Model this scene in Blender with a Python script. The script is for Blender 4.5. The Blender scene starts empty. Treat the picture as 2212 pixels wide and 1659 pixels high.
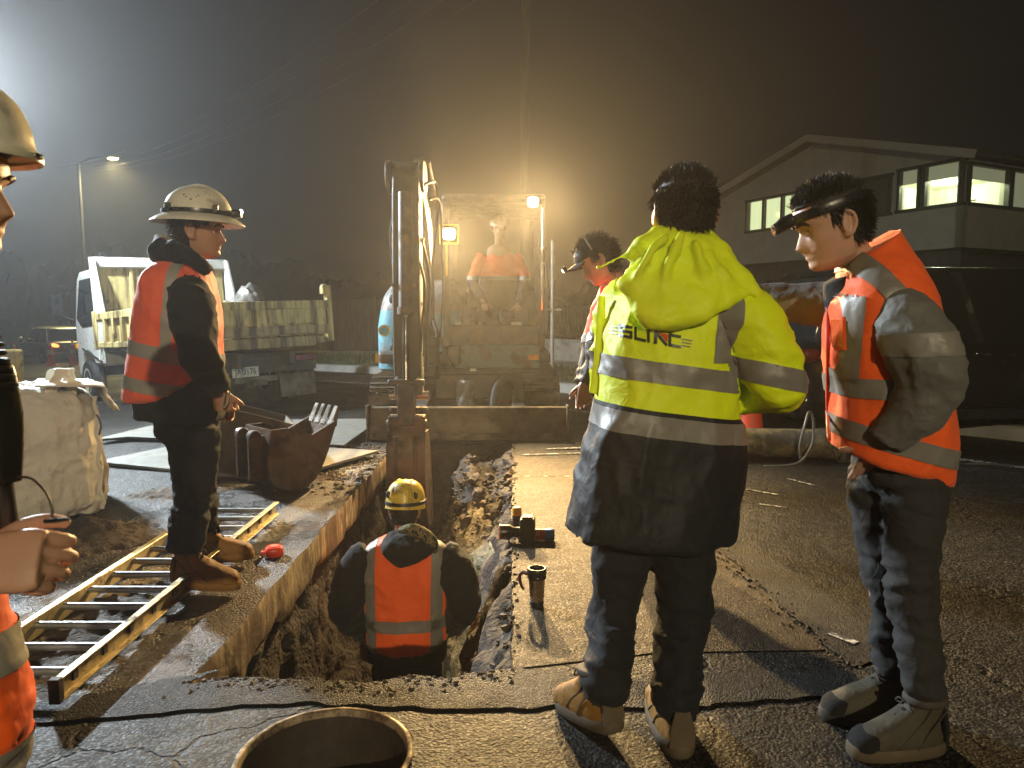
import bpy, bmesh, math, random
import numpy as np
from mathutils import Vector, Matrix
from mathutils.bvhtree import BVHTree

random.seed(7)
RNG = np.random.default_rng(11)
SC = bpy.context.scene
COL = SC.collection
PI = math.pi
R = math.radians

# ------------------------------------------------------------------ camera
FOC, CAMZ = 720.0, 1.28
PITCH = math.atan(72 / 720)
cd = bpy.data.cameras.new('camera')
cd.sensor_width = 36.0
cd.lens = 36.0 * FOC / 1024
cd.clip_start, cd.clip_end = 0.05, 1500
cd.dof.use_dof = True
cd.dof.focus_distance = 3.6
cd.dof.aperture_fstop = 6.5
cam = bpy.data.objects.new('camera', cd)
COL.objects.link(cam)
cam.location = (0, 0, CAMZ)
cam.rotation_euler = (PI / 2 - PITCH, 0, 0)
SC.camera = cam

# ------------------------------------------------------------------ night sky, moonlight, exposure
w = bpy.data.worlds.new('World')
SC.world = w
w.use_nodes = True
wn = w.node_tree
sky = wn.nodes.new('ShaderNodeTexSky')
sky.sky_type = 'NISHITA'
sky.sun_disc = False
sky.sun_elevation = R(38)
sky.sun_rotation = R(200)
wn.nodes['Background'].inputs['Strength'].default_value = 0.0006
wn.links.new(sky.outputs[0], wn.nodes['Background'].inputs['Color'])
sd = bpy.data.lights.new('moonlight', 'SUN')
sd.energy = 0.012
sd.angle = R(0.5)
sd.color = (0.85, 0.92, 1.0)
sun = bpy.data.objects.new('moonlight', sd)
COL.objects.link(sun)
sun.rotation_euler = (R(52), 0, R(-20))
SC.view_settings.view_transform = 'Standard'
SC.view_settings.look = 'None'
SC.view_settings.exposure = 0.0
SC.view_settings.gamma = 1.0
SC.view_settings.use_curve_mapping = False
SC.cycles.use_denoising = True
SC.cycles.denoiser = 'OPENIMAGEDENOISE'
SC.cycles.max_bounces = 6
SC.cycles.diffuse_bounces = 3
SC.cycles.glossy_bounces = 2
SC.cycles.transparent_max_bounces = 10
SC.cycles.volume_bounces = 0
SC.cycles.caustics_reflective = False
SC.cycles.caustics_refractive = False
SC.cycles.sample_clamp_indirect = 4
SC.cycles.sample_clamp_direct = 30

# ------------------------------------------------------------------ measuring the photograph
S2 = 1024 / 2212.0
CP, SP = math.cos(PITCH), math.sin(PITCH)

def ray(px, py):
    u, v = (px - 512) / FOC, (384 - py) / FOC
    return Vector((u, CP + v * SP, -SP + v * CP))

def P(px, py, Y):
    d = ray(px, py)
    return Vector((0, 0, CAMZ)) + d * (Y / d.y)

def G(px, py, z=0.0):
    d = ray(px, py)
    return Vector((0, 0, CAMZ)) + d * ((z - CAMZ) / d.z)

def Q(x, y, Y):
    return P(x * S2, y * S2, Y)

def QG(x, y, z=0.0):
    return G(x * S2, y * S2, z)

def gz(x, y=0):
    return -0.047 * max(0.0, min(40.0, -(x + 2.5)))

# ------------------------------------------------------------------ noise
def vn(p, seed=0):
    p = np.asarray(p, float)
    i = np.floor(p).astype(np.int64)
    f = p - i
    f = f * f * (3 - 2 * f)
    def h(a, b, c):
        n = (a * 374761393 + b * 668265263 + c * 1103515245 + seed * 1274126177) & 0xffffffff
        n = ((n ^ (n >> 13)) * 1274126177) & 0xffffffff
        n = n ^ (n >> 16)
        return (n & 0xffff) / 32767.5 - 1
    x, y, z = i[:, 0], i[:, 1], i[:, 2]
    fx, fy, fz = f[:, 0], f[:, 1], f[:, 2]
    def lx(b, c):
        return h(x, b, c) * (1 - fx) + h(x + 1, b, c) * fx
    return ((lx(y, z) * (1 - fy) + lx(y + 1, z) * fy) * (1 - fz)
            + (lx(y, z + 1) * (1 - fy) + lx(y + 1, z + 1) * fy) * fz)

def fbm(p, o=3, seed=0):
    p = np.asarray(p, float)
    t, a = 0, 1.0
    for k in range(o):
        t = t + a * vn(p * 2 ** k, seed + k)
        a *= 0.5
    return t

# ------------------------------------------------------------------ materials
def nodes(m):
    m.use_nodes = True
    nt = m.node_tree
    return nt, nt.nodes['Principled BSDF']

def link(nt, a, b):
    nt.links.new(a, b)

def node(nt, t, **k):
    n = nt.nodes.new(t)
    for a, b in k.items():
        if a in n.inputs:
            n.inputs[a].default_value = b
        else:
            setattr(n, a, b)
    return n

def ramp(nt, fac, stops):
    r = nt.nodes.new('ShaderNodeValToRGB')
    e = r.color_ramp.elements
    while len(e) < len(stops):
        e.new(0.5)
    for i, (p, c) in enumerate(stops):
        e[i].position = p
        e[i].color = (c[0], c[1], c[2], 1) if isinstance(c, (tuple, list)) else (c, c, c, 1)
    link(nt, fac, r.inputs[0])
    return r.outputs[0]

def coords(nt, scale=(1, 1, 1)):
    tc = nt.nodes.new('ShaderNodeTexCoord')
    mp = nt.nodes.new('ShaderNodeMapping')
    mp.inputs['Scale'].default_value = scale
    link(nt, tc.outputs['Object'], mp.inputs['Vector'])
    return mp.outputs[0]

def mix(nt, f, a, b):
    m = nt.nodes.new('ShaderNodeMix')
    m.data_type = 'RGBA'
    for s, v in ((0, f), (6, a), (7, b)):
        if isinstance(v, (int, float)):
            m.inputs[s].default_value = v
        elif isinstance(v, (tuple, list)):
            m.inputs[s].default_value = (v[0], v[1], v[2], 1)
        else:
            link(nt, v, m.inputs[s])
    return m.outputs[2]

def noise(nt, vec, scale, detail=4, rough=0.55):
    n = node(nt, 'ShaderNodeTexNoise', Scale=scale, Detail=detail, Roughness=rough)
    link(nt, vec, n.inputs['Vector'])
    return n.outputs[0]

def bump(nt, b, h, strength, dist):
    bn = node(nt, 'ShaderNodeBump', Strength=strength, Distance=dist)
    link(nt, h, bn.inputs['Height'])
    link(nt, bn.outputs[0], b.inputs['Normal'])
    return bn

MATS = {}
def mat(name, col, rough=0.6, metal=0.0, var=0.25, vscale=6, bstr=0.3, bscale=60, bdist=0.003,
        dirt=None, dirt_amt=0.5, dscale=5, stretch=(1, 1, 1), spec=0.5, sheen=0.0, rvar=0.15):
    """paint / cloth / metal with tone variation, fine relief and worn patches of dirt"""
    if name in MATS:
        return MATS[name]
    m = bpy.data.materials.new(name)
    nt, b = nodes(m)
    v = coords(nt, stretch)
    n1 = noise(nt, v, vscale, 5)
    c = mix(nt, ramp(nt, n1, [(0.3, 0), (0.7, 1)]), tuple(x * (1 - var) for x in col), tuple(min(1, x * (1 + var * .5)) for x in col))
    rr = ramp(nt, noise(nt, v, vscale * 1.7, 4), [(0.3, max(0.03, rough - rvar)), (0.7, min(1, rough + rvar))])
    if dirt:
        f = ramp(nt, noise(nt, v, dscale, 8, 0.65), [(0.62 - dirt_amt * .3, 0), (0.78 - dirt_amt * .3, 1)])
        c = mix(nt, f, c, dirt)
        rr = mix(nt, f, rr, (0.85, 0.85, 0.85))
    link(nt, c, b.inputs['Base Color'])
    link(nt, rr, b.inputs['Roughness'])
    b.inputs['Metallic'].default_value = metal
    b.inputs['Specular IOR Level'].default_value = spec
    if sheen:
        b.inputs['Sheen Weight'].default_value = sheen
        b.inputs['Sheen Roughness'].default_value = 0.5
    if bstr:
        bump(nt, b, noise(nt, coords(nt), bscale, 4), bstr, bdist)
    MATS[name] = m
    return m

def cloth(name, col, rough=0.75, wr=0.5, sheen=0.15, var=0.12, dirt=None, dirt_amt=0.2, spec=0.3):
    """woven fabric: weave, small creases, slight tone change"""
    if name in MATS:
        return MATS[name]
    m = bpy.data.materials.new(name)
    nt, b = nodes(m)
    v = coords(nt)
    n1 = noise(nt, v, 9, 5)
    c = mix(nt, n1, tuple(x * (1 - var) for x in col), tuple(min(1, x * (1 + var)) for x in col))
    if dirt:
        f = ramp(nt, noise(nt, v, 5, 8, 0.7), [(0.66 - dirt_amt * .3, 0), (0.85 - dirt_amt * .3, 0.9)])
        c = mix(nt, f, c, dirt)
    link(nt, c, b.inputs['Base Color'])
    b.inputs['Roughness'].default_value = rough
    b.inputs['Specular IOR Level'].default_value = spec
    b.inputs['Sheen Weight'].default_value = sheen
    # creases: warped ridged noise, then the weave
    w0 = node(nt, 'ShaderNodeTexNoise', Scale=7, Detail=2)
    link(nt, v, w0.inputs['Vector'])
    mv = nt.nodes.new('ShaderNodeVectorMath'); mv.operation = 'MULTIPLY_ADD'
    mv.inputs[1].default_value = (0.12, 0.12, 0.12)
    link(nt, w0.outputs['Color'], mv.inputs[0]); link(nt, v, mv.inputs[2])
    n2 = noise(nt, mv.outputs[0], 8, 3)
    crease = ramp(nt, n2, [(0.32, 0), (0.5, 1), (0.68, 0)])
    b1 = node(nt, 'ShaderNodeBump', Strength=wr * .8, Distance=0.006)
    link(nt, crease, b1.inputs['Height'])
    b2 = node(nt, 'ShaderNodeBump', Strength=0.25, Distance=0.0012)
    link(nt, noise(nt, v, 420, 2), b2.inputs['Height'])
    link(nt, b1.outputs[0], b2.inputs['Normal'])
    link(nt, b2.outputs[0], b.inputs['Normal'])
    MATS[name] = m
    return m

def emit(name, col, strength):
    if name in MATS:
        return MATS[name]
    m = bpy.data.materials.new(name)
    nt, b = nodes(m)
    b.inputs['Base Color'].default_value = (*[min(1, c) for c in col], 1)
    b.inputs['Emission Color'].default_value = (*col, 1)
    b.inputs['Emission Strength'].default_value = strength
    MATS[name] = m
    return m

def pane(name, tint=(0.9, 0.95, 0.95), gloss=0.08):
    """thin window glass: see-through sheet with a clear reflection"""
    if name in MATS:
        return MATS[name]
    m = bpy.data.materials.new(name)
    m.use_nodes = True
    nt = m.node_tree
    nt.nodes.remove(nt.nodes['Principled BSDF'])
    t = node(nt, 'ShaderNodeBsdfTransparent')
    t.inputs[0].default_value = (*tint, 1)
    g = node(nt, 'ShaderNodeBsdfGlossy', Roughness=0.04)
    lw = node(nt, 'ShaderNodeLayerWeight')
    pw = nt.nodes.new('ShaderNodeMath'); pw.operation = 'POWER'; pw.inputs[1].default_value = 5
    link(nt, lw.outputs['Facing'], pw.inputs[0])
    ad = nt.nodes.new('ShaderNodeMath'); ad.operation = 'MULTIPLY_ADD'; ad.inputs[1].default_value = .95; ad.inputs[2].default_value = .045
    link(nt, pw.outputs[0], ad.inputs[0])
    mx = nt.nodes.new('ShaderNodeMixShader')
    link(nt, ad.outputs[0], mx.inputs[0])
    link(nt, t.outputs[0], mx.inputs[1]); link(nt, g.outputs[0], mx.inputs[2])
    link(nt, mx.outputs[0], nt.nodes['Material Output'].inputs[0])
    MATS[name] = m
    return m

def asphalt(name, lo, hi, chip=110, wet=0.5, bstr=0.9, bdist=0.004, patch=2.0, puddle=0.5, stain_shade=None, spec=.6, crack=0):
    """chip seal: stones in bitumen, damp patches between drier ones"""
    m = bpy.data.materials.new(name)
    nt, b = nodes(m)
    v = coords(nt)
    vo = node(nt, 'ShaderNodeTexVoronoi', Scale=chip)
    link(nt, v, vo.inputs['Vector'])
    cell = node(nt, 'ShaderNodeTexVoronoi', Scale=chip, feature='F1')
    link(nt, v, cell.inputs['Vector'])
    tone = node(nt, 'ShaderNodeSeparateColor'); link(nt, cell.outputs['Color'], tone.inputs[0])
    big = noise(nt, v, patch, 6, 0.6)
    c = mix(nt, ramp(nt, tone.outputs[0], [(0.0, 0), (0.6, 0.25), (0.82, .45), (1.0, 1)]), lo, hi)
    c = mix(nt, ramp(nt, vo.outputs['Distance'], [(0.3, 0), (0.6, 1)]), c, tuple(x * .3 for x in lo))
    fine = noise(nt, v, chip * 2.5, 2, .8)
    c = mix(nt, ramp(nt, fine, [(.3, .65), (.5, 0)]), c, tuple(x * .25 for x in lo))
    wetf = ramp(nt, big, [(0.38 + (0.5 - wet) * .3, 0), (0.62 + (0.5 - wet) * .3, 1)])
    c = mix(nt, wetf, c, mix(nt, 0.55, c, tuple(x * .35 for x in lo)))
    if stain_shade:
        c = mix(nt, ramp(nt, noise(nt, v, patch * 1.3, 8, .7), [(.47, 0), (.56, .85)]), c, stain_shade)
    ck = None
    if crack:
        wv = node(nt, 'ShaderNodeTexNoise', Scale=3.5, Detail=5)
        link(nt, v, wv.inputs['Vector'])
        mv = nt.nodes.new('ShaderNodeVectorMath'); mv.operation = 'MULTIPLY_ADD'; mv.inputs[1].default_value = (.35, .35, .35)
        link(nt, wv.outputs['Color'], mv.inputs[0]); link(nt, v, mv.inputs[2])
        ve = node(nt, 'ShaderNodeTexVoronoi', Scale=crack, feature='DISTANCE_TO_EDGE')
        link(nt, mv.outputs[0], ve.inputs['Vector'])
        ck = ramp(nt, ve.outputs['Distance'], [(.003, .25), (.011, 1)])
        gate = ramp(nt, noise(nt, v, .8, 3), [(.44, 0), (.52, 1)])
        mg = nt.nodes.new('ShaderNodeMath'); mg.operation = 'MAXIMUM'; link(nt, ck, mg.inputs[0]); link(nt, gate, mg.inputs[1])
        ck = mg.outputs[0]
        c = mix(nt, ck, tuple(x * .15 for x in lo), c)
        c = mix(nt, ramp(nt, noise(nt, coords(nt, (.35, 1.6, 1)), 1.6, 5), [(.4, .55), (.6, 0)]), c, tuple(x * .5 for x in lo))
    link(nt, c, b.inputs['Base Color'])
    rr = mix(nt, wetf, (0.72, 0.72, 0.72), (0.72 - puddle * .5,) * 3)
    rr = mix(nt, ramp(nt, tone.outputs[1], [(.55, 0), (.8, .55)]), rr, (0.22, 0.22, 0.22))
    link(nt, rr, b.inputs['Roughness'])
    b.inputs['Specular IOR Level'].default_value = spec
    h = nt.nodes.new('ShaderNodeMath'); h.operation = 'MULTIPLY_ADD'
    link(nt, vo.outputs['Distance'], h.inputs[0]); h.inputs[1].default_value = -1.0
    link(nt, noise(nt, v, chip * .6, 8, .8), h.inputs[2])
    b1 = node(nt, 'ShaderNodeBump', Strength=bstr, Distance=bdist)
    link(nt, h.outputs[0], b1.inputs['Height'])
    b2 = node(nt, 'ShaderNodeBump', Strength=0.7, Distance=0.02)
    hh = noise(nt, v, 9, 6, .6)
    if ck is not None:
        ma = nt.nodes.new('ShaderNodeMath'); ma.operation = 'MULTIPLY_ADD'; ma.inputs[1].default_value = .7
        link(nt, ck, ma.inputs[0]); link(nt, hh, ma.inputs[2]); hh = ma.outputs[0]
    link(nt, hh, b2.inputs['Height'])
    link(nt, b1.outputs[0], b2.inputs['Normal'])
    link(nt, b2.outputs[0], b.inputs['Normal'])
    MATS[name] = m
    return m

# ------------------------------------------------------------------ mesh helpers
def catmull(K, m):
    K = np.asarray(K, float)
    n = len(K)
    if n == 2:
        t = np.linspace(0, 1, m)[:, None]
        return K[0] * (1 - t) + K[1] * t
    out = []
    for s in np.linspace(0, n - 1, m):
        i = min(int(s), n - 2)
        t = s - i
        p0, p1, p2, p3 = K[max(i - 1, 0)], K[i], K[i + 1], K[min(i + 2, n - 1)]
        out.append(0.5 * (2 * p1 + (p2 - p0) * t + (2 * p0 - 5 * p1 + 4 * p2 - p3) * t * t + (3 * p1 - p0 - 3 * p2 + p3) * t ** 3))
    return np.array(out)

def rot(yaw=0, pitch=0, roll=0):
    return (Matrix.Rotation(R(yaw), 3, 'Z') @ Matrix.Rotation(R(pitch), 3, 'X') @ Matrix.Rotation(R(roll), 3, 'Y'))

class MB:
    def __init__(s):
        s.v, s.f = [], []
    def add(s, vs, fs):
        o = len(s.v)
        s.v += [tuple(map(float, v)) for v in vs]
        s.f += [tuple(int(i) + o for i in f) for f in fs]
        return s
    def box(s, c, d, M=None):
        vs = []
        for x in (-.5, .5):
            for y in (-.5, .5):
                for z in (-.5, .5):
                    p = Vector((x * d[0], y * d[1], z * d[2]))
                    vs.append(Vector(c) + (M @ p if M else p))
        return s.add(vs, [(0, 1, 3, 2), (4, 6, 7, 5), (0, 4, 5, 1), (2, 3, 7, 6), (0, 2, 6, 4), (1, 5, 7, 3)])
    def bar(s, a, b, wd, ht, up=(0, 0, 1)):
        a, b = Vector(a), Vector(b)
        d = (b - a); L = d.length; d.normalize()
        u = Vector(up); x = d.cross(u)
        if x.length < 1e-4:
            x = d.cross(Vector((0, 1, 0)))
        x.normalize(); u = x.cross(d)
        M = Matrix((x, d, u)).transposed()
        return s.box((a + b) / 2, (wd, L, ht), M)
    def loft(s, rings, m=None, n=24, e=2.0, cap=True):
        K = np.array([[*c, *ax, *ay] for c, ax, ay in rings], float)
        if m:
            K = catmull(K, m)
        t = np.linspace(0, 2 * PI, n, endpoint=False)
        ct, st = np.cos(t), np.sin(t)
        cx = np.sign(ct) * np.abs(ct) ** (2 / e)
        sx = np.sign(st) * np.abs(st) ** (2 / e)
        V = (K[:, None, 0:3] + cx[None, :, None] * K[:, None, 3:6] + sx[None, :, None] * K[:, None, 6:9])
        k = len(K)
        vs = V.reshape(-1, 3).tolist()
        fs = [(i * n + j, i * n + (j + 1) % n, (i + 1) * n + (j + 1) % n, (i + 1) * n + j) for i in range(k - 1) for j in range(n)]
        if cap:
            a = len(vs); vs.append(K[0, :3].tolist()); vs.append(K[-1, :3].tolist())
            fs += [(a, (j + 1) % n, j) for j in range(n)]
            fs += [(a + 1, (k - 1) * n + j, (k - 1) * n + (j + 1) % n) for j in range(n)]
        return s.add(vs, fs)
    def tube(s, pts, r, n=10, m=None, flat=1.0, hint=None, cap=True):
        pts = np.asarray([list(p) for p in pts], float)
        r = np.asarray([r] * len(pts) if np.isscalar(r) else r, float)
        if m:
            K = catmull(np.column_stack([pts, r]), m)
            pts, r = K[:, :3], K[:, 3]
        rings, x = [], None
        for i in range(len(pts)):
            d = Vector(pts[min(i + 1, len(pts) - 1)] - pts[max(i - 1, 0)])
            d.normalize()
            if x is None:
                x = Vector(hint) if hint is not None else (Vector((0, 0, 1)) if abs(d.z) < .9 else Vector((1, 0, 0)))
            x = x - d * x.dot(d)
            x.normalize()
            y = d.cross(x)
            rings.append((pts[i], x * r[i], y * r[i] * flat))
        return s.loft(rings, n=n, cap=cap)
    def cyl(s, a, b, r, n=16, r2=None):
        return s.tube([a, b], [r, r if r2 is None else r2], n=n)
    def lathe(s, prof, c=(0, 0, 0), n=28, M=None, cap=True):
        """prof: list of (radius, height)"""
        c = Vector(c)
        X, Y, Z = Vector((1, 0, 0)), Vector((0, 1, 0)), Vector((0, 0, 1))
        if M:
            X, Y, Z = M @ X, M @ Y, M @ Z
        return s.loft([(c + Z * h, X * max(q, 1e-4), Y * max(q, 1e-4)) for q, h in prof], n=n, cap=cap)
    def ell(s, c, rx, ry, rz, M=None, n=16, k=10, e=2.0):
        c = Vector(c)
        rs = []
        for i in range(k + 1):
            a = -PI / 2 + PI * i / k
            q = max(math.cos(a), 1e-3)
            X, Y, Z = Vector((rx * q, 0, 0)), Vector((0, ry * q, 0)), Vector((0, 0, rz * math.sin(a)))
            if M:
                X, Y, Z = M @ X, M @ Y, M @ Z
            rs.append((c + Z, X, Y))
        return s.loft(rs, n=n, e=e)
    def prism(s, poly, depth, O=(0, 0, 0), M=None):
        """poly in local (x, z), extruded along local y by +-depth/2"""
        n = len(poly)
        vs = []
        for sgn in (-.5, .5):
            for x, z in poly:
                p = Vector((x, sgn * depth, z))
                vs.append(Vector(O) + (M @ p if M else p))
        fs = [tuple(range(n))[::-1], tuple(range(n, 2 * n))]
        fs += [(i, (i + 1) % n, n + (i + 1) % n, n + i) for i in range(n)]
        return s.add(vs, fs)
    def grid(s, fn, nu, nv):
        vs = [fn(i / nu, j / nv) for j in range(nv + 1) for i in range(nu + 1)]
        W = nu + 1
        return s.add(vs, [(j * W + i, j * W + i + 1, (j + 1) * W + i + 1, (j + 1) * W + i) for j in range(nv) for i in range(nu)])
    def mesh(s, name='mesh', fix=True):
        me = bpy.data.meshes.new(name)
        me.from_pydata(s.v, [], s.f)
        if fix:
            bm = bmesh.new(); bm.from_mesh(me)
            bmesh.ops.recalc_face_normals(bm, faces=bm.faces)
            bm.to_mesh(me); bm.free()
        me.update()
        return me
    def build(s, name, m, parent=None, smooth=35, bevel=0, fix=True, loc=None):
        me = s.mesh(name, fix)
        return finish(name, me, m, parent, smooth, bevel, loc)

def finish(name, me, m, parent=None, smooth=35, bevel=0, loc=None):
    if m is not None:
        for mm in (m if isinstance(m, (list, tuple)) else [m]):
            me.materials.append(mm)
    if smooth:
        me.shade_smooth()
        if smooth < 180:
            me.set_sharp_from_angle(angle=R(smooth))
    o = bpy.data.objects.new(name, me)
    COL.objects.link(o)
    if parent is not None:
        o.parent = parent
    if loc is not None:
        o.location = loc
    if bevel:
        b = o.modifiers.new('bevel', 'BEVEL')
        b.width = bevel; b.segments = 2; b.limit_method = 'ANGLE'; b.angle_limit = R(35)
        b.use_clamp_overlap = True
    return o

def thing(name, label, cat, loc=(0, 0, 0), rz=0, group=None, rotm=None):
    o = bpy.data.objects.new(name, None)
    o.empty_display_size = 0.2
    COL.objects.link(o)
    o.location = loc
    if rotm is not None:
        o.rotation_euler = rotm.to_euler()
    else:
        o.rotation_euler = (0, 0, R(rz))
    return tag(o, label, cat, group)

def tag(o, label, cat, group=None):
    o['label'] = label
    o['category'] = cat
    if group:
        o['group'] = group
    return o

def struct(o):
    o['kind'] = 'structure'
    return o

def stuff(o):
    o['kind'] = 'stuff'
    return o

def copy_tree(o, parent=None):
    c = o.copy()
    COL.objects.link(c)
    if parent is not None:
        c.parent = parent
    for ch in list(o.children):
        copy_tree(ch, c)
    return c

def arr(me):
    n = len(me.vertices)
    V = np.empty(n * 3); me.vertices.foreach_get('co', V)
    N = np.empty(n * 3); me.vertex_normals.foreach_get('vector', N)
    return V.reshape(-1, 3), N.reshape(-1, 3)

def remesh(mb, voxel, smooth=2, fac=0.5):
    """union of closed shells as one continuous surface"""
    me = mb.mesh('tmp')
    o = bpy.data.objects.new('tmp', me)
    COL.objects.link(o)
    r = o.modifiers.new('r', 'REMESH'); r.mode = 'VOXEL'; r.voxel_size = voxel; r.adaptivity = 0
    if smooth:
        sm = o.modifiers.new('s', 'SMOOTH'); sm.iterations = smooth; sm.factor = fac
    dg = bpy.context.evaluated_depsgraph_get()
    out = bpy.data.meshes.new_from_object(o.evaluated_get(dg))
    bpy.data.objects.remove(o)
    bpy.data.meshes.remove(me)
    return out

def crumple(me, amp=0.008, f=9.0, seed=0, st=(1, 1, 1), ridge=0.6, mask=None):
    """push vertices along their normals into cloth-like folds"""
    V, N = arr(me)
    q = V * np.array(st)
    wv = np.column_stack([vn(q * 5 + 3.1, seed), vn(q * 5 + 9.7, seed + 1), vn(q * 5 + 17.3, seed + 2)])
    q = q + 0.07 * wv
    d = (1 - ridge) * fbm(q * f, 2, seed + 5) + ridge * (0.5 - 1.6 * np.abs(vn(q * f * 0.9, seed + 8)) ** 0.8)
    d = d + 0.35 * (0.4 - np.abs(vn(q * f * 2.3, seed + 9)))
    if mask is not None:
        d = d * mask(V)
    V = V + N * (amp * d)[:, None]
    me.vertices.foreach_set('co', V.ravel())
    me.update()
    return me

def cut(me, planes, off=0.003, keep=None):
    """the piece of a garment between planes (co, no): what lies on the +no side goes; pushed out a little"""
    bm = bmesh.new(); bm.from_mesh(me)
    if keep is not None:
        dl = [f for f in bm.faces if not keep(f.calc_center_median())]
        bmesh.ops.delete(bm, geom=dl, context='FACES')
    for co, no in planes:
        g = bm.verts[:] + bm.edges[:] + bm.faces[:]
        bmesh.ops.bisect_plane(bm, geom=g, plane_co=Vector(co), plane_no=Vector(no), clear_outer=True, dist=1e-5)
    bm.normal_update()
    if off:
        mv = [(v, v.normal.copy()) for v in bm.verts]
        for v, n in mv:
            v.co += n * off
    out = bpy.data.meshes.new('cut')
    bm.to_mesh(out); bm.free()
    return out

def look_lamp(name, kind, loc, target, energy, color, parent, size=150, blend=1.0, rad=0.06):
    l = bpy.data.lights.new(name, kind)
    l.energy = energy; l.color = color
    if kind == 'SPOT':
        l.spot_size = R(size); l.spot_blend = blend
    l.shadow_soft_size = rad
    o = bpy.data.objects.new(name, l)
    COL.objects.link(o)
    d = Vector(target) - Vector(loc)
    o.rotation_euler = d.to_track_quat('-Z', 'Y').to_euler()
    o.location = loc
    if parent is not None:
        o.parent = parent
        o.matrix_parent_inverse = Matrix.LocRotScale(parent.location, parent.rotation_euler, None).inverted()
    return o
# ================================================================== THE SETTING
M_ROAD = asphalt('road_asphalt', (0.020, 0.018, 0.015), (0.17, 0.15, 0.115), chip=100, wet=0.45, patch=0.9, bdist=.004, crack=1.1, spec=.22)
M_WETROAD = asphalt('wet_asphalt', (0.018, 0.015, 0.012), (0.15, 0.125, 0.09), chip=95, wet=0.66, puddle=0.95, patch=1.6, bstr=1.0, bdist=.009, spec=.6, stain_shade=(0.055, 0.028, 0.012))
M_PATCH = asphalt('chip_patch', (0.045, 0.031, 0.015), (0.30, 0.20, 0.085), chip=130, wet=0.45, puddle=0.2, spec=.25, patch=1.5, stain_shade=(0.03, 0.018, 0.009))  # golden chips and strong stains also paint in blotchy lamp pools
M_SEAL = asphalt('tar_seal', (0.010, 0.009, 0.008), (0.05, 0.044, 0.036), chip=150, wet=0.5, bstr=1.0, bdist=.006, patch=2, spec=.25, puddle=.3)
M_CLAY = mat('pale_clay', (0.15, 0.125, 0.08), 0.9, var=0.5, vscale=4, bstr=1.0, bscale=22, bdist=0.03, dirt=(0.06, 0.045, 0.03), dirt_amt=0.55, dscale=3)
M_SOIL = mat('clay_soil', (0.05, 0.036, 0.023), 0.9, var=0.6, vscale=4, bstr=1.0, bscale=26, bdist=0.03, dirt=(0.025, 0.017, 0.011), dirt_amt=0.6, dscale=3)  # shade of the left and lower wall is put into this darker soil
M_CLOD = mat('loose_soil', (0.085, 0.063, 0.043), 0.85, var=0.5, vscale=14, bstr=1.0, bscale=60, bdist=0.015)
M_CONC = mat('cut_concrete', (0.42, 0.34, 0.21), 0.8, var=0.35, vscale=5, bstr=0.6, bscale=45, bdist=0.006, dirt=(0.1, 0.06, 0.03), dirt_amt=0.75, dscale=4, stretch=(1, 2.4, .7))
M_KERB = mat('kerb_concrete', (0.33, 0.32, 0.29), 0.85, var=0.3, vscale=3, bscale=40)
M_GRASS = mat('verge_grass_mat', (0.05, 0.075, 0.025), 0.9, var=0.5, vscale=8)
M_DIRT = mat('verge_soil', (0.07, 0.075, 0.035), 0.95, var=0.5, vscale=3, bscale=20, bdist=0.02)
M_STEEL = mat('galvanised_steel', (0.5, 0.5, 0.48), 0.45, 0.8, var=0.3)
M_BLACK = mat('black_rubber', (0.018, 0.018, 0.018), 0.6, var=0.3, dirt=(0.09, 0.075, 0.055), dirt_amt=0.35)
M_PLAST = mat('black_plastic', (0.015, 0.015, 0.017), 0.35, var=0.2, bstr=0.1)

TX0, TX1, TY0, TY1, TZ = -1.12, 0.0, 2.42, 6.95, -1.5    # trench
MHX, MHY, MHR = -0.54, 1.955, 0.25                      # open manhole

def front_edge(n=90):
    out = []
    for i in range(n + 1):
        x = TX0 + (TX1 - TX0) * i / n
        y = TY0 + 0.05 * float(fbm([[x * 8, .3, .1]], 5, 4)[0]) - 0.07 * math.exp(-((x + .55) / .4) ** 2) + 0.05 * (i / n)
        out.append((x, y))
    return out
FE = front_edge()

def left_edge(n=70):
    out = []
    for i in range(n + 1):
        y = FE[0][1] + (TY1 - FE[0][1]) * i / n
        out.append((TX0 + (0.012 * float(fbm([[y * 5, 1.3, .1]], 3, 8)[0]) if 0 < i < n else 0), y))
    return out
LE = left_edge()

def right_edge(n=60):
    out = []
    for i in range(n + 1):
        y = FE[-1][1] + (TY1 - FE[-1][1]) * i / n
        out.append((TX1 + (0.008 * float(fbm([[y * 9, 2.3, .1]], 3, 9)[0]) if 0 < i < n else 0), y))
    return out
RE = right_edge()
EDGE = FE + RE[1:] + [(TX0, TY1)] + LE[::-1][1:-1]

# ---- road: one sheet with the trench and the manhole left open
bm = bmesh.new()
def loop(pts):
    vs = [bm.verts.new((x, y, 0)) for x, y in pts]
    return [bm.edges.new((vs[i], vs[(i + 1) % len(vs)])) for i in range(len(vs))]
X0, X1, Y0, Y1 = -2.4, 3.0, 0.4, 7.6
ed = loop([(X0, Y0), (X1, Y0), (X1, Y1), (X0, Y1)]) + loop(EDGE)
ed += loop([(MHX + MHR * math.cos(a), MHY + MHR * math.sin(a)) for a in np.linspace(0, 2 * PI, 64, endpoint=False)])
bmesh.ops.triangle_fill(bm, use_beauty=True, use_dissolve=False, edges=ed)
xs = [-420, -120, -60, -43, -42.5, -30, -20, -14, -10, -7, -5, -4, -3, -2.5, -2.4, 3, 6, 12, 25, 60, 150, 420]
ys = [-420, -100, -30, -10, -3, 0.4, 7.6, 10, 13, 17, 24, 35, 60, 120, 420]
gv = [[bm.verts.new((x, y, gz(x, y))) for x in xs] for y in ys]
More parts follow.
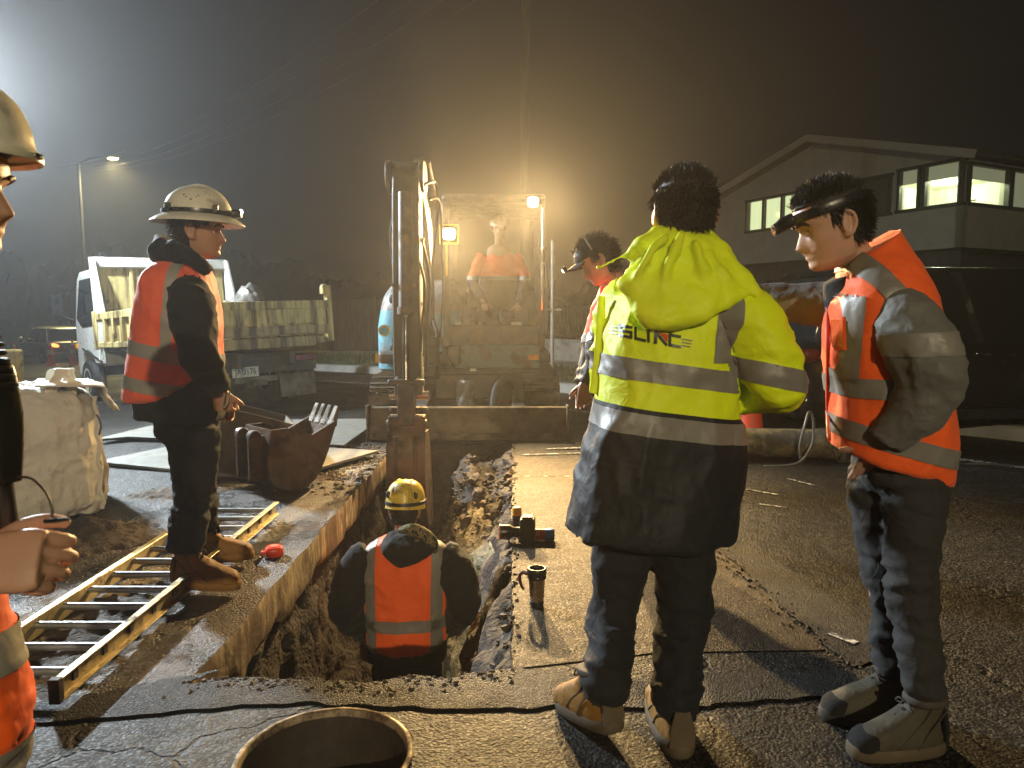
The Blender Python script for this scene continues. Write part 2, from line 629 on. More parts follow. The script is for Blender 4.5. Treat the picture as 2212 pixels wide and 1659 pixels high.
for j in range(len(ys) - 1):
    for i in range(len(xs) - 1):
        if xs[i] == -2.4 and ys[j] == 0.4:
            continue
        bm.faces.new((gv[j][i], gv[j][i + 1], gv[j + 1][i + 1], gv[j + 1][i]))
bmesh.ops.recalc_face_normals(bm, faces=bm.faces)
for f in bm.faces:
    if f.normal.z < 0:
        f.normal_flip()
me = bpy.data.meshes.new('road'); bm.to_mesh(me); bm.free()
struct(finish('road', me, M_ROAD, smooth=0))

def sheet(name, pts, m, z, kind=True, jag=0.0, step=0.06, seed=0):
    """thin skin laid on the road; jag roughens its outline"""
    out = []
    n = len(pts)
    for i in range(n):
        a, b = Vector((*pts[i], 0)), Vector((*pts[(i + 1) % n], 0))
        k = max(1, int((b - a).length / step)) if jag else 1
        nr = Vector((-(b - a).y, (b - a).x, 0)).normalized()
        for t in range(k):
            p = a.lerp(b, t / k)
            j = jag * float(fbm([[p.x * 6, p.y * 6, seed]], 3, seed)[0]) if t else 0
            out.append(p + nr * j)
    b2 = bmesh.new()
    vs = [b2.verts.new((p.x, p.y, z)) for p in out]
    e = [b2.edges.new((vs[i], vs[(i + 1) % len(vs)])) for i in range(len(vs))]
    bmesh.ops.triangle_fill(b2, use_beauty=True, edges=e)
    for f in b2.faces:
        f.normal_update()
        if f.normal.z < 0:
            f.normal_flip()
    me = bpy.data.meshes.new(name); b2.to_mesh(me); b2.free()
    return struct(finish(name, me, m, smooth=0))

def g2(x, y):
    p = QG(x, y)
    return (p.x, p.y)

# wet slab beside the trench, reinstated chip patch on the other side, tar bands round them
sheet('wet_road_surface', [(x, y) for x, y in LE] + [(-2.35, 6.9), (-2.35, 2.2), g2(60, 1528), g2(218, 1505), g2(478, 1447)], M_WETROAD, 0.004, jag=0)
sheet('road_patch', [(RE[0][0] + .004, RE[0][1])] + [(x + .004, y) for x, y in RE[1:-8]] + [(0.9, 5.95), g2(1560, 1195), g2(1840, 1452), (1.2, 2.62), (0.55, 2.60)], M_PATCH, 0.004, jag=0)
A, B = g2(1530, 1170), g2(1640, 1185)
sheet('tar_band', [A, g2(1700, 1320), g2(1850, 1450), g2(1905, 1425), g2(1880, 1360), g2(1760, 1270), B], M_SEAL, 0.008, jag=0.022, step=.03, seed=3)
sheet('tar_band', [(-2.35, 2.02), g2(30, 1574), g2(412, 1536), g2(605, 1526), g2(1120, 1535), g2(1530, 1530), g2(1900, 1500), g2(1905, 1428), g2(1840, 1455), g2(1500, 1462), g2(1300, 1470), (0.02, FE[-1][1] + .01)] + [(x, y - .012) for x, y in FE[::-1]] + [g2(470, 1450), g2(218, 1504), g2(60, 1527), (-2.35, 2.2)], M_SEAL, 0.008, jag=0.026, step=.03, seed=5)
M_LINE = mat('road_paint', (0.7, 0.68, 0.6), 0.6, var=0.3, dirt=(0.05, 0.045, 0.04), dirt_amt=0.85, dscale=30)
def strip(name, a, b, wd, z, m=M_LINE):
    a, b = Vector(a), Vector(b)
    n = Vector((-(b - a).y, (b - a).x)).normalized() * wd / 2
    return sheet(name, [tuple(a - n), tuple(b - n), tuple(b + n), tuple(a + n)], m, z)
strip('painted_line', (0.32, 6.62), (0.95, 6.72), 0.05, 0.012)
strip('painted_line', (0.1, 6.35), (0.62, 6.42), 0.03, 0.012)
strip('painted_mark', g2(1790, 1372), g2(1850, 1395), 0.035, 0.012)
for k, (x0, y0, x1, y1) in enumerate([(1130, 1030, 1240, 1030), (1612, 1058, 1680, 1070), (1700, 1035, 1760, 1050), (1640, 1090, 1700, 1098)]):
    strip('scraped_mark', g2(x0, y0), g2(x1, y1), 0.02, 0.006)
rd = Vector((-0.70, 0.714, 0)); nrm_ = Vector((0.714, 0.70, 0))
K0 = Vector((0.8, 11.4, 0))
def kp(t, o, z=0):
    p = K0 + rd * t + nrm_ * o
    p.z = gz(p.x) + z
    return p
def kstrip(name, o0, o1, z0, z1, m, t0=-14, t1=15, n=30, parent=None):
    mb = MB()
    mb.grid(lambda u, v: kp(t0 + (t1 - t0) * u, o0 + (o1 - o0) * v, z0 + (z1 - z0) * v), n, 1)
    return mb.build(name, m, parent, smooth=0, fix=False)
struct(kstrip('edge_line', -1.5, -1.4, 0.006, 0.006, M_LINE))
mb = MB()
prof = [(0, 0.0), (0.02, 0.12), (0.05, 0.14), (0.22, 0.14), (0.24, 0.02)]
for (o0, z0), (o1, z1) in zip(prof[:-1], prof[1:]):
    mb.grid(lambda u, v: kp(-14 + 29 * u, o0 + (o1 - o0) * v, z0 + (z1 - z0) * v), 40, 1)
struct(mb.build('kerb', M_KERB, smooth=0, fix=False))
struct(kstrip('verge', 0.22, 2.6, 0.125, 0.16, M_DIRT))
struct(kstrip('footpath', 2.58, 3.9, 0.165, 0.165, M_KERB))
struct(kstrip('garden_ground', 3.9, 60, 0.16, 0.3, M_DIRT))
mb = MB()
for i in range(9000):
    t, o = RNG.uniform(-6, 16), RNG.uniform(0.25, 2.6)
    p = kp(t, o, 0.14 + 0.012 * o)
    h, a = RNG.uniform(.04, .13), RNG.uniform(0, PI)
    d = Vector((math.cos(a), math.sin(a), 0)) * RNG.uniform(.006, .013)
    l = Vector((RNG.normal() * .04, RNG.normal() * .04, h))
    mb.add([p - d, p + d, p + l], [(0, 1, 2)])
stuff(tag(mb.build('grass', M_GRASS, smooth=0, fix=False), 'short grass growing on the verge behind the excavator', 'grass'))

# ---- trench walls and floor
NYT, NU = 110, 84
ys_ = np.linspace(0, 1, NYT)
us_ = np.linspace(0, 1, NU)
def sm(a, b, x):
    t = np.clip((x - a) / (b - a), 0, 1)
    return t * t * (3 - 2 * t)
def prof_at(y):
    """cross-section of the dug hole at y, left lip to right lip"""
    rise = float(sm(4.4, 6.9, y))
    zf_l, zf_r = TZ + 0.55 * rise, TZ + 1.15 * rise
    pts = [(TX0 - .03, -0.2), (TX0 - .07, -0.34), (TX0 - .05, -0.7), (TX0 + .02, -1.15), (TX0 + .12, zf_l + .06), (TX0 + .35, zf_l),
           (-0.62, (zf_l + zf_r) / 2 - .02), (-0.42 - .1 * rise, zf_r + .05), (-0.33 - .1 * rise, min(-.12, zf_r + .35)), (-0.2 - .06 * rise, min(-.1, -.62 + .42 * rise)), (-0.06, -0.22 + .1 * rise), (TX1 + .004, -0.035)]
    return pts
V, F_ = [], []
for j, y_ in enumerate(ys_):
    y = 2.38 + (TY1 - 2.38) * y_
    for x, z in catmull(prof_at(y), NU):
        V.append((x, y, z))
V = np.array(V)
q = V * np.array([1, 1, 1.2])
wv = np.column_stack([vn(q * 4 + 5, 1), vn(q * 4 + 8, 2), vn(q * 4 + 2, 3)])
d = fbm(q * 2.6 + .25 * wv, 4, 21)
lum = 0.6 - 1.6 * np.abs(fbm(q * 7 + .3 * wv, 3, 31))
un = np.tile(us_, NYT)
edge = np.minimum(sm(0, .05, un), sm(0, .04, 1 - un))
right = sm(.55, .7, un)
amp = edge * (0.06 + .03 * right)
side = np.where(un < .4, 1.0, np.where(un > .62, -1.0, 0.0))
V[:, 0] += side * amp * (d * .9 + lum * .55)
V[:, 2] += (1 - np.abs(side) * .7) * edge * 0.07 * (d + lum * .6)
V[:, 1] += edge * 0.02 * fbm(q * 9, 2, 44)
for j in range(NYT - 1):
    for i in range(NU - 1):
        F_.append((j * NU + i, j * NU + i + 1, (j + 1) * NU + i + 1, (j + 1) * NU + i))
mb = MB().add(V, F_)
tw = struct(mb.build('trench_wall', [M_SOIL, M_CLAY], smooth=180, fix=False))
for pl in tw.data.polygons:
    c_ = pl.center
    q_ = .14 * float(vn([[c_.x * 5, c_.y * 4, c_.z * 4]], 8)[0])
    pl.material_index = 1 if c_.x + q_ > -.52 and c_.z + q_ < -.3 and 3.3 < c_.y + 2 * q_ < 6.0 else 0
# end walls
def endwall(y, sgn):
    mb = MB()
    def fn(u, v):
        x = TX0 - .12 + (TX1 - TX0 + .2) * u
        z = -0.012 - 1.75 * v
        return (x, y + sgn * (.02 + .05 * v) + 0.03 * float(fbm([[x * 4, 3, z * 4]], 3, 5)[0]) * min(1, v * 8), z)
    mb.grid(fn, 40, 40)
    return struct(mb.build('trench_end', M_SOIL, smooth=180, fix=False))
endwall(TY1, -1)
mb = MB()
k = len(FE)
zz = [0.0, -.02, -.05, -.1, -.18, -.4, -1.0, -1.75]
pts = []
for j, z in enumerate(zz):
    for i, (x, y) in enumerate(FE):
        q = 0.03 * float(fbm([[x * 9, z * 9, 2]], 3, 15)[0]) if j else 0
        pts.append((x, y - (0.0 if j == 0 else .012 + .02 * j) + q, z))
mb.add(pts, [(j * k + i, j * k + i + 1, (j + 1) * k + i + 1, (j + 1) * k + i) for j in range(len(zz) - 1) for i in range(k - 1)])
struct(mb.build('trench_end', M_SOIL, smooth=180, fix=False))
# cut face of the concrete slab on the left, its lower lip ragged
mb = MB()
k = len(LE)
rows = []
for j, z in enumerate([0.003, -.006, -.06, -.12, -.19, -.23]):
    for i, (x, y) in enumerate(LE):
        rag = 0.035 * float(fbm([[y * 6, 4, 1]], 4, 7)[0]) if j >= 4 else 0
        n_ = 0.006 * float(fbm([[y * 11, z * 14, 1]], 3, 9)[0]) if j > 1 else 0
        rows.append((x + (0 if j == 0 else .004) + n_ - (0.03 if j == 5 else 0), y, z + rag))
mb.add(rows, [(j * k + i, j * k + i + 1, (j + 1) * k + i + 1, (j + 1) * k + i) for j in range(5) for i in range(k - 1)])
struct(mb.build('slab_face', M_CONC, smooth=40, fix=False))
# thin seal edge on the right
mb = MB()
k = len(RE)
rows = []
for j, z in enumerate([0.0035, -.004, -.045, -.06]):
    for i, (x, y) in enumerate(RE):
        n_ = 0.008 * float(fbm([[y * 13, z * 14, 1]], 3, 19)[0]) if j > 1 else 0
        rows.append((x - (0 if j == 0 else .002) + n_ + (.02 if j == 3 else 0), y, z))
mb.add(rows, [(j * k + i, j * k + i + 1, (j + 1) * k + i + 1, (j + 1) * k + i) for j in range(3) for i in range(k - 1)])
struct(mb.build('seal_edge', M_SEAL, smooth=40, fix=False))

# ---- soil clods
def rock_mesh(seed, n=2):
    b = bmesh.new()
    bmesh.ops.create_icosphere(b, subdivisions=n, radius=1)
    V = np.array([v.co[:] for v in b.verts])
    s = 1 + 0.55 * fbm(V * 1.9 + seed * 7, 3, seed)
    for v, k in zip(b.verts, s):
        v.co *= k
        v.co.z *= 0.75
    me = bpy.data.meshes.new('clod'); b.to_mesh(me); b.free()
    me.shade_smooth(); me.set_sharp_from_angle(angle=R(40))
    me.materials.append(M_CLOD)
    return me
ROCKS = [rock_mesh(i) for i in range(6)]
def scatter(name, label, spots, parent=None):
    mb = MB()
    for (x, y, z, s) in spots:
        me = ROCKS[RNG.integers(6)]
        Mx = Matrix.Rotation(RNG.uniform(0, 6.28), 3, 'Z') @ Matrix.Rotation(RNG.uniform(-.6, .6), 3, 'X')
        mb.add([Mx @ v.co * s + Vector((x, y, z + s * .25)) for v in me.vertices], [tuple(p.vertices) for p in me.polygons])
    o = mb.build(name, M_CLOD, parent, smooth=40, fix=False)
    return stuff(tag(o, label, 'dirt'))
sp = []
for i in range(260):
    y = RNG.uniform(5.0, 6.85); u = RNG.uniform(0, 1)
    p = prof_at(y); x, z = catmull(p, 40)[int(20 + 19 * u)]
    sp.append((x, y, z + .03, RNG.uniform(.006, .024) * (2.4 if RNG.uniform() < .1 else 1)))
for i in range(70):
    y = RNG.uniform(2.7, 4.6); x, z = catmull(prof_at(y), 40)[int(RNG.uniform(30, 39))]
    sp.append((x, y, z + .01, RNG.uniform(.01, .04)))
scatter('soil_clods', 'broken clods of wet soil heaped in the far end of the trench', sp)
sp = []
for i in range(420):
    y = RNG.uniform(5.0, 6.9)
    sp.append((TX0 - abs(RNG.normal()) * .32 - .01, y, 0.0, RNG.uniform(.004, .018) * (2 if RNG.uniform() < .07 else 1)))
for i in range(160):
    sp.append((RNG.uniform(-2.3, -1.2), RNG.uniform(2.5, 6), 0.0, RNG.uniform(.002, .008)))
for i in range(220):
    x, y = FE[RNG.integers(len(FE))]
    sp.append((x + RNG.normal() * .03, y - abs(RNG.normal()) * .05, 0.004, RNG.uniform(.003, .011)))
for i in range(120):
    sp.append((RNG.uniform(-.02, .03), RNG.uniform(2.6, 6.9), 0.004, RNG.uniform(.003, .010)))
for i in range(130):
    p = QG(RNG.uniform(1540, 1850), 1180); t = RNG.uniform(0, 1)
    a, b = Vector(g2(1535, 1190)), Vector(g2(1850, 1452))
    p = a.lerp(b, t)
    sp.append((p.x + RNG.normal() * .03, p.y + RNG.normal() * .03, .008, RNG.uniform(.002, .007)))
scatter('soil_crumbs', 'small crumbs of soil and chip scattered along the trench edges', sp)
def mound(name, label, c, rx, ry, h, seed):
    mb = MB()
    n = 44
    def fn(u, v):
        a, b = u * 2 - 1, v * 2 - 1
        r = math.hypot(a, b)
        x, y = c[0] + a * rx, c[1] + b * ry
        q = float(fbm([[x * 7, y * 7, seed]], 4, seed)[0])
        z = h * max(0, 1 - r ** 1.6 * (1 + .35 * q)) * (1 + .5 * q) - .004
        return (x, y, gz(x) + max(-.004, z) + (.012 * float(fbm([[x * 30, y * 30, seed]], 2, seed)[0]) if z > 0.004 else 0))
    mb.grid(fn, n, n)
    return stuff(tag(mb.build(name, M_CLOD, smooth=180, fix=False), label, 'dirt'))
mound('dirt_pile', 'dark heap of damp soil spilled at the foot of the white bulk bag', (-2.42, 3.95), .42, .34, .09, 3)
mound('dirt_pile', 'flat dark patch of crumbs on the road beside the steel plate', (-2.35, 5.0), .42, .22, .03, 9)
mound('dirt_pile', 'low line of dark soil under the ladder rungs', (-1.75, 2.75), .42, .75, .035, 14)

# ---- manhole
mh = thing('manhole', 'open round manhole with a pale worn rim in the foreground', 'manhole', (MHX, MHY, 0))
M_RIM = mat('manhole_rim', (0.38, 0.31, 0.2), 0.6, 0.3, var=0.4, vscale=10, dirt=(0.08, 0.05, 0.03), dirt_amt=.6, dscale=14)
M_SHAFT = mat('manhole_shaft', (0.05, 0.04, 0.026), 0.7, var=0.5, vscale=6, bscale=30, bdist=.01, dirt=(.03, .022, .015), dirt_amt=.7)
mb = MB()
n = 72
def ring(mb, prof, n=72, wob=0.0):
    prof = [(r_ * .88, z) for r_, z in prof]
    vs = []
    for i, (r_, z) in enumerate(prof):
        for a in np.linspace(0, 2 * PI, n, endpoint=False):
            k = 1 + wob * float(vn([[math.cos(a) * 6, math.sin(a) * 6, z * 9]], 3)[0])
            vs.append((r_ * k * math.cos(a), r_ * k * math.sin(a), z))
    fs = [(i * n + j, i * n + (j + 1) % n, (i + 1) * n + (j + 1) % n, (i + 1) * n + j) for i in range(len(prof) - 1) for j in range(n)]
    mb.add(vs, fs)
ring(mb, [(.290, .0085), (.288, .011), (.285, .0125), (.276, .0125), (.270, .009), (.268, -.01)], wob=.010)
mb.build('rim', M_RIM, mh, smooth=60)
mb = MB(); ring(mb, [(.268, -.01), (.266, -.16), (.285, -.165), (.29, -.5), (.3, -1.4)])
mb.lathe([(.3, -1.4), (.001, -1.38)], cap=False)
mb.build('shaft', M_SHAFT, mh, smooth=60)
mb = MB()
for i in range(16):
    a = RNG.uniform(0, 6.28); r_ = RNG.uniform(.05, .26)
    mb.ell((r_ * math.cos(a), r_ * math.sin(a), -.62), .07, .05, .05, n=9, k=6)
mb.build('packed_rubble', M_SHAFT, mh)

# ---- fences, wall, posts across the road
def railing(t0, t1, o, zb, h, label, gap=.11):
    c = kp((t0 + t1) / 2, o)
    f = thing('railing_fence', label, 'fence', c)
    mb = MB()
    k = int((t1 - t0) / gap)
    for i in range(k + 1):
        p = kp(t0 + (t1 - t0) * i / k, o, zb) - c
        mb.cyl(p, p + Vector((0, 0, h)), .011, 6)
    stuff(mb.build('railing_bar', M_PLAST, f))
    for z in (zb + .08, zb + h - .06):
        mb = MB(); mb.bar(kp(t0, o, z) - c, kp(t1, o, z) - c, .04, .035); mb.build('rail', M_PLAST, f)
    for t in np.arange(t0, t1 + .1, 2.0):
        p = kp(t, o, zb - .3) - c
        mb = MB(); mb.box(p + Vector((0, 0, (h + .4) / 2)), (.07, .07, h + .4)); mb.build('fence_post', M_PLAST, f)
    return f
M_WALLC = mat('low_wall_concrete', (0.3, 0.29, 0.26), 0.85, var=0.25, vscale=2, bscale=30, dirt=(.1, .1, .08), dirt_amt=.4)
def lowwall(t0, t1, o, h, label):
    c = kp((t0 + t1) / 2, o)
    f = thing('low_wall', label, 'wall', c)
    L = (kp(t1, o) - kp(t0, o))
    k = max(1, int(L.length / 1.2))
    for i in range(k):
        mb = MB(); a, b = kp(t0 + (t1 - t0) * (i + .005) / k, o, .1 + h / 2) - c, kp(t0 + (t1 - t0) * (i + .995) / k, o, .1 + h / 2) - c
        mb.bar(a, b, .18, h)
        mb.build('wall_panel', M_WALLC, f, bevel=.012)
    mb = MB(); mb.bar(kp(t0, o, .1 + h + .025) - c, kp(t1, o, .1 + h + .025) - c, .22, .05); mb.build('coping', M_WALLC, f, bevel=.008)
lowwall(0.2, 5.6, 4.05, .5, 'low concrete wall behind the excavator under the railing fence')
railing(0.2, 5.6, 4.05, .66, .8, 'black railing fence on the low concrete wall behind the excavator')
gp = kp(-0.2, 4.0)
pil = MB(); pil.box((0, 0, .75), (.42, .42, 1.5)); pil.box((0, 0, 1.53), (.5, .5, .07))
tag(pil.build('gate_pillar', M_WALLC, bevel=.012, loc=gp), 'square concrete pillar closing the near end of the railing fence', 'pillar')
M_GATE = mat('dark_gate_steel', (0.05, 0.048, 0.045), .5, .4)
c = kp(9.2, 4.0); gt = thing('metal_gate', 'dark metal gate on the far kerb between the truck and the excavator', 'gate', c)
for i, t in enumerate([7.6, 8.9, 10.4]):
    mb = MB(); p = kp(t, 4.0) - c; mb.box(p + Vector((0, 0, .8)), (.07, .07, 1.6)); mb.build('gate_post', M_GATE, gt)
for z in (.3, .9, 1.5):
    mb = MB(); mb.bar(kp(7.6, 4.0, z) - c, kp(10.4, 4.0, z) - c, .05, .05); mb.build('gate_rail', M_GATE, gt)
mb = MB()
for i in range(24):
    p = kp(7.6 + 2.8 * i / 24, 4.0, .3) - c
    mb.cyl(p, p + Vector((0, 0, 1.2)), .012, 6)
stuff(mb.build('gate_bar', M_GATE, gt))
c = kp(12, 4.05)
bf = thing('board_fence', 'dark close boarded fence beyond the truck on the far kerb', 'fence', c)
M_BOARD = mat('weathered_board', (0.075, 0.065, 0.055), .85, var=.5, vscale=3, stretch=(3, 3, .5))
for i in range(26):
    t = 10.6 + .17 * i
    mb = MB(); p = kp(t, 4.05) - c; M_ = Matrix.Rotation(math.atan2(rd.y, rd.x), 3, 'Z')
    mb.box(p + Vector((0, 0, .95 + .02 * RNG.normal())), (.155, .02, 1.7), M_); mb.build('board', M_BOARD, bf)

p = Vector((0.70, 12.55, 0.15)); sp_ = thing('sign_post', 'thin pale steel post on the verge beside the excavator cab', 'post', p)
mb = MB(); mb.cyl((0, 0, -.1), (0, 0, 2.35), .033, 12); mb.ell((0, 0, 2.35), .035, .035, .02); mb.build('pole', M_STEEL, sp_)
mb = MB(); mb.cyl((-.13, -.03, 1.17), (.16, -.03, 1.17), .012, 8); mb.box((-.1, -.05, 1.17), (.05, .02, .03)); mb.box((.1, -.05, 1.17), (.08, .02, .03)); mb.build('bracket', M_STEEL, sp_)

M_WOOD = mat('pole_timber', (0.05, 0.04, 0.03), .85, var=.4, vscale=2, stretch=(4, 4, .4))
c = kp(3.0, 2.2); up = thing('utility_pole', 'tall timber power pole on the verge behind the excavator', 'pole', c)
mb = MB(); mb.tube([(0, 0, 0), (0, 0, 9)], [.11, .08], 14); mb.build('pole', M_WOOD, up)
mb = MB(); mb.bar(nrm_ * -1 + Vector((0, 0, 8.6)), nrm_ * 1 + Vector((0, 0, 8.6)), .1, .12); mb.build('crossarm', M_WOOD, up)
M_WIRE = mat('wire', (0.06, .055, .05), .5, var=.1, bstr=0)
for i, s in enumerate((-.9, -.3, .3, .9)):
    mb = MB(); mb.lathe([(.03, 0), (.045, .03), (.03, .06), (.045, .09), (.02, .13)], nrm_ * s + Vector((0, 0, 8.66)), n=10); mb.build('insulator', M_KERB, up)
for i, s in enumerate((-.9, -.3, .3, .9)):
    a = c + nrm_ * s + Vector((0, 0, 8.8))
    pts = []
    for k in range(-30, 31):
        t = k * 1.1
        L = 33
        sag = 1.1 * (1 - ((abs(t) - L / 2) / (L / 2)) ** 2)
        pts.append(a + rd * t + Vector((0, 0, -sag)))
    mb = MB(); mb.tube(pts, .012, 5)
    tag(mb.build('power_line', M_WIRE), ('power line on the crossarm end nearest the works', 'power line between the pole top and the works side of the crossarm', 'power line just behind the timber pole top', 'power line on the crossarm end over the garden side')[i], 'power line', 'power lines on the timber pole')

# ---- house
def house():
    C = Vector((12.3, 20.0, 0))
    f1 = Vector((-.45, .893, 0)).normalized(); f2 = Vector((.893, .45, 0)).normalized()
    H = thing('house', 'two storey house with a grey gable and lit upper windows across the road', 'house', C)
    L1, L2 = 9.9, 9.0
    ZF, ZE, ZA = 3.05, 5.45, 6.85
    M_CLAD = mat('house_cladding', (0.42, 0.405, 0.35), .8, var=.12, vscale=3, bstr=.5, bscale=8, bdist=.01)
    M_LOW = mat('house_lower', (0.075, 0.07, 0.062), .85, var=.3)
    M_TRIM = mat('dark_window_frame', (0.02, 0.019, 0.017), .5)
    M_ROOF = mat('dark_roofing', (0.03, .029, .028), .7, var=.3)
    M_INT = mat('room_wall', (.7, .7, .6), .9)
    n1 = -f2; n2 = -f1      # outward normals of the two faces
    def a1(s, z, o=0): return f1 * s + n1 * o + Vector((0, 0, z))
    def a2(s, z, o=0): return f2 * s + n2 * o + Vector((0, 0, z))
    mb = MB()
    # gable face, 0.2 thick, openings are cut by building the wall from strips
    holes1 = [(.05, 1.12, 4.22, 5.42), (1.28, 1.9, 4.22, 5.42), (2.2, 3.3, 4.2, 5.35), (5.4, 7.95, 4.22, 5.33)]
    def gab(s): return ZE + (ZA - ZE) * (1 - abs(s - L1 / 2) / (L1 / 2))
    cuts = sorted(set([0, L1, L1 / 2] + [h for q in holes1 for h in q[:2]]))
    for s0, s1 in zip(cuts[:-1], cuts[1:]):
        hs = [h for h in holes1 if h[0] <= s0 + .001 and h[1] >= s1 - .001]
        spans = [(ZF, None)] if not hs else [(ZF, hs[0][2]), (hs[0][3], None)]
        for z0, z1 in spans:
            q = [(s0, z0), (s1, z0), (s1, z1 if z1 else gab(s1)), (s0, z1 if z1 else gab(s0))]
            vs = [a1(s, z, 0) for s, z in q] + [a1(s, z, -.2) for s, z in q]
            mb.add(vs, [(0, 1, 2, 3), (7, 6, 5, 4), (0, 4, 5, 1), (1, 5, 6, 2), (2, 6, 7, 3), (3, 7, 4, 0)])
    holes2 = [(.12, 1.95, 4.22, 5.3), (2.1, 3.6, 4.22, 5.3)]
    cuts = sorted(set([0.0, L2] + [h for q in holes2 for h in q[:2]]))
    for s0, s1 in zip(cuts[:-1], cuts[1:]):
        hs = [h for h in holes2 if h[0] <= s0 + .001 and h[1] >= s1 - .001]
        for z0, z1 in ([(ZF, ZE)] if not hs else [(ZF, hs[0][2]), (hs[0][3], ZE)]):
            q = [(s0, z0), (s1, z0), (s1, z1), (s0, z1)]
            vs = [a2(s, z, 0) for s, z in q] + [a2(s, z, -.2) for s, z in q]
            mb.add(vs, [(0, 1, 2, 3), (7, 6, 5, 4), (0, 4, 5, 1), (1, 5, 6, 2), (2, 6, 7, 3), (3, 7, 4, 0)])
    mb.build('upper_wall', M_CLAD, H, smooth=0)
    mb = MB()
    q = [a1(L1, 0), a1(0, 0), a2(L2, 0), a2(L2, 0) + f1 * L1]
    for z in (ZF + .002, ZE - .05):
        mb.add([p + Vector((0, 0, z)) for p in q], [(0, 1, 2, 3)])
    mb.add([q[0] + Vector((0, 0, ZF)), q[3] + Vector((0, 0, ZF)), q[3] + Vector((0, 0, ZE)), q[0] + Vector((0, 0, ZE))], [(0, 1, 2, 3)])
    mb.add([q[2] + Vector((0, 0, ZF)), q[3] + Vector((0, 0, ZF)), q[3] + Vector((0, 0, ZE)), q[2] + Vector((0, 0, ZE))], [(0, 1, 2, 3)])
    mb.build('floor_slab', M_INT, H, smooth=0, fix=False)
    mb = MB()
    i1 = .5
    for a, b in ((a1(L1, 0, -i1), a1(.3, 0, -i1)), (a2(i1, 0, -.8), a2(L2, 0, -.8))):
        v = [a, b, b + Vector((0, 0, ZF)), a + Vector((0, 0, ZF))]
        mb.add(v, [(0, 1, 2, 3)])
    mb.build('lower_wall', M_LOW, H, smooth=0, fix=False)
    for s0, s1 in ((1.0, 3.6), (4.6, 7.2)):
        mb = MB()
        k = 6
        for i in range(k):
            z0, z1 = 2.3 * i / k + .01, 2.3 * (i + 1) / k - .01
            vs = [a1(s0, z0, -i1 + .03), a1(s1, z0, -i1 + .03), a1(s1, z1, -i1 + .03), a1(s0, z1, -i1 + .03)]
            mb.add(vs, [(0, 1, 2, 3)])
        mb.build('garage_door', M_TRIM, H, smooth=0, fix=False)
    # roof: two pitched slabs with fascia
    ov = .5
    ap0, ap1 = a1(L1 / 2, ZA + .12, ov), a1(L1 / 2, ZA + .12, -L2)
    for sgn in (-1, 1):
        s_e = L1 / 2 + sgn * (L1 / 2 + .55)
        ze = ZE + .12 - .55 * (ZA - ZE) / (L1 / 2)
        e0, e1 = a1(s_e, ze, ov), a1(s_e, ze, -L2)
        mb = MB(); t = Vector((0, 0, .14))
        mb.add([ap0, ap1, e1, e0, ap0 + t, ap1 + t, e1 + t, e0 + t], [(0, 1, 2, 3), (7, 6, 5, 4), (0, 4, 5, 1), (1, 5, 6, 2), (2, 6, 7, 3), (3, 7, 4, 0)])
        rf = mb.build('roof', M_ROOF, H, smooth=0)
        mb = MB(); mb.bar(ap0 + n1 * .02 + Vector((0, 0, -.03)), e0 + n1 * .02 + Vector((0, 0, -.03)), .03, .22); mb.build('fascia', M_CLAD, rf, smooth=0)
    M_W1 = emit('lit_curtain', (0.66, 0.70, 0.42), 1.0)
    M_W2 = emit('lit_room', (0.66, 0.8, 0.5), .75)
    M_BL = mat('roller_blind', (.34, .33, .22), .9)
    def window(fn, s0, s1, z0, z1, mull, kind):
        mb = MB()
        wd = .09
        for za in (z0, z1):
            mb.bar(fn(s0 - wd, za, .02), fn(s1 + wd, za, .02), .14, wd)
        for sa in [s0, s1] + mull:
            mb.bar(fn(sa, z0, .022), fn(sa, z1, .022), wd if sa in mull else wd, .14, up=fn(0, 0, 1) - fn(0, 0, 0))
        w_ = mb.build('window', M_TRIM, H, smooth=0)
        ss = [s0] + mull + [s1]
        for a, b in zip(ss[:-1], ss[1:]):
            g = MB(); g.add([fn(a, z0, -.03), fn(b, z0, -.03), fn(b, z1, -.03), fn(a, z1, -.03)], [(0, 1, 2, 3)])
            g.build('pane', pane('window_glass'), w_, smooth=0, fix=False)
        if kind == 'curtain':
            for a, b in zip(ss[:-1], ss[1:]):
                g = MB()
                g.grid(lambda u, v: fn(a + (b - a) * u, z0 + (z1 - z0) * v, -.14 + .025 * math.sin(u * 60)), 60, 1)
                g.build('curtain', M_W1, w_, smooth=60, fix=False)
        elif kind == 'blind':
            g = MB(); zb = z1 - (z1 - z0) * (.36 if s0 < 2 else .97)
            g.add([fn(s0, zb, -.07), fn(s1, zb, -.07), fn(s1, z1, -.07), fn(s0, z1, -.07)], [(0, 1, 2, 3)])
            g.build('blind', emit('backlit_blind', (.42, .42, .26), .42), w_, smooth=0, fix=False)
        else:
            g = MB(); g.add([fn(s0, z0, -.08), fn(s1, z0, -.08), fn(s1, z1, -.08), fn(s0, z1, -.08)], [(0, 1, 2, 3)])
            g.build('dark_window_sheet', M_LOW, w_, smooth=0, fix=False)  # dark sheet added so this window reads unlit
        return w_
    window(a1, 5.4, 7.95, 4.22, 5.33, [6.3, 7.15], 'curtain')
    window(a1, 2.2, 3.3, 4.2, 5.35, [], 'dark')
    window(a1, 1.28, 1.9, 4.22, 5.42, [], 'blind')
    window(a1, .05, 1.12, 4.22, 5.42, [], 'blind')
    window(a2, .12, 1.95, 4.22, 5.3, [], 'blind')
    window(a2, 2.1, 3.6, 4.22, 5.3, [], 'blind')
    # the lit room behind the corner windows: back walls, a ceiling lamp
    mb = MB()
    r0, r1 = a1(3.6, 0, -.25), a1(3.6, 0, -4.2)
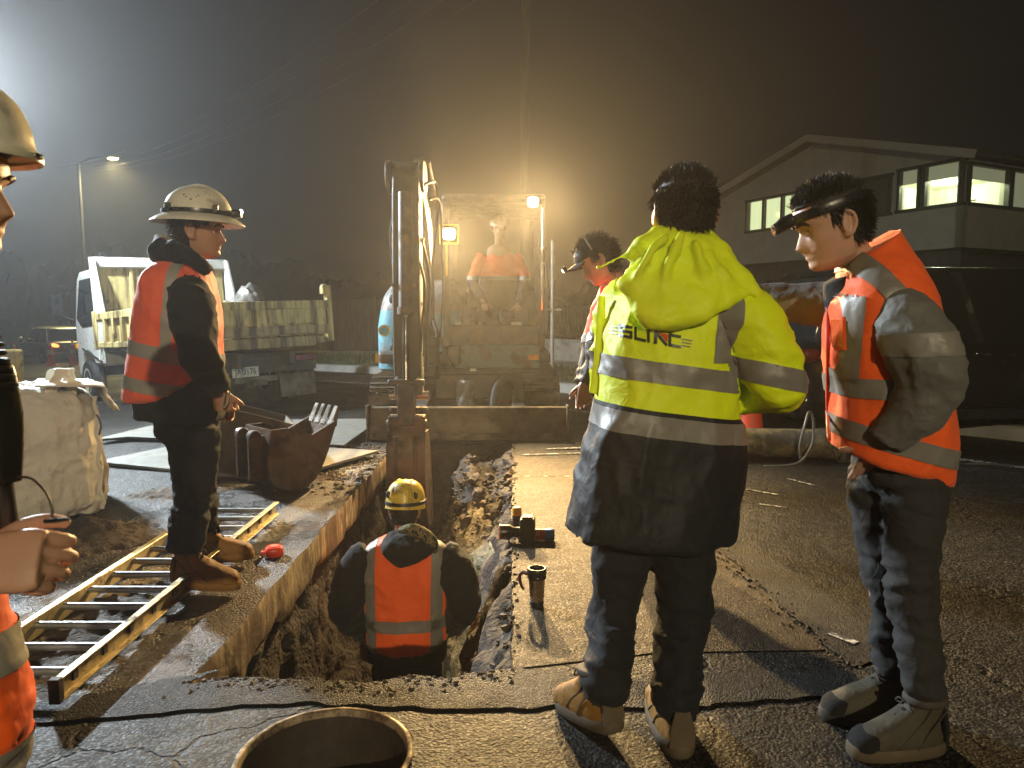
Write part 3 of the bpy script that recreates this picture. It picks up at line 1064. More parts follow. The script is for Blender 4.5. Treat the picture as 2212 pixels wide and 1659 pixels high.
    mb.add([r0 + Vector((0, 0, ZF)), r1 + Vector((0, 0, ZF)), r1 + Vector((0, 0, ZE)), r0 + Vector((0, 0, ZE))], [(0, 1, 2, 3)])
    r2 = r1 - f1 * 3.4
    mb.add([r1 + Vector((0, 0, ZF)), r2 + Vector((0, 0, ZF)), r2 + Vector((0, 0, ZE)), r1 + Vector((0, 0, ZE))], [(0, 1, 2, 3)])
    mb.build('room_wall', M_INT, H, smooth=0, fix=False)
    for (s, o) in ((.9, -1.0), (2.4, -3.0)):
        cl = MB(); p = a1(s, ZE - .1, o); cl.lathe([(.14, 0), (.12, -.03), (.001, -.035)], p, n=16)
        lm = cl.build('ceiling_lamp', emit('room_lamp', (1, 1, .8), 8), H)
        l = bpy.data.lights.new('room_light', 'POINT'); l.energy = 150; l.color = (.93, 1, .62); l.shadow_soft_size = .12
        lo = bpy.data.objects.new('room_light', l); COL.objects.link(lo); lo.parent = H; lo.location = p + Vector((0, 0, -.12))
    for s, n_ in ((3.55, 3),):
        cb = MB()
        for i in range(3):
            cb.bar(a1(1.2 + i * .5, ZF + .9, -2.2), a1(1.2 + i * .5, 4.6, -2.2), .03, .03)
        cb.bar(a1(1.0, 4.6, -2.2), a1(2.6, 4.6, -2.2), .04, .04)
        cb.build('stair_rail', M_TRIM, H, smooth=0)
    # garage-side ground
    return H
house()

# ---- trees in the dark on the far left
mb = MB()
def wood(u, v):
    x = -110 + 125 * u
    h = 4.4 + 1.0 * float(fbm([[x * .09, 1, 2]], 4, 3)[0]) + 1.0 * float(fbm([[x * .5, 7, 2]], 3, 6)[0])
    a = v * PI
    r_ = 1 + .16 * float(fbm([[x * .4, v * 6, 1]], 4, 12)[0])
    return (x, 72 + 4 * math.cos(a) * -r_ + 3 * math.sin(x * .07), -2 + (h + 2.2) * math.sin(a) ** .7 * r_)
mb.grid(wood, 420, 26)
stuff(tag(mb.build('dark_wood', mat('dark_leaf', (.008, .010, .005), 1.0, var=.6, vscale=1.5, spec=.0, bstr=0), smooth=0, fix=False), 'far dark mass of trees along the horizon behind the truck', 'trees'))

# ---- lamps: street lamps and the lighting tower at the left of the works
M_POLE = mat('lamp_pole', (.02, .02, .02), .7)
def street_lamp(base, arm, h, label, energy, col=(1, .82, .35), rad=.12, size=165):
    t = thing('street_lamp', label, 'street lamp', base, group='street lamps along the road')
    mb = MB(); mb.tube([(0, 0, 0), (0, 0, h * .6), (0, 0, h)], [.1, .075, .06], 12); mb.lathe([(.17, 0), (.17, .3), (.1, .34)], n=12); mb.build('pole', M_POLE, t)
    mb = MB(); mb.tube([(0, 0, h), (arm[0] * .4, arm[1] * .4, h + .25), (arm[0], arm[1], h + .3)], .035, 8, m=10); mb.build('arm', M_POLE, t)
    mb = MB(); mb.ell((arm[0], arm[1], h + .3), .36, .16, .085); hd = mb.build('lamp_head', M_POLE, t)
    mb = MB(); mb.ell((arm[0], arm[1], h + .235), .24, .13, .07); mb.build('lens', emit('sodium_lens', (1, .78, .2), 160), hd)
    b = Vector(base)
    look_lamp('street_light', 'SPOT', b + Vector((arm[0], arm[1], h + .12)), (b + Vector((arm[0], arm[1], 0)) if base[1] > 0 else Vector((0, 1.5, .8))), energy, col, t, size, .6, rad)
    return t
p = P(113, 158, 34)
street_lamp((p.x - 1.6, p.y, gz(p.x)), (1.6, 0), p.z - gz(p.x) - .25, 'lit yellow street lamp far away above the queue of cars', 4500)
street_lamp((3.2, -13.0, 0), (-1.2, 1.2), 5.6, 'unseen street lamp added behind the camera to light the backs of the workers', 5200, (1, .84, .55), .12, 100)  # added lamp, out of view, brightens the workers' backs

TWX, TWY, TWZ = -6.75, 9.0, 4.5
def light_tower():
    b = Vector((TWX - .5, TWY + .2, gz(TWX)))
    t = thing('lighting_tower', 'mobile lighting tower with four bright white floodlights at the left of the works', 'lighting tower', b)
    M_Y = mat('tower_yellow', (.6, .4, .04), .5, dirt=(.1, .08, .05))
    mb = MB(); mb.box((0, 0, .62), (1.0, 1.5, .7)); mb.build('generator', M_Y, t, bevel=.03)
    for sx in (-.55, .55):
        mb = MB(); mb.tube([(sx - .07, 0, .3), (sx + .07, 0, .3)], [.3, .3], 24); mb.build('wheel', M_BLACK, t)
    mb = MB(); mb.cyl((0, 0, .95), (0, 0, 4.45), .05, 12); mb.cyl((0, 0, .95), (0, 0, 2.6), .07, 12); mb.build('mast', M_STEEL, t)
    mb = MB(); mb.bar((0, -.75, 4.45), (0.0, .75, 4.45), .06, .06); mb.build('lamp_bar', M_STEEL, t)
    for k, (dy, dz) in enumerate(((-.55, .2), (-.18, .2), (.18, .2), (.55, .2))):
        c = Vector((.12, dy, 4.45 + dz - .1))
        tg = Vector(((-.9, 2.4, 0), (-1.5, 3.6, 0), (-2.2, 6.5, .2), (-4.9, 11.8, 1.5))[k]) - (b + c)
        tg.normalize()
        q = tg.to_track_quat('Y', 'Z').to_matrix()
        mb = MB(); mb.loft([(c - tg * .13, q @ Vector((.1, 0, 0)), q @ Vector((0, 0, .08))), (c + tg * .03, q @ Vector((.19, 0, 0)), q @ Vector((0, 0, .15))), (c + tg * .05, q @ Vector((.19, 0, 0)), q @ Vector((0, 0, .15)))], n=20, e=5)
        fl = mb.build('floodlight', M_PLAST, t)
        mb = MB(); mb.loft([(c + tg * .051, q @ Vector((.17, 0, 0)), q @ Vector((0, 0, .13))), (c + tg * .056, q @ Vector((.17, 0, 0)), q @ Vector((0, 0, .13)))], n=20, e=5)
        mb.build('lens', emit('flood_lens', (.85, .95, 1), 60), fl)
        look_lamp('floodlight_beam', 'SPOT', b + c + tg * .12, b + c + tg * 2, 2700, (.82, .93, 1.0), t, 108, .9, .09)
light_tower()

# ---- drifting haze
mb = MB(); mb.box((0, 0, 4.0), (900, 900, 13.8))
hz = mb.build('haze', None, smooth=0)
m = bpy.data.materials.new('haze_air'); m.use_nodes = True
nt = m.node_tree; nt.nodes.remove(nt.nodes['Principled BSDF'])
pv = nt.nodes.new('ShaderNodeVolumePrincipled')
pv.inputs['Color'].default_value = (.92, .92, .92, 1)
pv.inputs['Density'].default_value = 0.0028
pv.inputs['Anisotropy'].default_value = 0.68
link(nt, pv.outputs[0], nt.nodes['Material Output'].inputs['Volume'])
hz.data.materials.append(m)
stuff(tag(hz, 'thin night haze glowing round the work lamps', 'haze'))
# ================================================================== MACHINES AND GEAR
M_XBLUE = mat('excavator_blue', (0.10, 0.34, 0.46), .4, var=.2, dirt=(.09, .08, .06), dirt_amt=.35, dscale=4)
M_XTEAL = mat('faded_teal_paint', (0.10, 0.17, 0.165), .5, var=.25, dirt=(.08, .065, .045), dirt_amt=.5, dscale=6)
M_XGREY = mat('excavator_grey', (0.26, 0.26, 0.25), .4, var=.2, dirt=(.08, .065, .045), dirt_amt=.4)
M_XDARK = mat('excavator_dark', (0.045, 0.042, 0.038), .5, var=.35, dirt=(.11, .08, .05), dirt_amt=.45, dscale=9)
M_XARM = mat('grimy_arm_paint', (0.03, 0.032, 0.028), .6, var=.3, dirt=(.055, .04, .025), dirt_amt=.5, dscale=7)
M_BLADE = mat('worn_blade', (0.17, 0.135, 0.085), .55, .35, var=.4, vscale=3, bscale=25, bdist=.004, dirt=(.07, .05, .032), dirt_amt=.55, dscale=3)
M_BUCK = mat('rusty_bucket', (0.12, 0.078, 0.05), .5, .45, var=.5, vscale=6, bscale=30, bdist=.006, dirt=(.05, .035, .025), dirt_amt=.5)
M_CHROME = mat('polished_rod', (.75, .72, .68), .12, 1.0, var=.05, bstr=0)
M_TRACK = mat('track_steel', (0.15, 0.125, 0.095), .6, .5, var=.4, dirt=(.07, .055, .04), dirt_amt=.6)
M_LAMPW = emit('work_lamp_lens', (1, .74, .36), 90)
M_YEL = mat('yellow_paint', (.7, .45, .03), .45, var=.2)
M_GLASS = pane('cab_glass', (.82, .85, .82))
M_DECAL = mat('white_decal', (.6, .6, .55), .5, var=.1, bstr=0)
M_INK = mat('black_ink', (.02, .02, .02), .5, var=.1, bstr=0)
M_AMBER = mat('amber_reflector', (.75, .32, .02), .2, var=.2, bstr=0)

XR = Vector((-0.45, 8.9, 0))
def excavator():
    t = thing('excavator', 'blue tracked excavator with two lit work lamps digging the trench', 'excavator', XR)
    def W_(x, y, z): return Vector((x, y, z)) - XR
    # blade
    mb = MB()
    x0, x1 = -1.42, .54
    pr = [(7.06, .02), (7.12, .1), (7.14, .2), (7.10, .33), (7.13, .345), (7.19, .335), (7.2, .2), (7.17, .06), (7.11, .0)]
    vs = [W_(x, y, z) for x in (x0, x1) for y, z in pr]
    k = len(pr)
    mb.add(vs, [tuple(range(k))[::-1], tuple(range(k, 2 * k))] + [(i, (i + 1) % k, k + (i + 1) % k, k + i) for i in range(k)])
    bl = mb.build('dozer_blade', M_BLADE, t, bevel=.008)
    for x in (x0 - .012, x1 + .012):
        mb = MB(); mb.box(W_(x, 7.12, .18), (.024, .16, .36)); mb.build('blade_end', M_BLADE, bl, bevel=.006)
    mb = MB(); mb.box(W_(-.44, 7.075, .045), (1.9, .02, .07)); mb.build('cutting_edge', M_TRACK, bl, bevel=.004)
    for x in (-.95, .07):
        mb = MB(); mb.bar(W_(x, 7.2, .2), W_(x, 8.4, .38), .14, .16); mb.build('blade_arm', M_XDARK, t, bevel=.01)
    # tracks
    pad = MB(); pad.box((0, 0, 0), (.42, .128, .022)); pad.box((0, -.035, .024), (.42, .018, .03)); pad.box((0, .03, .019), (.42, .014, .02))
    padme = pad.mesh('track_pad'); padme.materials.append(M_TRACK)
    yc0, yc1, rr_, zc = 8.0, 9.75, .255, .285
    per = 2 * (yc1 - yc0) + 2 * PI * rr_
    for xc in (-1.34, .31):
        mb = MB()
        ringp = [(yc1 - (yc1 - yc0) * i / 6, zc + rr_ - .03) for i in range(6)] + [(yc0 - (rr_ - .03) * math.sin(a), zc + (rr_ - .03) * math.cos(a)) for a in np.linspace(0, PI, 10)] + [(yc0 + (yc1 - yc0) * i / 6, zc - rr_ + .03) for i in range(1, 6)] + [(yc1 + (rr_ - .03) * math.sin(a), zc - (rr_ - .03) * math.cos(a)) for a in np.linspace(0, PI, 10)]
        k = len(ringp)
        mb.add([W_(xc - .13, y, z) for y, z in ringp] + [W_(xc + .13, y, z) for y, z in ringp], [tuple(range(k)), tuple(range(k, 2 * k))] + [(i, (i + 1) % k, k + (i + 1) % k, k + i) for i in range(k)])
        tr = mb.build('track', M_XDARK, t)
        for yy in (yc0, yc1):
            mb = MB(); mb.cyl(W_(xc - .15, yy, zc), W_(xc + .15, yy, zc), .2, 20); mb.build('idler', M_TRACK, tr, bevel=.01)
        n = 34
        for i in range(n):
            s = per * i / n
            a = yc1 - yc0
            if s < a: p, th = (yc1 - s, zc + rr_), 0
            elif s < a + PI * rr_: th = (s - a) / rr_; p = (yc0 - rr_ * math.sin(th), zc + rr_ * math.cos(th))
            elif s < 2 * a + PI * rr_: th = PI; p = (yc0 + s - a - PI * rr_, zc - rr_)
            else: th = PI + (s - 2 * a - PI * rr_) / rr_; p = (yc1 - rr_ * math.sin(th), zc + rr_ * math.cos(th))
            o = bpy.data.objects.new('track_pad', padme); COL.objects.link(o); o.parent = tr
            o.location = W_(xc, p[0], p[1]); o.rotation_euler = (th, 0, 0)
    mb = MB(); mb.box(W_(-.5, 8.9, .42), (1.3, 1.2, .3)); mb.cyl(W_(-.5, 9.1, .55), W_(-.5, 9.1, .7), .5, 28); mb.build('undercarriage', M_XDARK, t, bevel=.02)
    # revolving body
    mb = MB(); mb.box(W_(-.55, 9.3, .75), (2.0, 1.9, .14)); mb.build('platform', M_XDARK, t, bevel=.03)
    mb = MB(); mb.box(W_(-.17, 8.36, .765), (1.0, .12, .29)); fp = mb.build('front_panel', M_XTEAL, t, bevel=.025)
    for x, z in ((-.5, .84), (-.5, .70), (-.2, .78), (-.02, .85), (-.02, .72), (-.25, .68)):
        mb = MB(); mb.cyl(W_(x, 8.31, z), W_(x, 8.285, z), .022, 6); mb.build('bolt', M_XTEAL, fp)
    mb = MB(); mb.box(W_(.25, 8.29, .76), (.12, .03, .06)); mb.box(W_(.25, 8.272, .77), (.1, .01, .012)); mb.build('indicator', M_AMBER, fp, bevel=.004)
    mb = MB(); mb.box(W_(-.3, 8.30, .60), (1.25, .14, .06)); mb.build('skirt', M_XDARK, t, bevel=.01)
    mb = MB(); mb.box(W_(-.66, 8.20, .8), (.14, .2, .22)); mb.build('step_box', M_XDARK, t, bevel=.02)
    # engine side cover (blue with grey upper corner)
    mb = MB()
    mb.loft([(W_(-1.12, 9.45, .56), (.5, 0, 0), (0, .8, 0)), (W_(-1.12, 9.45, .6), (.53, 0, 0), (0, .86, 0)), (W_(-1.12, 9.45, 1.1), (.53, 0, 0), (0, .86, 0)), (W_(-1.11, 9.46, 1.3), (.51, 0, 0), (0, .83, 0))], n=40, e=6)
    cv = mb.build('side_cover', M_XBLUE, t, smooth=40)
    mb = MB()
    mb.loft([(W_(-1.11, 9.46, 1.26), (.525, 0, 0), (0, .845, 0)), (W_(-1.10, 9.48, 1.45), (.5, 0, 0), (0, .8, 0)), (W_(-1.08, 9.55, 1.6), (.44, 0, 0), (0, .7, 0)), (W_(-1.06, 9.6, 1.68), (.34, 0, 0), (0, .55, 0))], m=12, n=40, e=5)
    hd = mb.build('hood', M_XGREY, t, smooth=40)
    mb = MB(); mb.ell(W_(-1.44, 8.69, 1.43), .035, .03, .06); mb.build('handle_recess', M_INK, hd)
    mb = MB(); mb.box(W_(-1.52, 8.585, .73), (.22, .012, .1)); mb.build('reflective_strip', M_AMBER, cv)
    mb = MB(); mb.loft([(W_(-1.52, 8.592, 1.06), (.07, 0, 0), (0, 0, .07)), (W_(-1.52, 8.584, 1.06), (.07, 0, 0), (0, 0, .07))], n=24); mb.build('emblem', M_YEL, cv)
    mb = MB(); mb.loft([(W_(-1.52, 8.586, 1.06), (.05, 0, 0), (0, 0, .05)), (W_(-1.52, 8.58, 1.06), (.05, 0, 0), (0, 0, .05))], n=24); mb.build('emblem', M_XBLUE, cv)
    mb = MB(); mb.box(W_(-1.38, 8.6, .82), (.1, .05, .3)); mb.cyl(W_(-1.42, 8.58, .85), W_(-1.42, 8.56, .85), .04, 14); mb.build('hydraulic_block', M_XDARK, t, bevel=.01)
    # cab
    cx0, cx1, cy0, cy1, z0, z1 = -.76, .34, 8.34, 9.75, .92, 2.56
    cb = MB(); cb.box(W_((cx0 + cx1) / 2, (cy0 + cy1) / 2, z1), (cx1 - cx0 + .08, cy1 - cy0 + .12, .1)); rf = cb.build('cab_roof', M_XDARK, t, bevel=.04)
    for x in (cx0, cx1):
        for y in (cy0, cy1):
            mb = MB(); mb.bar(W_(x, y, z0 - .05), W_(x * 1.0, y + (.06 if y == cy0 else -.02), z1), .075, .075, up=(0, 1, 0)); mb.build('cab_pillar', M_XDARK, t, bevel=.012)
    mb = MB(); mb.box(W_((cx0 + cx1) / 2, cy0 + .02, z0 + .06), (cx1 - cx0, .07, .3)); mb.build('cab_front_panel', M_XDARK, t, bevel=.02)
    for x in (cx0, cx1):
        mb = MB(); mb.box(W_(x, (cy0 + cy1) / 2, z0 + .2), (.05, cy1 - cy0, .55)); mb.build('cab_side_panel', M_XDARK, t, bevel=.02)
    mb = MB(); mb.box(W_((cx0 + cx1) / 2, cy1, z0 + .3), (cx1 - cx0, .05, .7)); mb.build('cab_back_panel', M_XDARK, t, bevel=.02)
    g = MB(); g.add([W_(cx0 + .04, cy0 + .01, z0 + .2), W_(cx1 - .04, cy0 + .01, z0 + .2), W_(cx1 - .04, cy0 + .06, z1 - .06), W_(cx0 + .04, cy0 + .06, z1 - .06)], [(0, 1, 2, 3)]); g.build('windscreen', M_GLASS, t, smooth=0, fix=False)
    for x in (cx0, cx1):
        g = MB(); g.add([W_(x, cy0 + .06, z0 + .47), W_(x, cy1 - .04, z0 + .47), W_(x, cy1 - .04, z1 - .05), W_(x, cy0 + .08, z1 - .05)], [(0, 1, 2, 3)]); g.build('side_glass', M_GLASS, t, smooth=0, fix=False)
    g = MB(); g.add([W_(cx0 + .04, cy1, z0 + .65), W_(cx1 - .04, cy1, z0 + .65), W_(cx1 - .04, cy1, z1 - .05), W_(cx0 + .04, cy1, z1 - .05)], [(0, 1, 2, 3)]); g.build('rear_glass', M_GLASS, t, smooth=0, fix=False)
    mb = MB(); mb.box(W_(-.2, 9.25, 1.12), (.5, .48, .16)); mb.box(W_(-.2, 9.52, 1.5), (.48, .14, .75)); mb.build('seat', M_PLAST, t, bevel=.05)
    for x in (-.52, .12):
        mb = MB(); mb.box(W_(x, 9.0, 1.18), (.16, .4, .34)); mb.tube([W_(x, 8.86, 1.32), W_(x, 8.82, 1.5)], [.012, .016], 8); mb.ell(W_(x, 8.82, 1.53), .026, .026, .04); mb.build('control_console', M_PLAST, t, bevel=.02)
    mb = MB(); mb.tube([W_(-.33, 8.62, .95), W_(-.33, 8.6, 1.3)], .012, 8); mb.tube([W_(-.12, 8.62, .95), W_(-.12, 8.6, 1.3)], .012, 8); mb.build('travel_lever', M_CHROME, t)
    mb = MB(); mb.box(W_(.05, 8.372, 1.13), (.12, .01, .07)); mb.box(W_(-.62, 8.372, 1.14), (.07, .01, .04)); mb.build('sticker', M_DECAL, t)
    mb = MB(); q = QV(1019, 733, 8.33) - XR; mb.box(q, (.17, .008, .085)); dc = mb.build('warning_decal', M_DECAL, t)
    mb = MB(); mb.box(q + Vector((-.045, -.006, 0)), (.06, .004, .06)); mb.build('pictogram', M_INK, dc)
    mb = MB()
    for k in range(6):
        mb.box(q + Vector((.04, -.006, .025 - .01 * k)), (.07 - .01 * (k % 3), .004, .0045))
    mb.build('lettering', M_INK, dc)
    mb = MB(); mb.box(QV(1022, 799, 8.2) - XR, (.07, .006, .028)); mb.build('sticker', M_DECAL, t)
    # grab rails and mirror
    mb = MB(); mb.tube([W_(cx1 + .02, cy0 - .02, 1.0), W_(cx1 + .05, cy0 - .08, 1.1), W_(cx1 + .05, cy0 - .08, 1.75), W_(cx1 + .02, cy0 - .02, 1.85)], .014, 8, m=16); mb.build('grab_rail', M_XDARK, t)
    mb = MB(); mb.cyl(W_(cx1 - .02, cy0 - .03, 2.0), W_(cx1 + .05, cy0 - .05, 2.0), .01, 6); mb.bar(W_(cx1 + .0, cy0 - .05, 2.45), W_(cx1 - .0, cy0 - .05, 1.3), .012, .012); mb.build('wiper_arm', M_CHROME, t)
    # boom, dipper arm, bucket
    bx = -1.0
    def beam(name, pts, wd, hs, m, x0, x1):
        mb = MB(); rg = []
        k = len(pts)
        for i, (y, z) in enumerate(pts):
            d = Vector((0, pts[min(i + 1, k - 1)][0] - pts[max(0, i - 1)][0], pts[min(i + 1, k - 1)][1] - pts[max(0, i - 1)][1])).normalized()
            u = Vector((0, -d.z, d.y))
            x = x0 + (x1 - x0) * i / (k - 1)
            rg.append((W_(x, y, z), (wd / 2, 0, 0), u * hs[i] / 2))
        mb.loft(rg, n=24, e=9, m=len(pts) * 5)
        return mb.build(name, m, t, smooth=30)
    mb = MB(); mb.cyl(W_(bx, 8.22, .52), W_(bx, 8.22, 1.0), .17, 20); mb.box(W_(bx, 8.1, .62), (.34, .3, .12)); mb.box(W_(bx, 8.1, .95), (.34, .3, .12)); mb.build('swing_bracket', M_XDARK, t, bevel=.02)
    beam('boom', [(8.1, .95), (7.9, 1.5), (7.55, 2.05), (7.0, 2.38), (6.5, 2.48)], .26, [.2, .27, .33, .27, .18], M_XARM, bx, -.93)
    beam('dipper_arm', [(6.62, 2.56), (6.4, 2.35), (6.25, 1.8), (6.1, 1.1), (6.03, .58)], .235, [.14, .26, .25, .2, .14], M_XARM, -.925, -.865)
    for x in (-1.075, -.785):
        mb = MB(); mb.loft([(W_(x - .02, 6.5, 2.46), (0, .16, 0), (0, 0, .14)), (W_(x + .02, 6.5, 2.46), (0, .16, 0), (0, 0, .14))], n=18, e=3); mb.build('pivot_plate', M_XDARK, t, bevel=.006)
    mb = MB(); mb.cyl(W_(-1.09, 6.48, 2.45), W_(-.77, 6.48, 2.45), .05, 16); mb.build('pivot_pin', M_CHROME, t); mb = MB(); mb.cyl(W_(-1.03, 6.03, .58), W_(-.7, 6.03, .58), .04, 16); mb.build('pivot_pin', M_CHROME, t)
    mb = MB(); mb.cyl(W_(-.905, 6.22, 2.28), W_(-.885, 6.02, 1.28), .058, 18); mb.lathe([(.07, 0), (.07, .06)], W_(-.885, 6.02, 1.26)); mb.build('bucket_cylinder', M_XDARK, t)
    mb = MB(); mb.cyl(W_(-.885, 6.02, 1.28), W_(-.873, 5.9, .72), .03, 14); mb.build('bucket_rod', M_CHROME, t)
    mb = MB(); mb.cyl(W_(-.79, 7.35, 2.35), W_(-.80, 6.75, 2.66), .055, 16); mb.build('arm_cylinder', M_XDARK, t)
    mb = MB(); mb.cyl(W_(-.80, 6.8, 2.62), W_(-.85, 6.55, 2.6), .03, 12); mb.build('arm_rod', M_CHROME, t)
    mb = MB(); mb.cyl(W_(bx, 8.0, .62), W_(-.98, 7.55, 1.4), .065, 16); mb.build('boom_cylinder', M_XDARK, t)
    mb = MB(); mb.cyl(W_(-.98, 7.55, 1.4), W_(-.97, 7.35, 1.8), .035, 14); mb.build('boom_rod', M_CHROME, t)
    # hoses
    for pts, r_ in (([Q(868, 445, 6.6), Q(848, 480, 6.6), Q(845, 540, 6.65), Q(862, 640, 6.7), Q(872, 720, 6.9), Q(862, 765, 7.2)], .014),
                    ([Q(915, 400, 6.4), Q(940, 395, 6.6), Q(945, 450, 6.7), Q(935, 560, 7.0), Q(930, 700, 7.3)], .014),
                    ([Q(928, 430, 6.35), Q(950, 440, 6.55), Q(955, 540, 6.9), Q(958, 620, 7.3), Q(950, 730, 7.7)], .013),
                    ([Q(905, 560, 6.15), Q(918, 620, 6.1), Q(912, 700, 6.05), Q(908, 760, 6.0)], .012),
                    ([Q(912, 520, 6.2), Q(928, 600, 6.12), Q(922, 690, 6.06), Q(915, 770, 6.0)], .011),
                    ([Q(935, 690, 7.8), Q(960, 760, 7.7), Q(975, 790, 7.9)], .02)):
        mb = MB(); mb.tube([p - XR for p in pts], r_, 8, m=30); mb.build('hose', M_BLACK, t)
    mb = MB()
    for z in (1.1, 1.35, 1.62, 1.9):
        mb.box(W_(-.78, 6.1 + (z - 1.1) * .2, z), (.06, .04, .025))
    mb.build('hose_clamp', M_CHROME, t)
    for z, y in ((1.5, 6.12), (1.95, 6.24)):
        mb = MB(); mb.box(W_(-.9, y - .07, z), (.2, .012, .03)); mb.build('weld_plate', M_TRACK, t)
    # linkage
    mb = MB(); mb.bar(W_(-.97, 6.18, .78), W_(-.95, 5.88, .68), .03, .07); mb.bar(W_(-.77, 6.18, .78), W_(-.79, 5.88, .68), .03, .07); mb.box(W_(-.87, 5.9, .52), (.14, .12, .34)); mb.cyl(W_(-1.02, 5.9, .7), W_(-.72, 5.9, .7), .03, 12); mb.build('bucket_link', M_XDARK, t, bevel=.008)
    mb = MB()
    mb.box(W_(-.87, 5.93, .33), (.3, .16, .2)); mb.cyl(W_(-1.04, 5.9, .36), W_(-.70, 5.9, .36), .035, 12)
    mb.cyl(W_(-1.03, 6.03, .45), W_(-.71, 6.03, .45), .035, 12)
    mb.build('quick_hitch', M_BUCK, t, bevel=.012)
    prof = [(5.86, .30), (5.80, .1), (5.80, -.12), (5.86, -.34), (5.98, -.5), (6.15, -.58), (6.38, -.56)]
    bk = MB(); k = len(prof)
    wd = .3
    C_ = catmull(prof, 16)
    for x in (-.87 - wd / 2, -.87 + wd / 2):
        pass
    inner = [(y + .025, z + .01) for y, z in C_]
    allp = [tuple(p) for p in C_] + inner[::-1]
    k = len(allp)
    bk.add([W_(-.87 + s * wd / 2, y, z) for s in (-1, 1) for y, z in allp], [(i, (i + 1) % k, k + (i + 1) % k, k + i) for i in range(k)] + [(i, i + 1, k - 2 - i, k - 1 - i) for i in range(15)] + [(k + i, k + i + 1, 2 * k - 2 - i, 2 * k - 1 - i) for i in range(15)])
    B_ = bk.build('bucket', M_BUCK, t, smooth=40)
    for s in (-1, 1):
        mb = MB(); x = -.87 + s * wd / 2
        poly = [tuple(p) for p in C_] + [(6.3, -.2), (6.1, .28)]
        n = len(poly)
        mb.add([W_(x - .01, y, z) for y, z in poly] + [W_(x + .01, y, z) for y, z in poly], [tuple(range(n)), tuple(range(n, 2 * n))] + [(i, (i + 1) % n, n + (i + 1) % n, n + i) for i in range(n)])
        mb.build('bucket_side', M_BUCK, B_, smooth=0)
    for i in range(4):
        mb = MB(); mb.bar(W_(-.87 + (i - 1.5) * .085, 6.36, -.565), W_(-.87 + (i - 1.5) * .085, 6.5, -.54), .04, .03); mb.build('tooth', M_TRACK, B_, bevel=.004)
    for x in (-.95, -.79):
        mb = MB(); mb.box(W_(x, 5.79, .02), (.035, .03, .5)); mb.build('wear_bar', M_BUCK, B_, bevel=.006)
    # lamps
    def lamp(px, py, Y, s, tgt, en):
        c = P(px, py, Y); d = (Vector(tgt) - c).normalized(); q = d.to_track_quat('Y', 'Z').to_matrix()
        mb = MB(); mb.loft([(c - d * .09 - XR, q @ Vector((s * .5, 0, 0)), q @ Vector((0, 0, s * .5))), (c - d * .01 - XR, q @ Vector((s * 1.1, 0, 0)), q @ Vector((0, 0, s))), (c - XR, q @ Vector((s * 1.1, 0, 0)), q @ Vector((0, 0, s)))], n=24, e=5)
        L = mb.build('work_lamp', M_XDARK, t)
        mb = MB(); mb.loft([(c + d * .002 - XR, q @ Vector((s * .95, 0, 0)), q @ Vector((0, 0, s * .86))), (c + d * .008 - XR, q @ Vector((s * .93, 0, 0)), q @ Vector((0, 0, s * .84)))], n=24, e=4)
        mb.build('lens', M_LAMPW, L)
        look_lamp('work_light', 'SPOT', c + d * .05, tgt, en, (1, .66, .28), t, 100, 1.0, .05)
        return c
    c = lamp(533, 202, 8.2, .062, (.25, 2.2, .1), 2600)
    mb = MB(); mb.bar(c + Vector((0, .1, -.02)) - XR, Vector((c.x, cy0 + .03, z1 - .08)) - XR, .03, .05); mb.build('lamp_bracket', M_XDARK, t)
    c = lamp(449, 234, 7.95, .068, (-.4, 2.2, .1), 2300)
    mb = MB()
    for sx in (-1, 1):
        mb.cyl(c + Vector((sx * .1, .02, -.1)) - XR, c + Vector((sx * .1, .02, .1)) - XR, .008, 8)
    mb.cyl(c + Vector((-.1, .02, .1)) - XR, c + Vector((.1, .02, .1)) - XR, .008, 8); mb.cyl(c + Vector((-.1, .02, -.1)) - XR, c + Vector((.1, .02, -.1)) - XR, .008, 8)
    mb.build('lamp_guard', M_YEL, t)
    mb = MB(); mb.bar(c + Vector((-.03, .05, -.08)) - XR, Vector((c.x - .03, 8.3, .95)) - XR, .035, .03); mb.build('lamp_post', M_XDARK, t)
    mb = MB(); mb.bar(c + Vector((-.03, .02, -.1)) - XR, c + Vector((-.03, .03, -.45)) - XR, .022, .02); mb.build('yellow_stay', M_YEL, t)
    # things hung below
    mb = MB(); mb.tube([Q(1068, 880, 7.6) - XR, Q(1075, 838, 7.6) - XR, Q(1095, 818, 7.6) - XR, Q(1122, 838, 7.6) - XR, Q(1126, 885, 7.6) - XR], .055, 12, m=24); mb.build('corrugated_hose', M_BLACK, t)
    mb = MB(); mb.grid(lambda u, v: Q(985 + 40 * u, 822 + (58 - 10 * abs(u - .5)) * v, 7.9 + .05 * math.sin(u * 7 + v * 3)) - XR, 10, 10); mb.build('mud_flap', mat('grubby_sheet', (.3, .3, .3), .6, var=.3, dirt=(.12, .1, .07), dirt_amt=.6), t, fix=False)
    return t

def QV(x, y, Y): return Q(x, y, Y)
excavator()

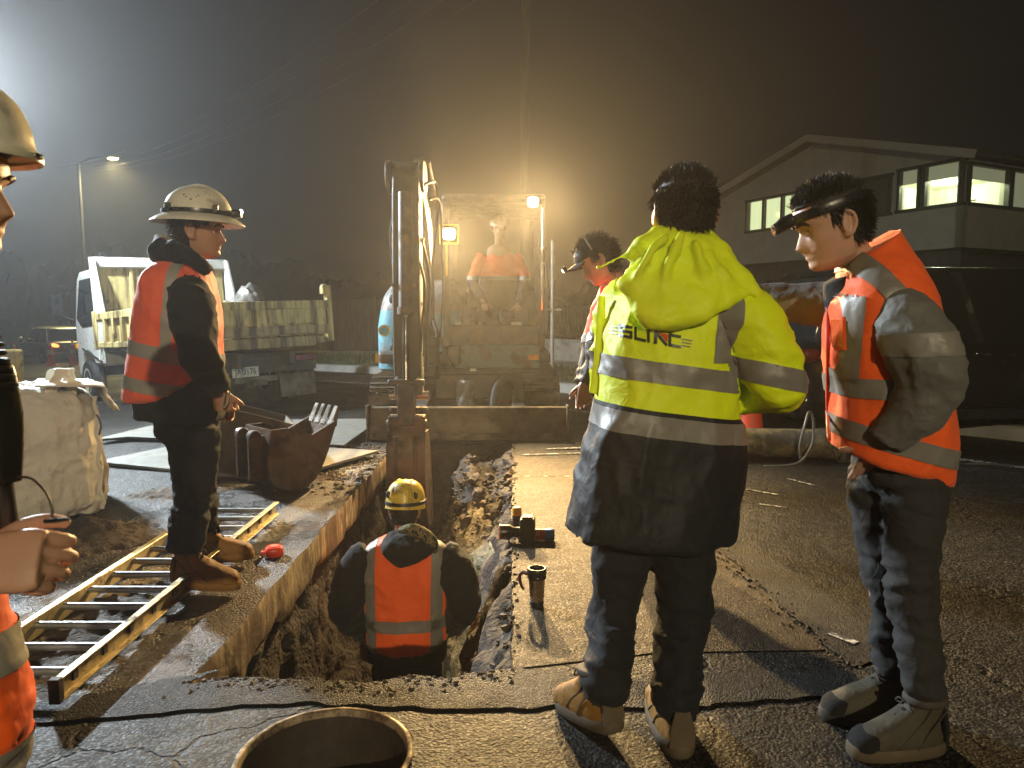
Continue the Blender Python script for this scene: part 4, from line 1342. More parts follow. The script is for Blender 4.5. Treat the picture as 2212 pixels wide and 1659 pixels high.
# ------------------------------------------------------------------ tipper truck
M_TRUCK = mat('truck_white', (.62, .62, .58), .35, var=.12, dirt=(.3, .28, .24), dirt_amt=.05)
def rusty(name, col, streak=.55):
    m = bpy.data.materials.new(name); nt, b = nodes(m)
    v = coords(nt, (9, 9, 1.1)); v2 = coords(nt)
    st = ramp(nt, noise(nt, v, 1.0, 6, .65), [(.5 - streak * .1, 0), (.68 - streak * .1, 1)])
    bl = ramp(nt, noise(nt, v2, 2.6, 9, .7), [(.58, 0), (.7, 1)])
    mm = nt.nodes.new('ShaderNodeMath'); mm.operation = 'MAXIMUM'; link(nt, st, mm.inputs[0]); link(nt, bl, mm.inputs[1])
    c = mix(nt, noise(nt, v2, 5, 4), tuple(x * .8 for x in col), col)
    c = mix(nt, mm.outputs[0], c, mix(nt, noise(nt, v2, 14, 5), (.07, .045, .025), (.16, .11, .06)))
    link(nt, c, b.inputs['Base Color']); b.inputs['Roughness'].default_value = .55
    bump(nt, b, noise(nt, v2, 35, 5), .4, .004)
    MATS[name] = m
    return m
M_BODY = rusty('rusty_cream_paint', (.68, .55, .22))
M_BODYD = rusty('rusty_cream_paint_worn', (.5, .38, .17), .9)
M_TYRE = M_BLACK
def text_mesh(s, size, m, name, parent, O, X, Z, thick=.002, xs=1.0):
    """printed characters lying in the plane spanned by X and Z"""
    cu = bpy.data.curves.new('t', 'FONT'); cu.body = s; cu.size = size; cu.align_x = 'CENTER'; cu.align_y = 'CENTER'; cu.extrude = thick / 2
    cu.resolution_u = 3
    o = bpy.data.objects.new('t', cu); COL.objects.link(o)
    me = bpy.data.meshes.new_from_object(o.evaluated_get(bpy.context.evaluated_depsgraph_get()))
    bpy.data.objects.remove(o); bpy.data.curves.remove(cu)
    X, Z = Vector(X).normalized(), Vector(Z).normalized()
    Mx = Matrix((X, Z, X.cross(Z))).transposed()
    for v in me.vertices:
        v.co.x *= xs
        v.co = Vector(O) + Mx @ v.co
    return finish(name, me, m, parent, smooth=0)

def wheel_at(parent, c, r_, wd, rim=M_TRUCK, axis=(1, 0, 0)):
    ax = Vector(axis)
    M_ = ax.to_track_quat('Z', 'Y').to_matrix()
    mb = MB(); mb.lathe([(r_ * .62, -wd / 2), (r_ * .9, -wd / 2), (r_, -wd * .36), (r_, wd * .36), (r_ * .9, wd / 2), (r_ * .62, wd / 2)], c, 32, M_, cap=True)
    w_ = mb.build('wheel', M_TYRE, parent)
    mb = MB(); mb.lathe([(r_ * .6, -wd / 2 - .004), (r_ * .52, -wd / 2 - .004), (r_ * .45, -wd / 2 + .05), (r_ * .2, -wd / 2 + .03), (r_ * .15, -wd / 2 - .02), (.001, -wd / 2 - .02)], c, 28, M_, cap=False)
    mb.lathe([(r_ * .6, wd / 2 + .004), (r_ * .52, wd / 2 + .004), (r_ * .45, wd / 2 - .05), (r_ * .2, wd / 2 - .03), (r_ * .15, wd / 2 + .02), (.001, wd / 2 + .02)], c, 28, M_, cap=False)
    mb.build('rim', rim, w_)
    return w_

def truck():
    Mx = Matrix.Rotation(R(45), 3, 'Z') @ Matrix.Rotation(R(-2.35), 3, 'X') @ Matrix.Rotation(R(-1.5), 3, 'Y')
    t = thing('tipper_truck', 'dirty cream and white tipper truck parked with its tailgate towards the works', 'truck', (-4.05, 8.93, -.06), rotm=Mx)
    Wd, L, zb, zt, zh = 2.1, 3.4, .93, 1.45, 2.34
    mb = MB(); mb.box((Wd / 2, L / 2, zb - .03), (Wd - .1, L - .04, .08)); mb.build('deck', M_BODYD, t, bevel=.01)
    # left side with ribs
    mb = MB(); mb.box((.02, L / 2, (zb + zt) / 2), (.03, L - .1, zt - zb - .1)); sd_ = mb.build('side_panel', M_BODY, t)
    mb = MB(); mb.box((.0, L / 2, zt - .05), (.09, L, .11)); mb.build('top_rail', M_BODY, sd_, bevel=.012)
    mb = MB(); mb.box((.0, L / 2, zb + .03), (.09, L, .09)); mb.build('bottom_rail', M_BODY, sd_, bevel=.012)
    for i in range(9):
        mb = MB(); mb.box((-.018, .06 + (L - .12) * i / 8, (zb + zt) / 2), (.06, .085 if i else .1, zt - zb - .14)); mb.build('rib', M_BODY, sd_, bevel=.008)
    mb = MB(); mb.box((-.015, L - .02, (zb + zt) / 2), (.1, .09, zt - zb + .08)); mb.build('corner_post', M_BODY, sd_, bevel=.01)
    mb = MB(); mb.tube([(-.03, L - .15, zb - .02), (-.05, L - .15, zb - .2), (-.01, L - .15, zb - .2), (-.01, L - .15, zb - .02)], .012, 6); mb.build('latch', M_TRUCK, sd_)
    # right side
    mb = MB(); mb.box((Wd - .02, L / 2, (zb + zt) / 2), (.04, L - .1, zt - zb)); mb.box((Wd, L / 2, zt - .05), (.09, L, .11)); mb.build('side_panel', M_BODY, t, bevel=.01)
    # tailgate
    mb = MB(); mb.box((Wd / 2, .03, (zb + zt) / 2 + .02), (Wd - .06, .03, zt - zb - .06)); tg = mb.build('tailgate', M_BODY, t)
    mb = MB(); mb.box((Wd / 2, .0, zt - .05), (Wd - .04, .09, .11)); mb.build('top_rail', M_BODY, tg, bevel=.012)
    for x in (.1, Wd * .5, Wd - .16):
        mb = MB(); mb.box((x, .0, (zb + zt) / 2), (.16, .07, zt - zb - .16)); mb.build('tailgate_post', M_BODY, tg, bevel=.01)
    for x in (.55, 1.52):
        mb = MB(); mb.box((x, .005, zb + .33), (.72, .02, .23)); mb.build('pressed_panel', M_BODY, tg, bevel=.008)
    mb = MB(); mb.box((Wd / 2, .002, zb + .13), (Wd - .06, .075, .13)); mb.build('ledge', M_BODYD, tg, bevel=.012)
    mb = MB(); mb.box((Wd / 2 - .1, -.005, zb - .035), (Wd - .35, .1, .14)); mb.build('rear_crossmember', M_BODYD, t, bevel=.014)
    for x in (.0, Wd):
        mb = MB(); mb.box((x, .03, (zb + zt) / 2 + .08), (.08, .1, zt - zb + .28)); mb.build('rear_post', M_BODY, t, bevel=.012)
        mb = MB(); mb.loft([((x - .06, .02, zt + .1), (.05, 0, 0), (0, .06, 0)), ((x - .06, .02, zt + .2), (.05, 0, 0), (0, .05, 0)), ((x - .05, .03, zt + .24), (.03, 0, 0), (0, .03, 0))], n=12, e=4); mb.build('hinge_lug', M_BODY, t)
    # headboard
    mb = MB(); mb.box((Wd / 2, L + .0, (zb + zh) / 2), (Wd - .12, .04, zh - zb)); hb = mb.build('headboard', M_BODY, t)
    mb = MB(); mb.box((Wd / 2, L - .02, zh - .09), (Wd, .1, .17)); mb.build('top_beam', M_TRUCK, hb, bevel=.02)
    for x in (.0, Wd):
        s = 1 if x == 0 else -1
        mb = MB(); mb.prism([(L - .42, zt - .02), (L - .12, zh - .02), (L + .05, zh), (L + .05, zb), (L - .42, zb)], .05, (x, 0, 0), Matrix.Rotation(R(90), 3, 'Z') @ Matrix.Scale(1, 3)); mb.build('headboard_wing', M_TRUCK, hb, bevel=.01)
    for x in (.55, 1.05, 1.55):
        mb = MB(); mb.box((x, L - .03, (zb + zh) / 2), (.05, .03, zh - zb - .3)); mb.build('headboard_rib', M_BODY, hb, bevel=.006)
    for x in (.15, Wd - .3):
        mb = MB(); mb.lathe([(.045, 0), (.045, .06), (.02, .07)], (x, L, zh), 14); mb.build('marker_lamp', M_PLAST, hb)
    # soil load
    mb = MB()
    def load(u, v):
        x, y = .06 + (Wd - .12) * u, .12 + (L - .3) * v
        q = float(fbm([[x * 3, y * 3, .5]], 4, 77)[0])
        h = max(0, 1 - ((x - 1.35) / .8) ** 2 - ((y - 1.1) / .95) ** 2)
        return (x, y, zb + .1 + .48 * h * (1 + .35 * q) + .05 * q + .04 * float(fbm([[x * 14, y * 14, 2]], 2, 5)[0]))
    mb.grid(load, 60, 70)
    stuff(tag(mb.build('soil_load', mat('wet_clay', (.16, .15, .13), .5, var=.6, vscale=6, bscale=30, bdist=.02), None, smooth=60, fix=False), 'heap of grey spoil lying in the tray of the tipper truck', 'dirt'))
    so = bpy.data.objects['soil_load']; so.location = t.location; so.rotation_euler = t.rotation_euler
    # chassis
    mb = MB()
    for x in (.68, 1.42):
        mb.box((x, 2.4, .68), (.08, 5.0, .2))
    for y in (.35, 1.6, 3.0):
        mb.box((1.05, y, .68), (.8, .08, .16))
    mb.cyl((.25, 1.0, .38), (1.85, 1.0, .38), .07, 12); mb.ell((1.05, 1.0, .38), .2, .2, .2)
    mb.box((1.05, .22, .6), (1.75, .08, .22))
    mb.build('chassis', M_XDARK, t, bevel=.01)
    for x in (.14, 1.96):
        wheel_at(t, (x + (.1 if x < 1 else -.1), 1.0, .37), .37, .2); wheel_at(t, (x + (.34 if x < 1 else -.34), 1.0, .37), .37, .2)
        wheel_at(t, (x + (.02 if x < 1 else -.02), 4.45, .36), .36, .2)
    M_FLAP = mat('grubby_flap', (.2, .195, .175), .7, var=.35, dirt=(.1, .085, .06), dirt_amt=.6)
    for x in (.32, 1.78):
        mb = MB(); mb.loft([((x, .52, .62), (.27, 0, 0), (0, .012, 0)), ((x, .5, .5), (.28, 0, 0), (0, .012, 0)), ((x, .47, .14), (.28, 0, 0), (0, .012, 0)), ((x, .47, .1), (.25, 0, 0), (0, .012, 0))], m=14, n=24, e=8); mb.build('mudflap', M_FLAP, t)
    for x in (.32, 1.78):
        mb = MB(); mb.box((x, .45, .66), (.5, .06, .12)); mb.build('mudflap_bracket', M_XDARK, t)
    mb = MB(); mb.box((.86, .17, .52), (.37, .012, .135)); pl = mb.build('number_plate', mat('plate_white', (.7, .7, .64), .4, var=.1, dirt=(.3, .27, .2), dirt_amt=.3, dscale=20), t, bevel=.004)
    text_mesh('JAU176', .118, M_INK, 'lettering', pl, (.86, .162, .522), (1, 0, 0), (0, 0, 1), xs=.8)
    mb = MB(); mb.box((1.0, .2, .41), (.62, .1, .08)); mb.cyl((.98, .1, .36), (.98, .2, .36), .045, 12); mb.box((1.02, .12, .36), (.2, .08, .07)); mb.build('tow_hitch', M_FLAP, t, bevel=.01)
    for x in (.3, 1.75):
        mb = MB(); mb.box((x, .15, .66), (.34, .03, .09)); mb.build('tail_lamp', mat('dull_red_lens', (.2, .02, .015), .25, var=.2), t, bevel=.008)
    # cab
    pr = [(3.5, .62), (3.5, 1.25), (3.52, 2.1), (3.62, 2.2), (4.55, 2.2), (4.72, 2.1), (5.05, 1.35), (5.1, .9), (5.08, .42), (4.85, .4), (4.83, .62), (4.7, .78), (4.45, .84), (4.2, .78), (4.06, .62)]
    mb = MB(); Mz = Matrix(((0, 1, 0), (1, 0, 0), (0, 0, 1)))
    mb.prism(pr, 1.9, (1.05, 0, 0), Mz); cab = mb.build('cab', M_TRUCK, t, bevel=.05, smooth=40)
    M_DG = mat('dark_glass', (.01, .012, .014), .06, var=.1, bstr=0, rvar=0)
    for x in (.092, 2.008):
        mb = MB(); mb.prism([(3.72, 1.3), (3.72, 2.05), (4.5, 2.05), (4.86, 1.42), (4.62, 1.28)], .012, (x, 0, 0), Mz); mb.build('cab_window', M_DG, cab)
        mb = MB(); mb.prism([(3.66, .68), (3.66, .7), (4.72, .92), (4.72, .9)], .012, (x, 0, 0), Mz); mb.build('door_seam', M_INK, cab)
        mb = MB(); mb.box((x, 3.82, 1.12), (.03, .13, .1)); mb.build('door_handle', M_PLAST, cab, bevel=.008)
    mb = MB(); mb.box((1.05, 4.9, 1.75), (1.6, .03, .7), Matrix.Rotation(R(24), 3, 'X')); mb.build('windscreen', M_DG, cab)
    mb = MB(); mb.box((1.05, 3.49, 1.75), (1.2, .02, .4)); mb.build('rear_window', M_DG, cab)
    for s, x in ((-1, .05), (1, 2.05)):
        mb = MB(); mb.tube([(x, 4.9, 1.4), (x + s * .2, 5.0, 1.5), (x + s * .2, 5.0, 1.85), (x, 4.85, 1.95)], .014, 8); mb.box((x + s * .22, 5.0, 1.68), (.16, .06, .32)); mb.build('wing_mirror', M_PLAST, cab, bevel=.01)
    mb = MB(); mb.box((-.0 + .1, 5.05, .95), (.06, .12, .09)); mb.build('side_indicator', M_AMBER, cab, bevel=.01)
    return t
truck()

# ------------------------------------------------------------------ cars
def car(name, label, loc, rz, L, Wd, H, paint, tail=None, front=None, suv=False, amber=False, roofm=None):
    t = thing(name, label, 'car', loc, rz)
    hw, hl = Wd / 2, L / 2
    zb, zs = (.26, H * .60) if suv else (.2, H * .62)
    mb = MB()
    st = [(-hl, hw * .80, zb + .16, zs - .16), (-hl + .06, hw * .92, zb + .02, zs - .04), (-hl + .45, hw, zb, zs), (-.2, hw, zb, zs), (hl - 1.3, hw, zb, zs - .02), (hl - .9, hw * .98, zb, zs - .06), (hl - .3, hw * .93, zb + .02, zs - .16), (hl - .05, hw * .84, zb + .08, zs - .26), (hl, hw * .7, zb + .15, zs - .36)]
    mb.loft([((0, y, (a + b) / 2), (w_, 0, 0), (0, 0, (b - a) / 2)) for y, w_, a, b in st], m=40, n=40, e=5)
    body = mb.build('body', paint, t, smooth=50)
    DG = mat('dark_glass', (.01, .012, .014), .06, var=.1, bstr=0, rvar=0)
    y0, y1 = (-hl + .12, hl - 1.25) if suv else (-hl + .35, hl - 1.15)
    r0, r1 = (-hl + .35, hl - 1.95) if suv else (-hl + .75, hl - 1.95)
    gl = MB()
    gl.loft([((0, (y0 + y1) / 2, zs - .06), (hw * .93, 0, 0), (0, (y1 - y0) / 2, 0)), ((0, (y0 + y1) / 2, zs + .01), (hw * .92, 0, 0), (0, (y1 - y0) / 2 - .02, 0)), ((0, (r0 + r1) / 2, H - .07), (hw * .77, 0, 0), (0, (r1 - r0) / 2, 0))], n=40, e=7)
    gl.build('windows', DG, t, smooth=40)
    rf = MB()
    rf.loft([((0, (r0 + r1) / 2, H - .085), (hw * .79, 0, 0), (0, (r1 - r0) / 2 + .05, 0)), ((0, (r0 + r1) / 2, H - .03), (hw * .74, 0, 0), (0, (r1 - r0) / 2 - .03, 0)), ((0, (r0 + r1) / 2, H), (hw * .5, 0, 0), (0, (r1 - r0) / 2 - .3, 0))], n=40, e=6)
    rf.build('roof', roofm or paint, t, smooth=50)
    for s in (-1, 1):
        for (ya, yb) in ((y0 + .05, r0 + .02), (y1 - .05, r1 - .02), ((y0 + y1) / 2 - .1, (r0 + r1) / 2 - .05)):
            pm = MB(); pm.bar((s * hw * .925, ya, zs - .03), (s * hw * .78, yb, H - .07), .05, .06); pm.build('pillar', paint, t, smooth=40)
        m2 = MB(); m2.ell((s * (hw + .1), hl - 1.45, zs + .06), .1, .07, .08); m2.build('wing_mirror', paint, t)
        for y in (-.45, .55):
            dh = MB(); dh.box((s * (hw + .006), y - .25, zs - .14), (.03, .16, .03)); dh.build('door_handle', M_CHROME if suv else paint, t, bevel=.008)
        sk = MB(); sk.box((s * (hw - .01), -.1, zb + .06), (.05, L * .5, .1)); sk.build('sill', M_PLAST, t, bevel=.01)
        for y in (-hl + .8, hl - .85):
            rr_ = .36 if suv else .31
            a = MB(); a.lathe([(rr_ + .06, 0), (rr_ + .06, .02), (.01, .02)], (s * (hw - .012), y, rr_), 28, Matrix.Rotation(R(90 * s), 3, 'Y')); a.build('wheel_arch', M_INK, t)
            wheel_at(t, (s * (hw - .09), y, rr_), rr_, .2, mat('alloy_rim', (.3, .3, .3), .3, .9, var=.1))
        tl = MB(); tl.ell((s * (hw - .2), -hl + .05, zs - .17), .17, .09, .075, Matrix.Rotation(R(-14 * s), 3, 'Y')); tl.build('tail_lamp', tail or mat('dull_red_lens', (.2, .02, .015), .25, var=.2), t)
        hlp = MB(); hlp.ell((s * (hw - .25), hl - .16, zs - .33), .17, .14, .07); hlp.build('headlamp', front or M_CHROME, t)
    bp = MB(); bp.loft([((0, -hl + .03, zb + .02), (hw * .9, 0, 0), (0, .1, 0)), ((0, -hl + .0, zb + .18), (hw * .93, 0, 0), (0, .12, 0)), ((0, -hl + .05, zb + .3), (hw * .9, 0, 0), (0, .1, 0))], m=8, n=30, e=4); bp.build('bumper', paint, t, smooth=60)
    np_ = MB(); np_.box((0, -hl - .09, zb + .22), (.36, .012, .12)); np_.build('number_plate', M_DECAL, t)
    if amber:
        for y in (-.1, .9):
            am = MB(); am.box((-hw - .004, y, zs - .03), (.012, .5, .035)); am.build('trim_strip', M_CHROME, t)
    return t
M_DKCAR = mat('black_car_paint', (.012, .012, .013), .18, var=.1, bstr=0, rvar=.03, dirt=(.04, .035, .03), dirt_amt=.1)
M_SILVER = mat('silver_car_paint', (.42, .43, .40), .25, .5, var=.05, bstr=0, rvar=.03)
p = QG(118, 791, -.62)
car('parked_car', 'silver hatchback with one glowing red tail lamp beyond the traffic cones', (p.x * 1.2, p.y * 1.2, gz(p.x * 1.2)), 52, 4.2, 1.75, 1.48, M_SILVER, tail=emit('lit_tail_lamp', (1, .16, .03), 7))
sv = car('parked_car', 'black sports utility vehicle standing behind the worker in the orange vest', (5.0, 7.75, 0), -84, 4.7, 1.9, 1.72, M_DKCAR, suv=True, amber=True)
mb = MB(); mb.box((.96, 1.0, 1.12), (.012, .62, .03)); 
mb = MB(); mb.box((.955, .95, .98), (.02, .26, .05)); mb.build('side_marker', emit('amber_marker', (1, .5, .06), 1.6), sv, bevel=.006)

# ------------------------------------------------------------------ traffic cones
M_CONE = mat('cone_orange', (.85, .09, .03), .5, var=.12, vscale=3, dirt=(.2, .1, .06), dirt_amt=.2)
M_CWH = mat('cone_white', (.75, .74, .68), .5, var=.1)
def cone_proto():
    t = thing('traffic_cone', 'x', 'traffic cone', (0, 0, 0))
    mb = MB(); mb.loft([((0, 0, 0), (.19, 0, 0), (0, .19, 0)), ((0, 0, .035), (.185, 0, 0), (0, .185, 0))], n=28, e=8); mb.build('base', M_CONE, t, bevel=.01)
    r_ = lambda z: .135 - .108 * (z / .9)
    for nm, a, b, m in (('lower_body', .03, .42, M_CONE), ('white_collar', .42, .56, M_CWH), ('upper_body', .56, .74, M_CONE), ('white_tip', .74, .84, M_CWH), ('top_cap', .84, .9, M_CONE)):
        mb = MB(); mb.lathe([(r_(a), a), (r_(b), b)], n=24, cap=(nm == 'top_cap')); mb.build(nm, m, t)
    return t
cp_ = cone_proto()
GC = 'traffic cones around the works'
spots = [(QG(32, 782, -.62), 'orange traffic cone at the far left end of the row before the parked car'), (QG(111, 786, -.6), 'orange traffic cone in front of the tail of the silver car'), (QG(159, 789, -.6), 'orange traffic cone nearest the cab of the tipper truck'),
         (Q(1098, 900, 10.4), 'striped traffic cone seen under the body of the excavator'), (Q(1620, 975, 6.75), 'traffic cone standing behind the rusty pipe on the ground'), (QG(4, 782, -.62), 'orange traffic cone half hidden by the loops of the bulk bag')]
for i, (p, lb) in enumerate(spots):
    o = cp_ if i == 0 else copy_tree(cp_)
    z = gz(p.x)
    o.location = (p.x, p.y, z)
    o.rotation_euler = (0, 0, R(17 * i))
    tag(o, lb, 'traffic cone', GC)

# ------------------------------------------------------------------ bulk bag
M_BAG = cloth('woven_bag', (.66, .63, .54), .7, wr=.7, var=.1, dirt=(.2, .15, .09), dirt_amt=.25)
def bag():
    t = thing('bulk_bag', 'large white woven bulk bag full of fill with its lifting loops up', 'bag', (-3.2, 4.6, 0), 33)
    t.scale = (1, 1, .86)
    mb = MB()
    mb.loft([((0, 0, .0), (.42, 0, 0), (0, .42, 0)), ((0, 0, .1), (.47, 0, 0), (0, .47, 0)), ((0, 0, .35), (.475, 0, 0), (0, .475, 0)), ((.01, 0, .42), (.46, 0, 0), (0, .46, 0)), ((0, 0, .6), (.47, 0, 0), (0, .47, 0)), ((-.01, 0, .8), (.44, 0, 0), (0, .44, 0)), ((-.03, 0, .9), (.34, 0, 0), (0, .36, 0)), ((-.05, 0, .95), (.16, 0, 0), (0, .2, 0))], m=40, n=60, e=5)
    me = remesh(mb, .011, 4)
    crumple(me, .038, 4.4, 31, (1.2, 1.2, .45), .75)
    crumple(me, .022, 8, 37, (1.3, 1.3, .5), .85)
    crumple(me, .008, 20, 39, (1, 1, .6), .7)
    finish('bag_body', me, M_BAG, t, smooth=180)
    def strap(pts, wd, name='lifting_loop', m=28):
        mb = MB(); K = catmull([list(p) for p in pts], m)
        rings = []
        for i in range(m):
            d = Vector(K[min(i + 1, m - 1)] - K[max(i - 1, 0)]).normalized()
            x = Vector((1, .35, 0)); x = (x - d * x.dot(d)).normalized(); y = d.cross(x)
            wv = 1 + .18 * math.sin(i * 1.3)
            rings.append((K[i], x * wd * wv, y * .006))
        mb.loft(rings, n=10, e=3)
        mb.build(name, M_BAG, t)
    strap([(.30, -.34, 0.620), (.31, -.30, 0.900), (.28, -.22, 1.032), (.24, -.12, 1.065), (.2, -.05, 1.010), (.2, -.0, 0.900), (.2, .02, 0.850)], .03)
    strap([(.16, -.38, 0.700), (.2, -.34, 0.927), (.26, -.3, 1.054), (.3, -.22, 1.059), (.3, -.1, 0.955), (.25, 0, 0.860)], .032)
    strap([(-.1, -.36, 0.800), (-.04, -.3, 0.955), (-.02, -.2, 1.048), (-.06, -.1, 1.043), (-.1, 0, 0.927), (-.1, .05, 0.850)], .032)
    strap([(-.36, -.36, 0.700), (-.34, -.3, 0.955), (-.3, -.2, 1.038), (-.26, -.1, 0.955), (-.26, 0, 0.850)], .032)
    # torn flap hanging over the top right corner
    mb = MB()
    def fl(u, v):
        q = .02 * float(fbm([[u * 5, v * 5, 1]], 2, 8)[0])
        a = min(1, v / .35); b = max(0, (v - .35) / .65)
        return (.12 + .34 * a + .09 * b + q, -.42 + .62 * u + q, .965 - .02 * a - .2 * b + .03 * math.sin(u * 7) - .02 * u)
    mb.grid(fl, 24, 16)
    o = mb.build('loose_flap', M_BAG, t, smooth=180, fix=False)
    sl = o.modifiers.new('s', 'SOLIDIFY'); sl.thickness = .006
    for sx, sy in ((1, -1), (-1, -1), (1, 1)):
        mb = MB(); mb.tube([(sx * .43 + .01 * math.sin(i * 2.1), sy * .43 + .008 * math.cos(i * 1.7), .04 + .84 * i / 12) for i in range(13)], .012, 8, m=30, flat=.6); mb.build('corner_seam', M_BAG, t)
    mb = MB(); mb.tube([(.435, -.47, .60), (.448, -.465, .66), (.44, -.468, .72), (.425, -.475, .75)], .006, 6, m=16); mb.build('printed_mark', mat('blue_print', (.05, .09, .2), .7, bstr=0), t)
    return t
bag()

# ------------------------------------------------------------------ steel road plates
M_PLATE = mat('road_plate_steel', (.17, .165, .14), .65, .1, var=.3, vscale=2, bstr=.5, bscale=20, bdist=.003, dirt=(.14, .12, .09), dirt_amt=.5, dscale=4)
def plate(label, poly, z):
    c = sum((Vector((*p, 0)) for p in poly), Vector()) / len(poly)
    mb = MB(); n = len(poly)
    vs = [Vector((x, y, z)) - c for x, y in poly] + [Vector((x, y, z + .025)) - c for x, y in poly]
    mb.add(vs, [tuple(range(n))[::-1], tuple(range(n, 2 * n))] + [(i, (i + 1) % n, n + (i + 1) % n, n + i) for i in range(n)])
    return tag(mb.build('road_plate', M_PLATE, bevel=.004, smooth=0, loc=c), label, 'steel plate', 'steel plates on the road')
plate('nearer steel road plate lying between the bulk bag and the loose buckets', [(-3.62, 6.14), (-1.72, 5.22), (-1.18, 6.25), (-3.1, 7.12)], .006 - .03)
plate('farther steel road plate lying in front of the truck tailgate', [(-4.3, 7.3), (-4.0, 7.42), (-1.55, 6.55), (-1.5, 8.2), (-4.1, 8.55)], -.055)
for nm in ('road_plate', 'road_plate.001'):
    o = bpy.data.objects[nm]
    o.location.z += .03 if nm == 'road_plate' else .045
    o.rotation_euler.y = -math.atan(.03)

# ------------------------------------------------------------------ loose digger buckets
def loose_bucket(label, loc, rz, Wd, prof, mouth, tilt=0, m=M_BUCK, teeth=True, back=None):
    Mx = Matrix.Rotation(R(rz), 3, 'Z') @ Matrix.Rotation(R(tilt), 3, 'Y')
    t = thing('digger_bucket', label, 'digger bucket', loc, rotm=Mx, group='spare digger buckets on the road plate')
    C_ = catmull(prof, 22); th = .022
    mb = MB(); k = len(C_)
    nr = []
    for i in range(k):
        d = C_[min(i + 1, k - 1)] - C_[max(i - 1, 0)]; d = d / np.linalg.norm(d); nr.append((-d[1], d[0]))
    inner = [(C_[i][0] + nr[i][0] * th, C_[i][1] + nr[i][1] * th) for i in range(k)]
    for s in (-1, 1):
        mb.v += [(x, s * Wd / 2, z) for x, z in C_] + [(x, s * Wd / 2, z) for x, z in inner]
    for i in range(k - 1):
        mb.f += [(i, i + 1, 2 * k + i + 1, 2 * k + i), (k + i, 3 * k + i, 3 * k + i + 1, k + i + 1), (i, k + i, k + i + 1, i + 1), (2 * k + i, 2 * k + i + 1, 3 * k + i + 1, 3 * k + i)]
    mb.f += [(0, 2 * k, 3 * k, k), (k - 1, 2 * k - 1, 4 * k - 1, 3 * k - 1)]
    mb.build('shell', m, t, smooth=40)
    for s in (-1, 1):
        mb = MB(); poly = [tuple(p) for p in C_] + mouth; n = len(poly)
        mb.v = [(x, s * Wd / 2 - .009, z) for x, z in poly] + [(x, s * Wd / 2 + .009, z) for x, z in poly]
        mb.f = [tuple(range(n)), tuple(range(n, 2 * n))] + [(i, (i + 1) % n, n + (i + 1) % n, n + i) for i in range(n)]
        mb.build('side_plate', m, t, smooth=0)
    if teeth:
        x, z = C_[-1]; d = Vector((C_[-1][0] - C_[-3][0], 0, C_[-1][1] - C_[-3][1])).normalized()
        nt_ = 4
        for i in range(nt_):
            y = (i - (nt_ - 1) / 2) * Wd / nt_
            mb = MB(); mb.loft([((x, y, z) - d * .05 if False else Vector((x, y, z)) - d * .05, (0, .035, 0), d.cross(Vector((0, 1, 0))) * .03), (Vector((x, y, z)) + d * .1, (0, .025, 0), d.cross(Vector((0, 1, 0))) * .008)], n=8, e=5); mb.build('tooth', M_TRACK, t)
    x, z = C_[0]
    for s in (-.5, .5):
        mb = MB(); c0, c1 = C_[1], C_[6]
        d = Vector((c1[0] - c0[0], 0, c1[1] - c0[1])).normalized(); nn = Vector((d.z, 0, -d.x)) * (-1 if nr[2][0] * d.z - nr[2][1] * d.x > 0 else 1)
        a, b = Vector((c0[0], s * Wd * .5, c0[1])), Vector((c1[0], s * Wd * .5, c1[1]))
        mb.bar(a + nn * .05, b + nn * .05, .03, .13, up=nn)
        mb.cyl(a + nn * .07 + Vector((0, -.03, 0)), a + nn * .07 + Vector((0, .03, 0)), .045, 14)
        mb.build('hitch_ear', m, t, bevel=.006)
    return t
pr = [(-.26, .50), (-.29, .3), (-.27, .1), (-.15, .01), (.02, .0), (.15, .07), (.26, .26), (.36, .52)]
loose_bucket('narrow toothed bucket standing on end nearest the trench edge', (-1.66, 5.25, .01), 46, .36, [(x * .86, z * .9) for x, z in pr], [(.1, .38), (-.1, .45)], 0)
pr2 = [(-.36, .46), (-.42, .25), (-.36, .06), (-.15, .0), (.1, .03), (.3, .16), (.4, .34)]
loose_bucket('wide pale bucket lying behind the worker in the white helmet', (-2.22, 5.85, .03), 24, .55, pr2, [(.1, .44), (-.1, .5)], 0, M_BLADE, teeth=False)
mb = MB(); mb.box((0, 0, 0), (.025, .36, .5))
bp_ = mb

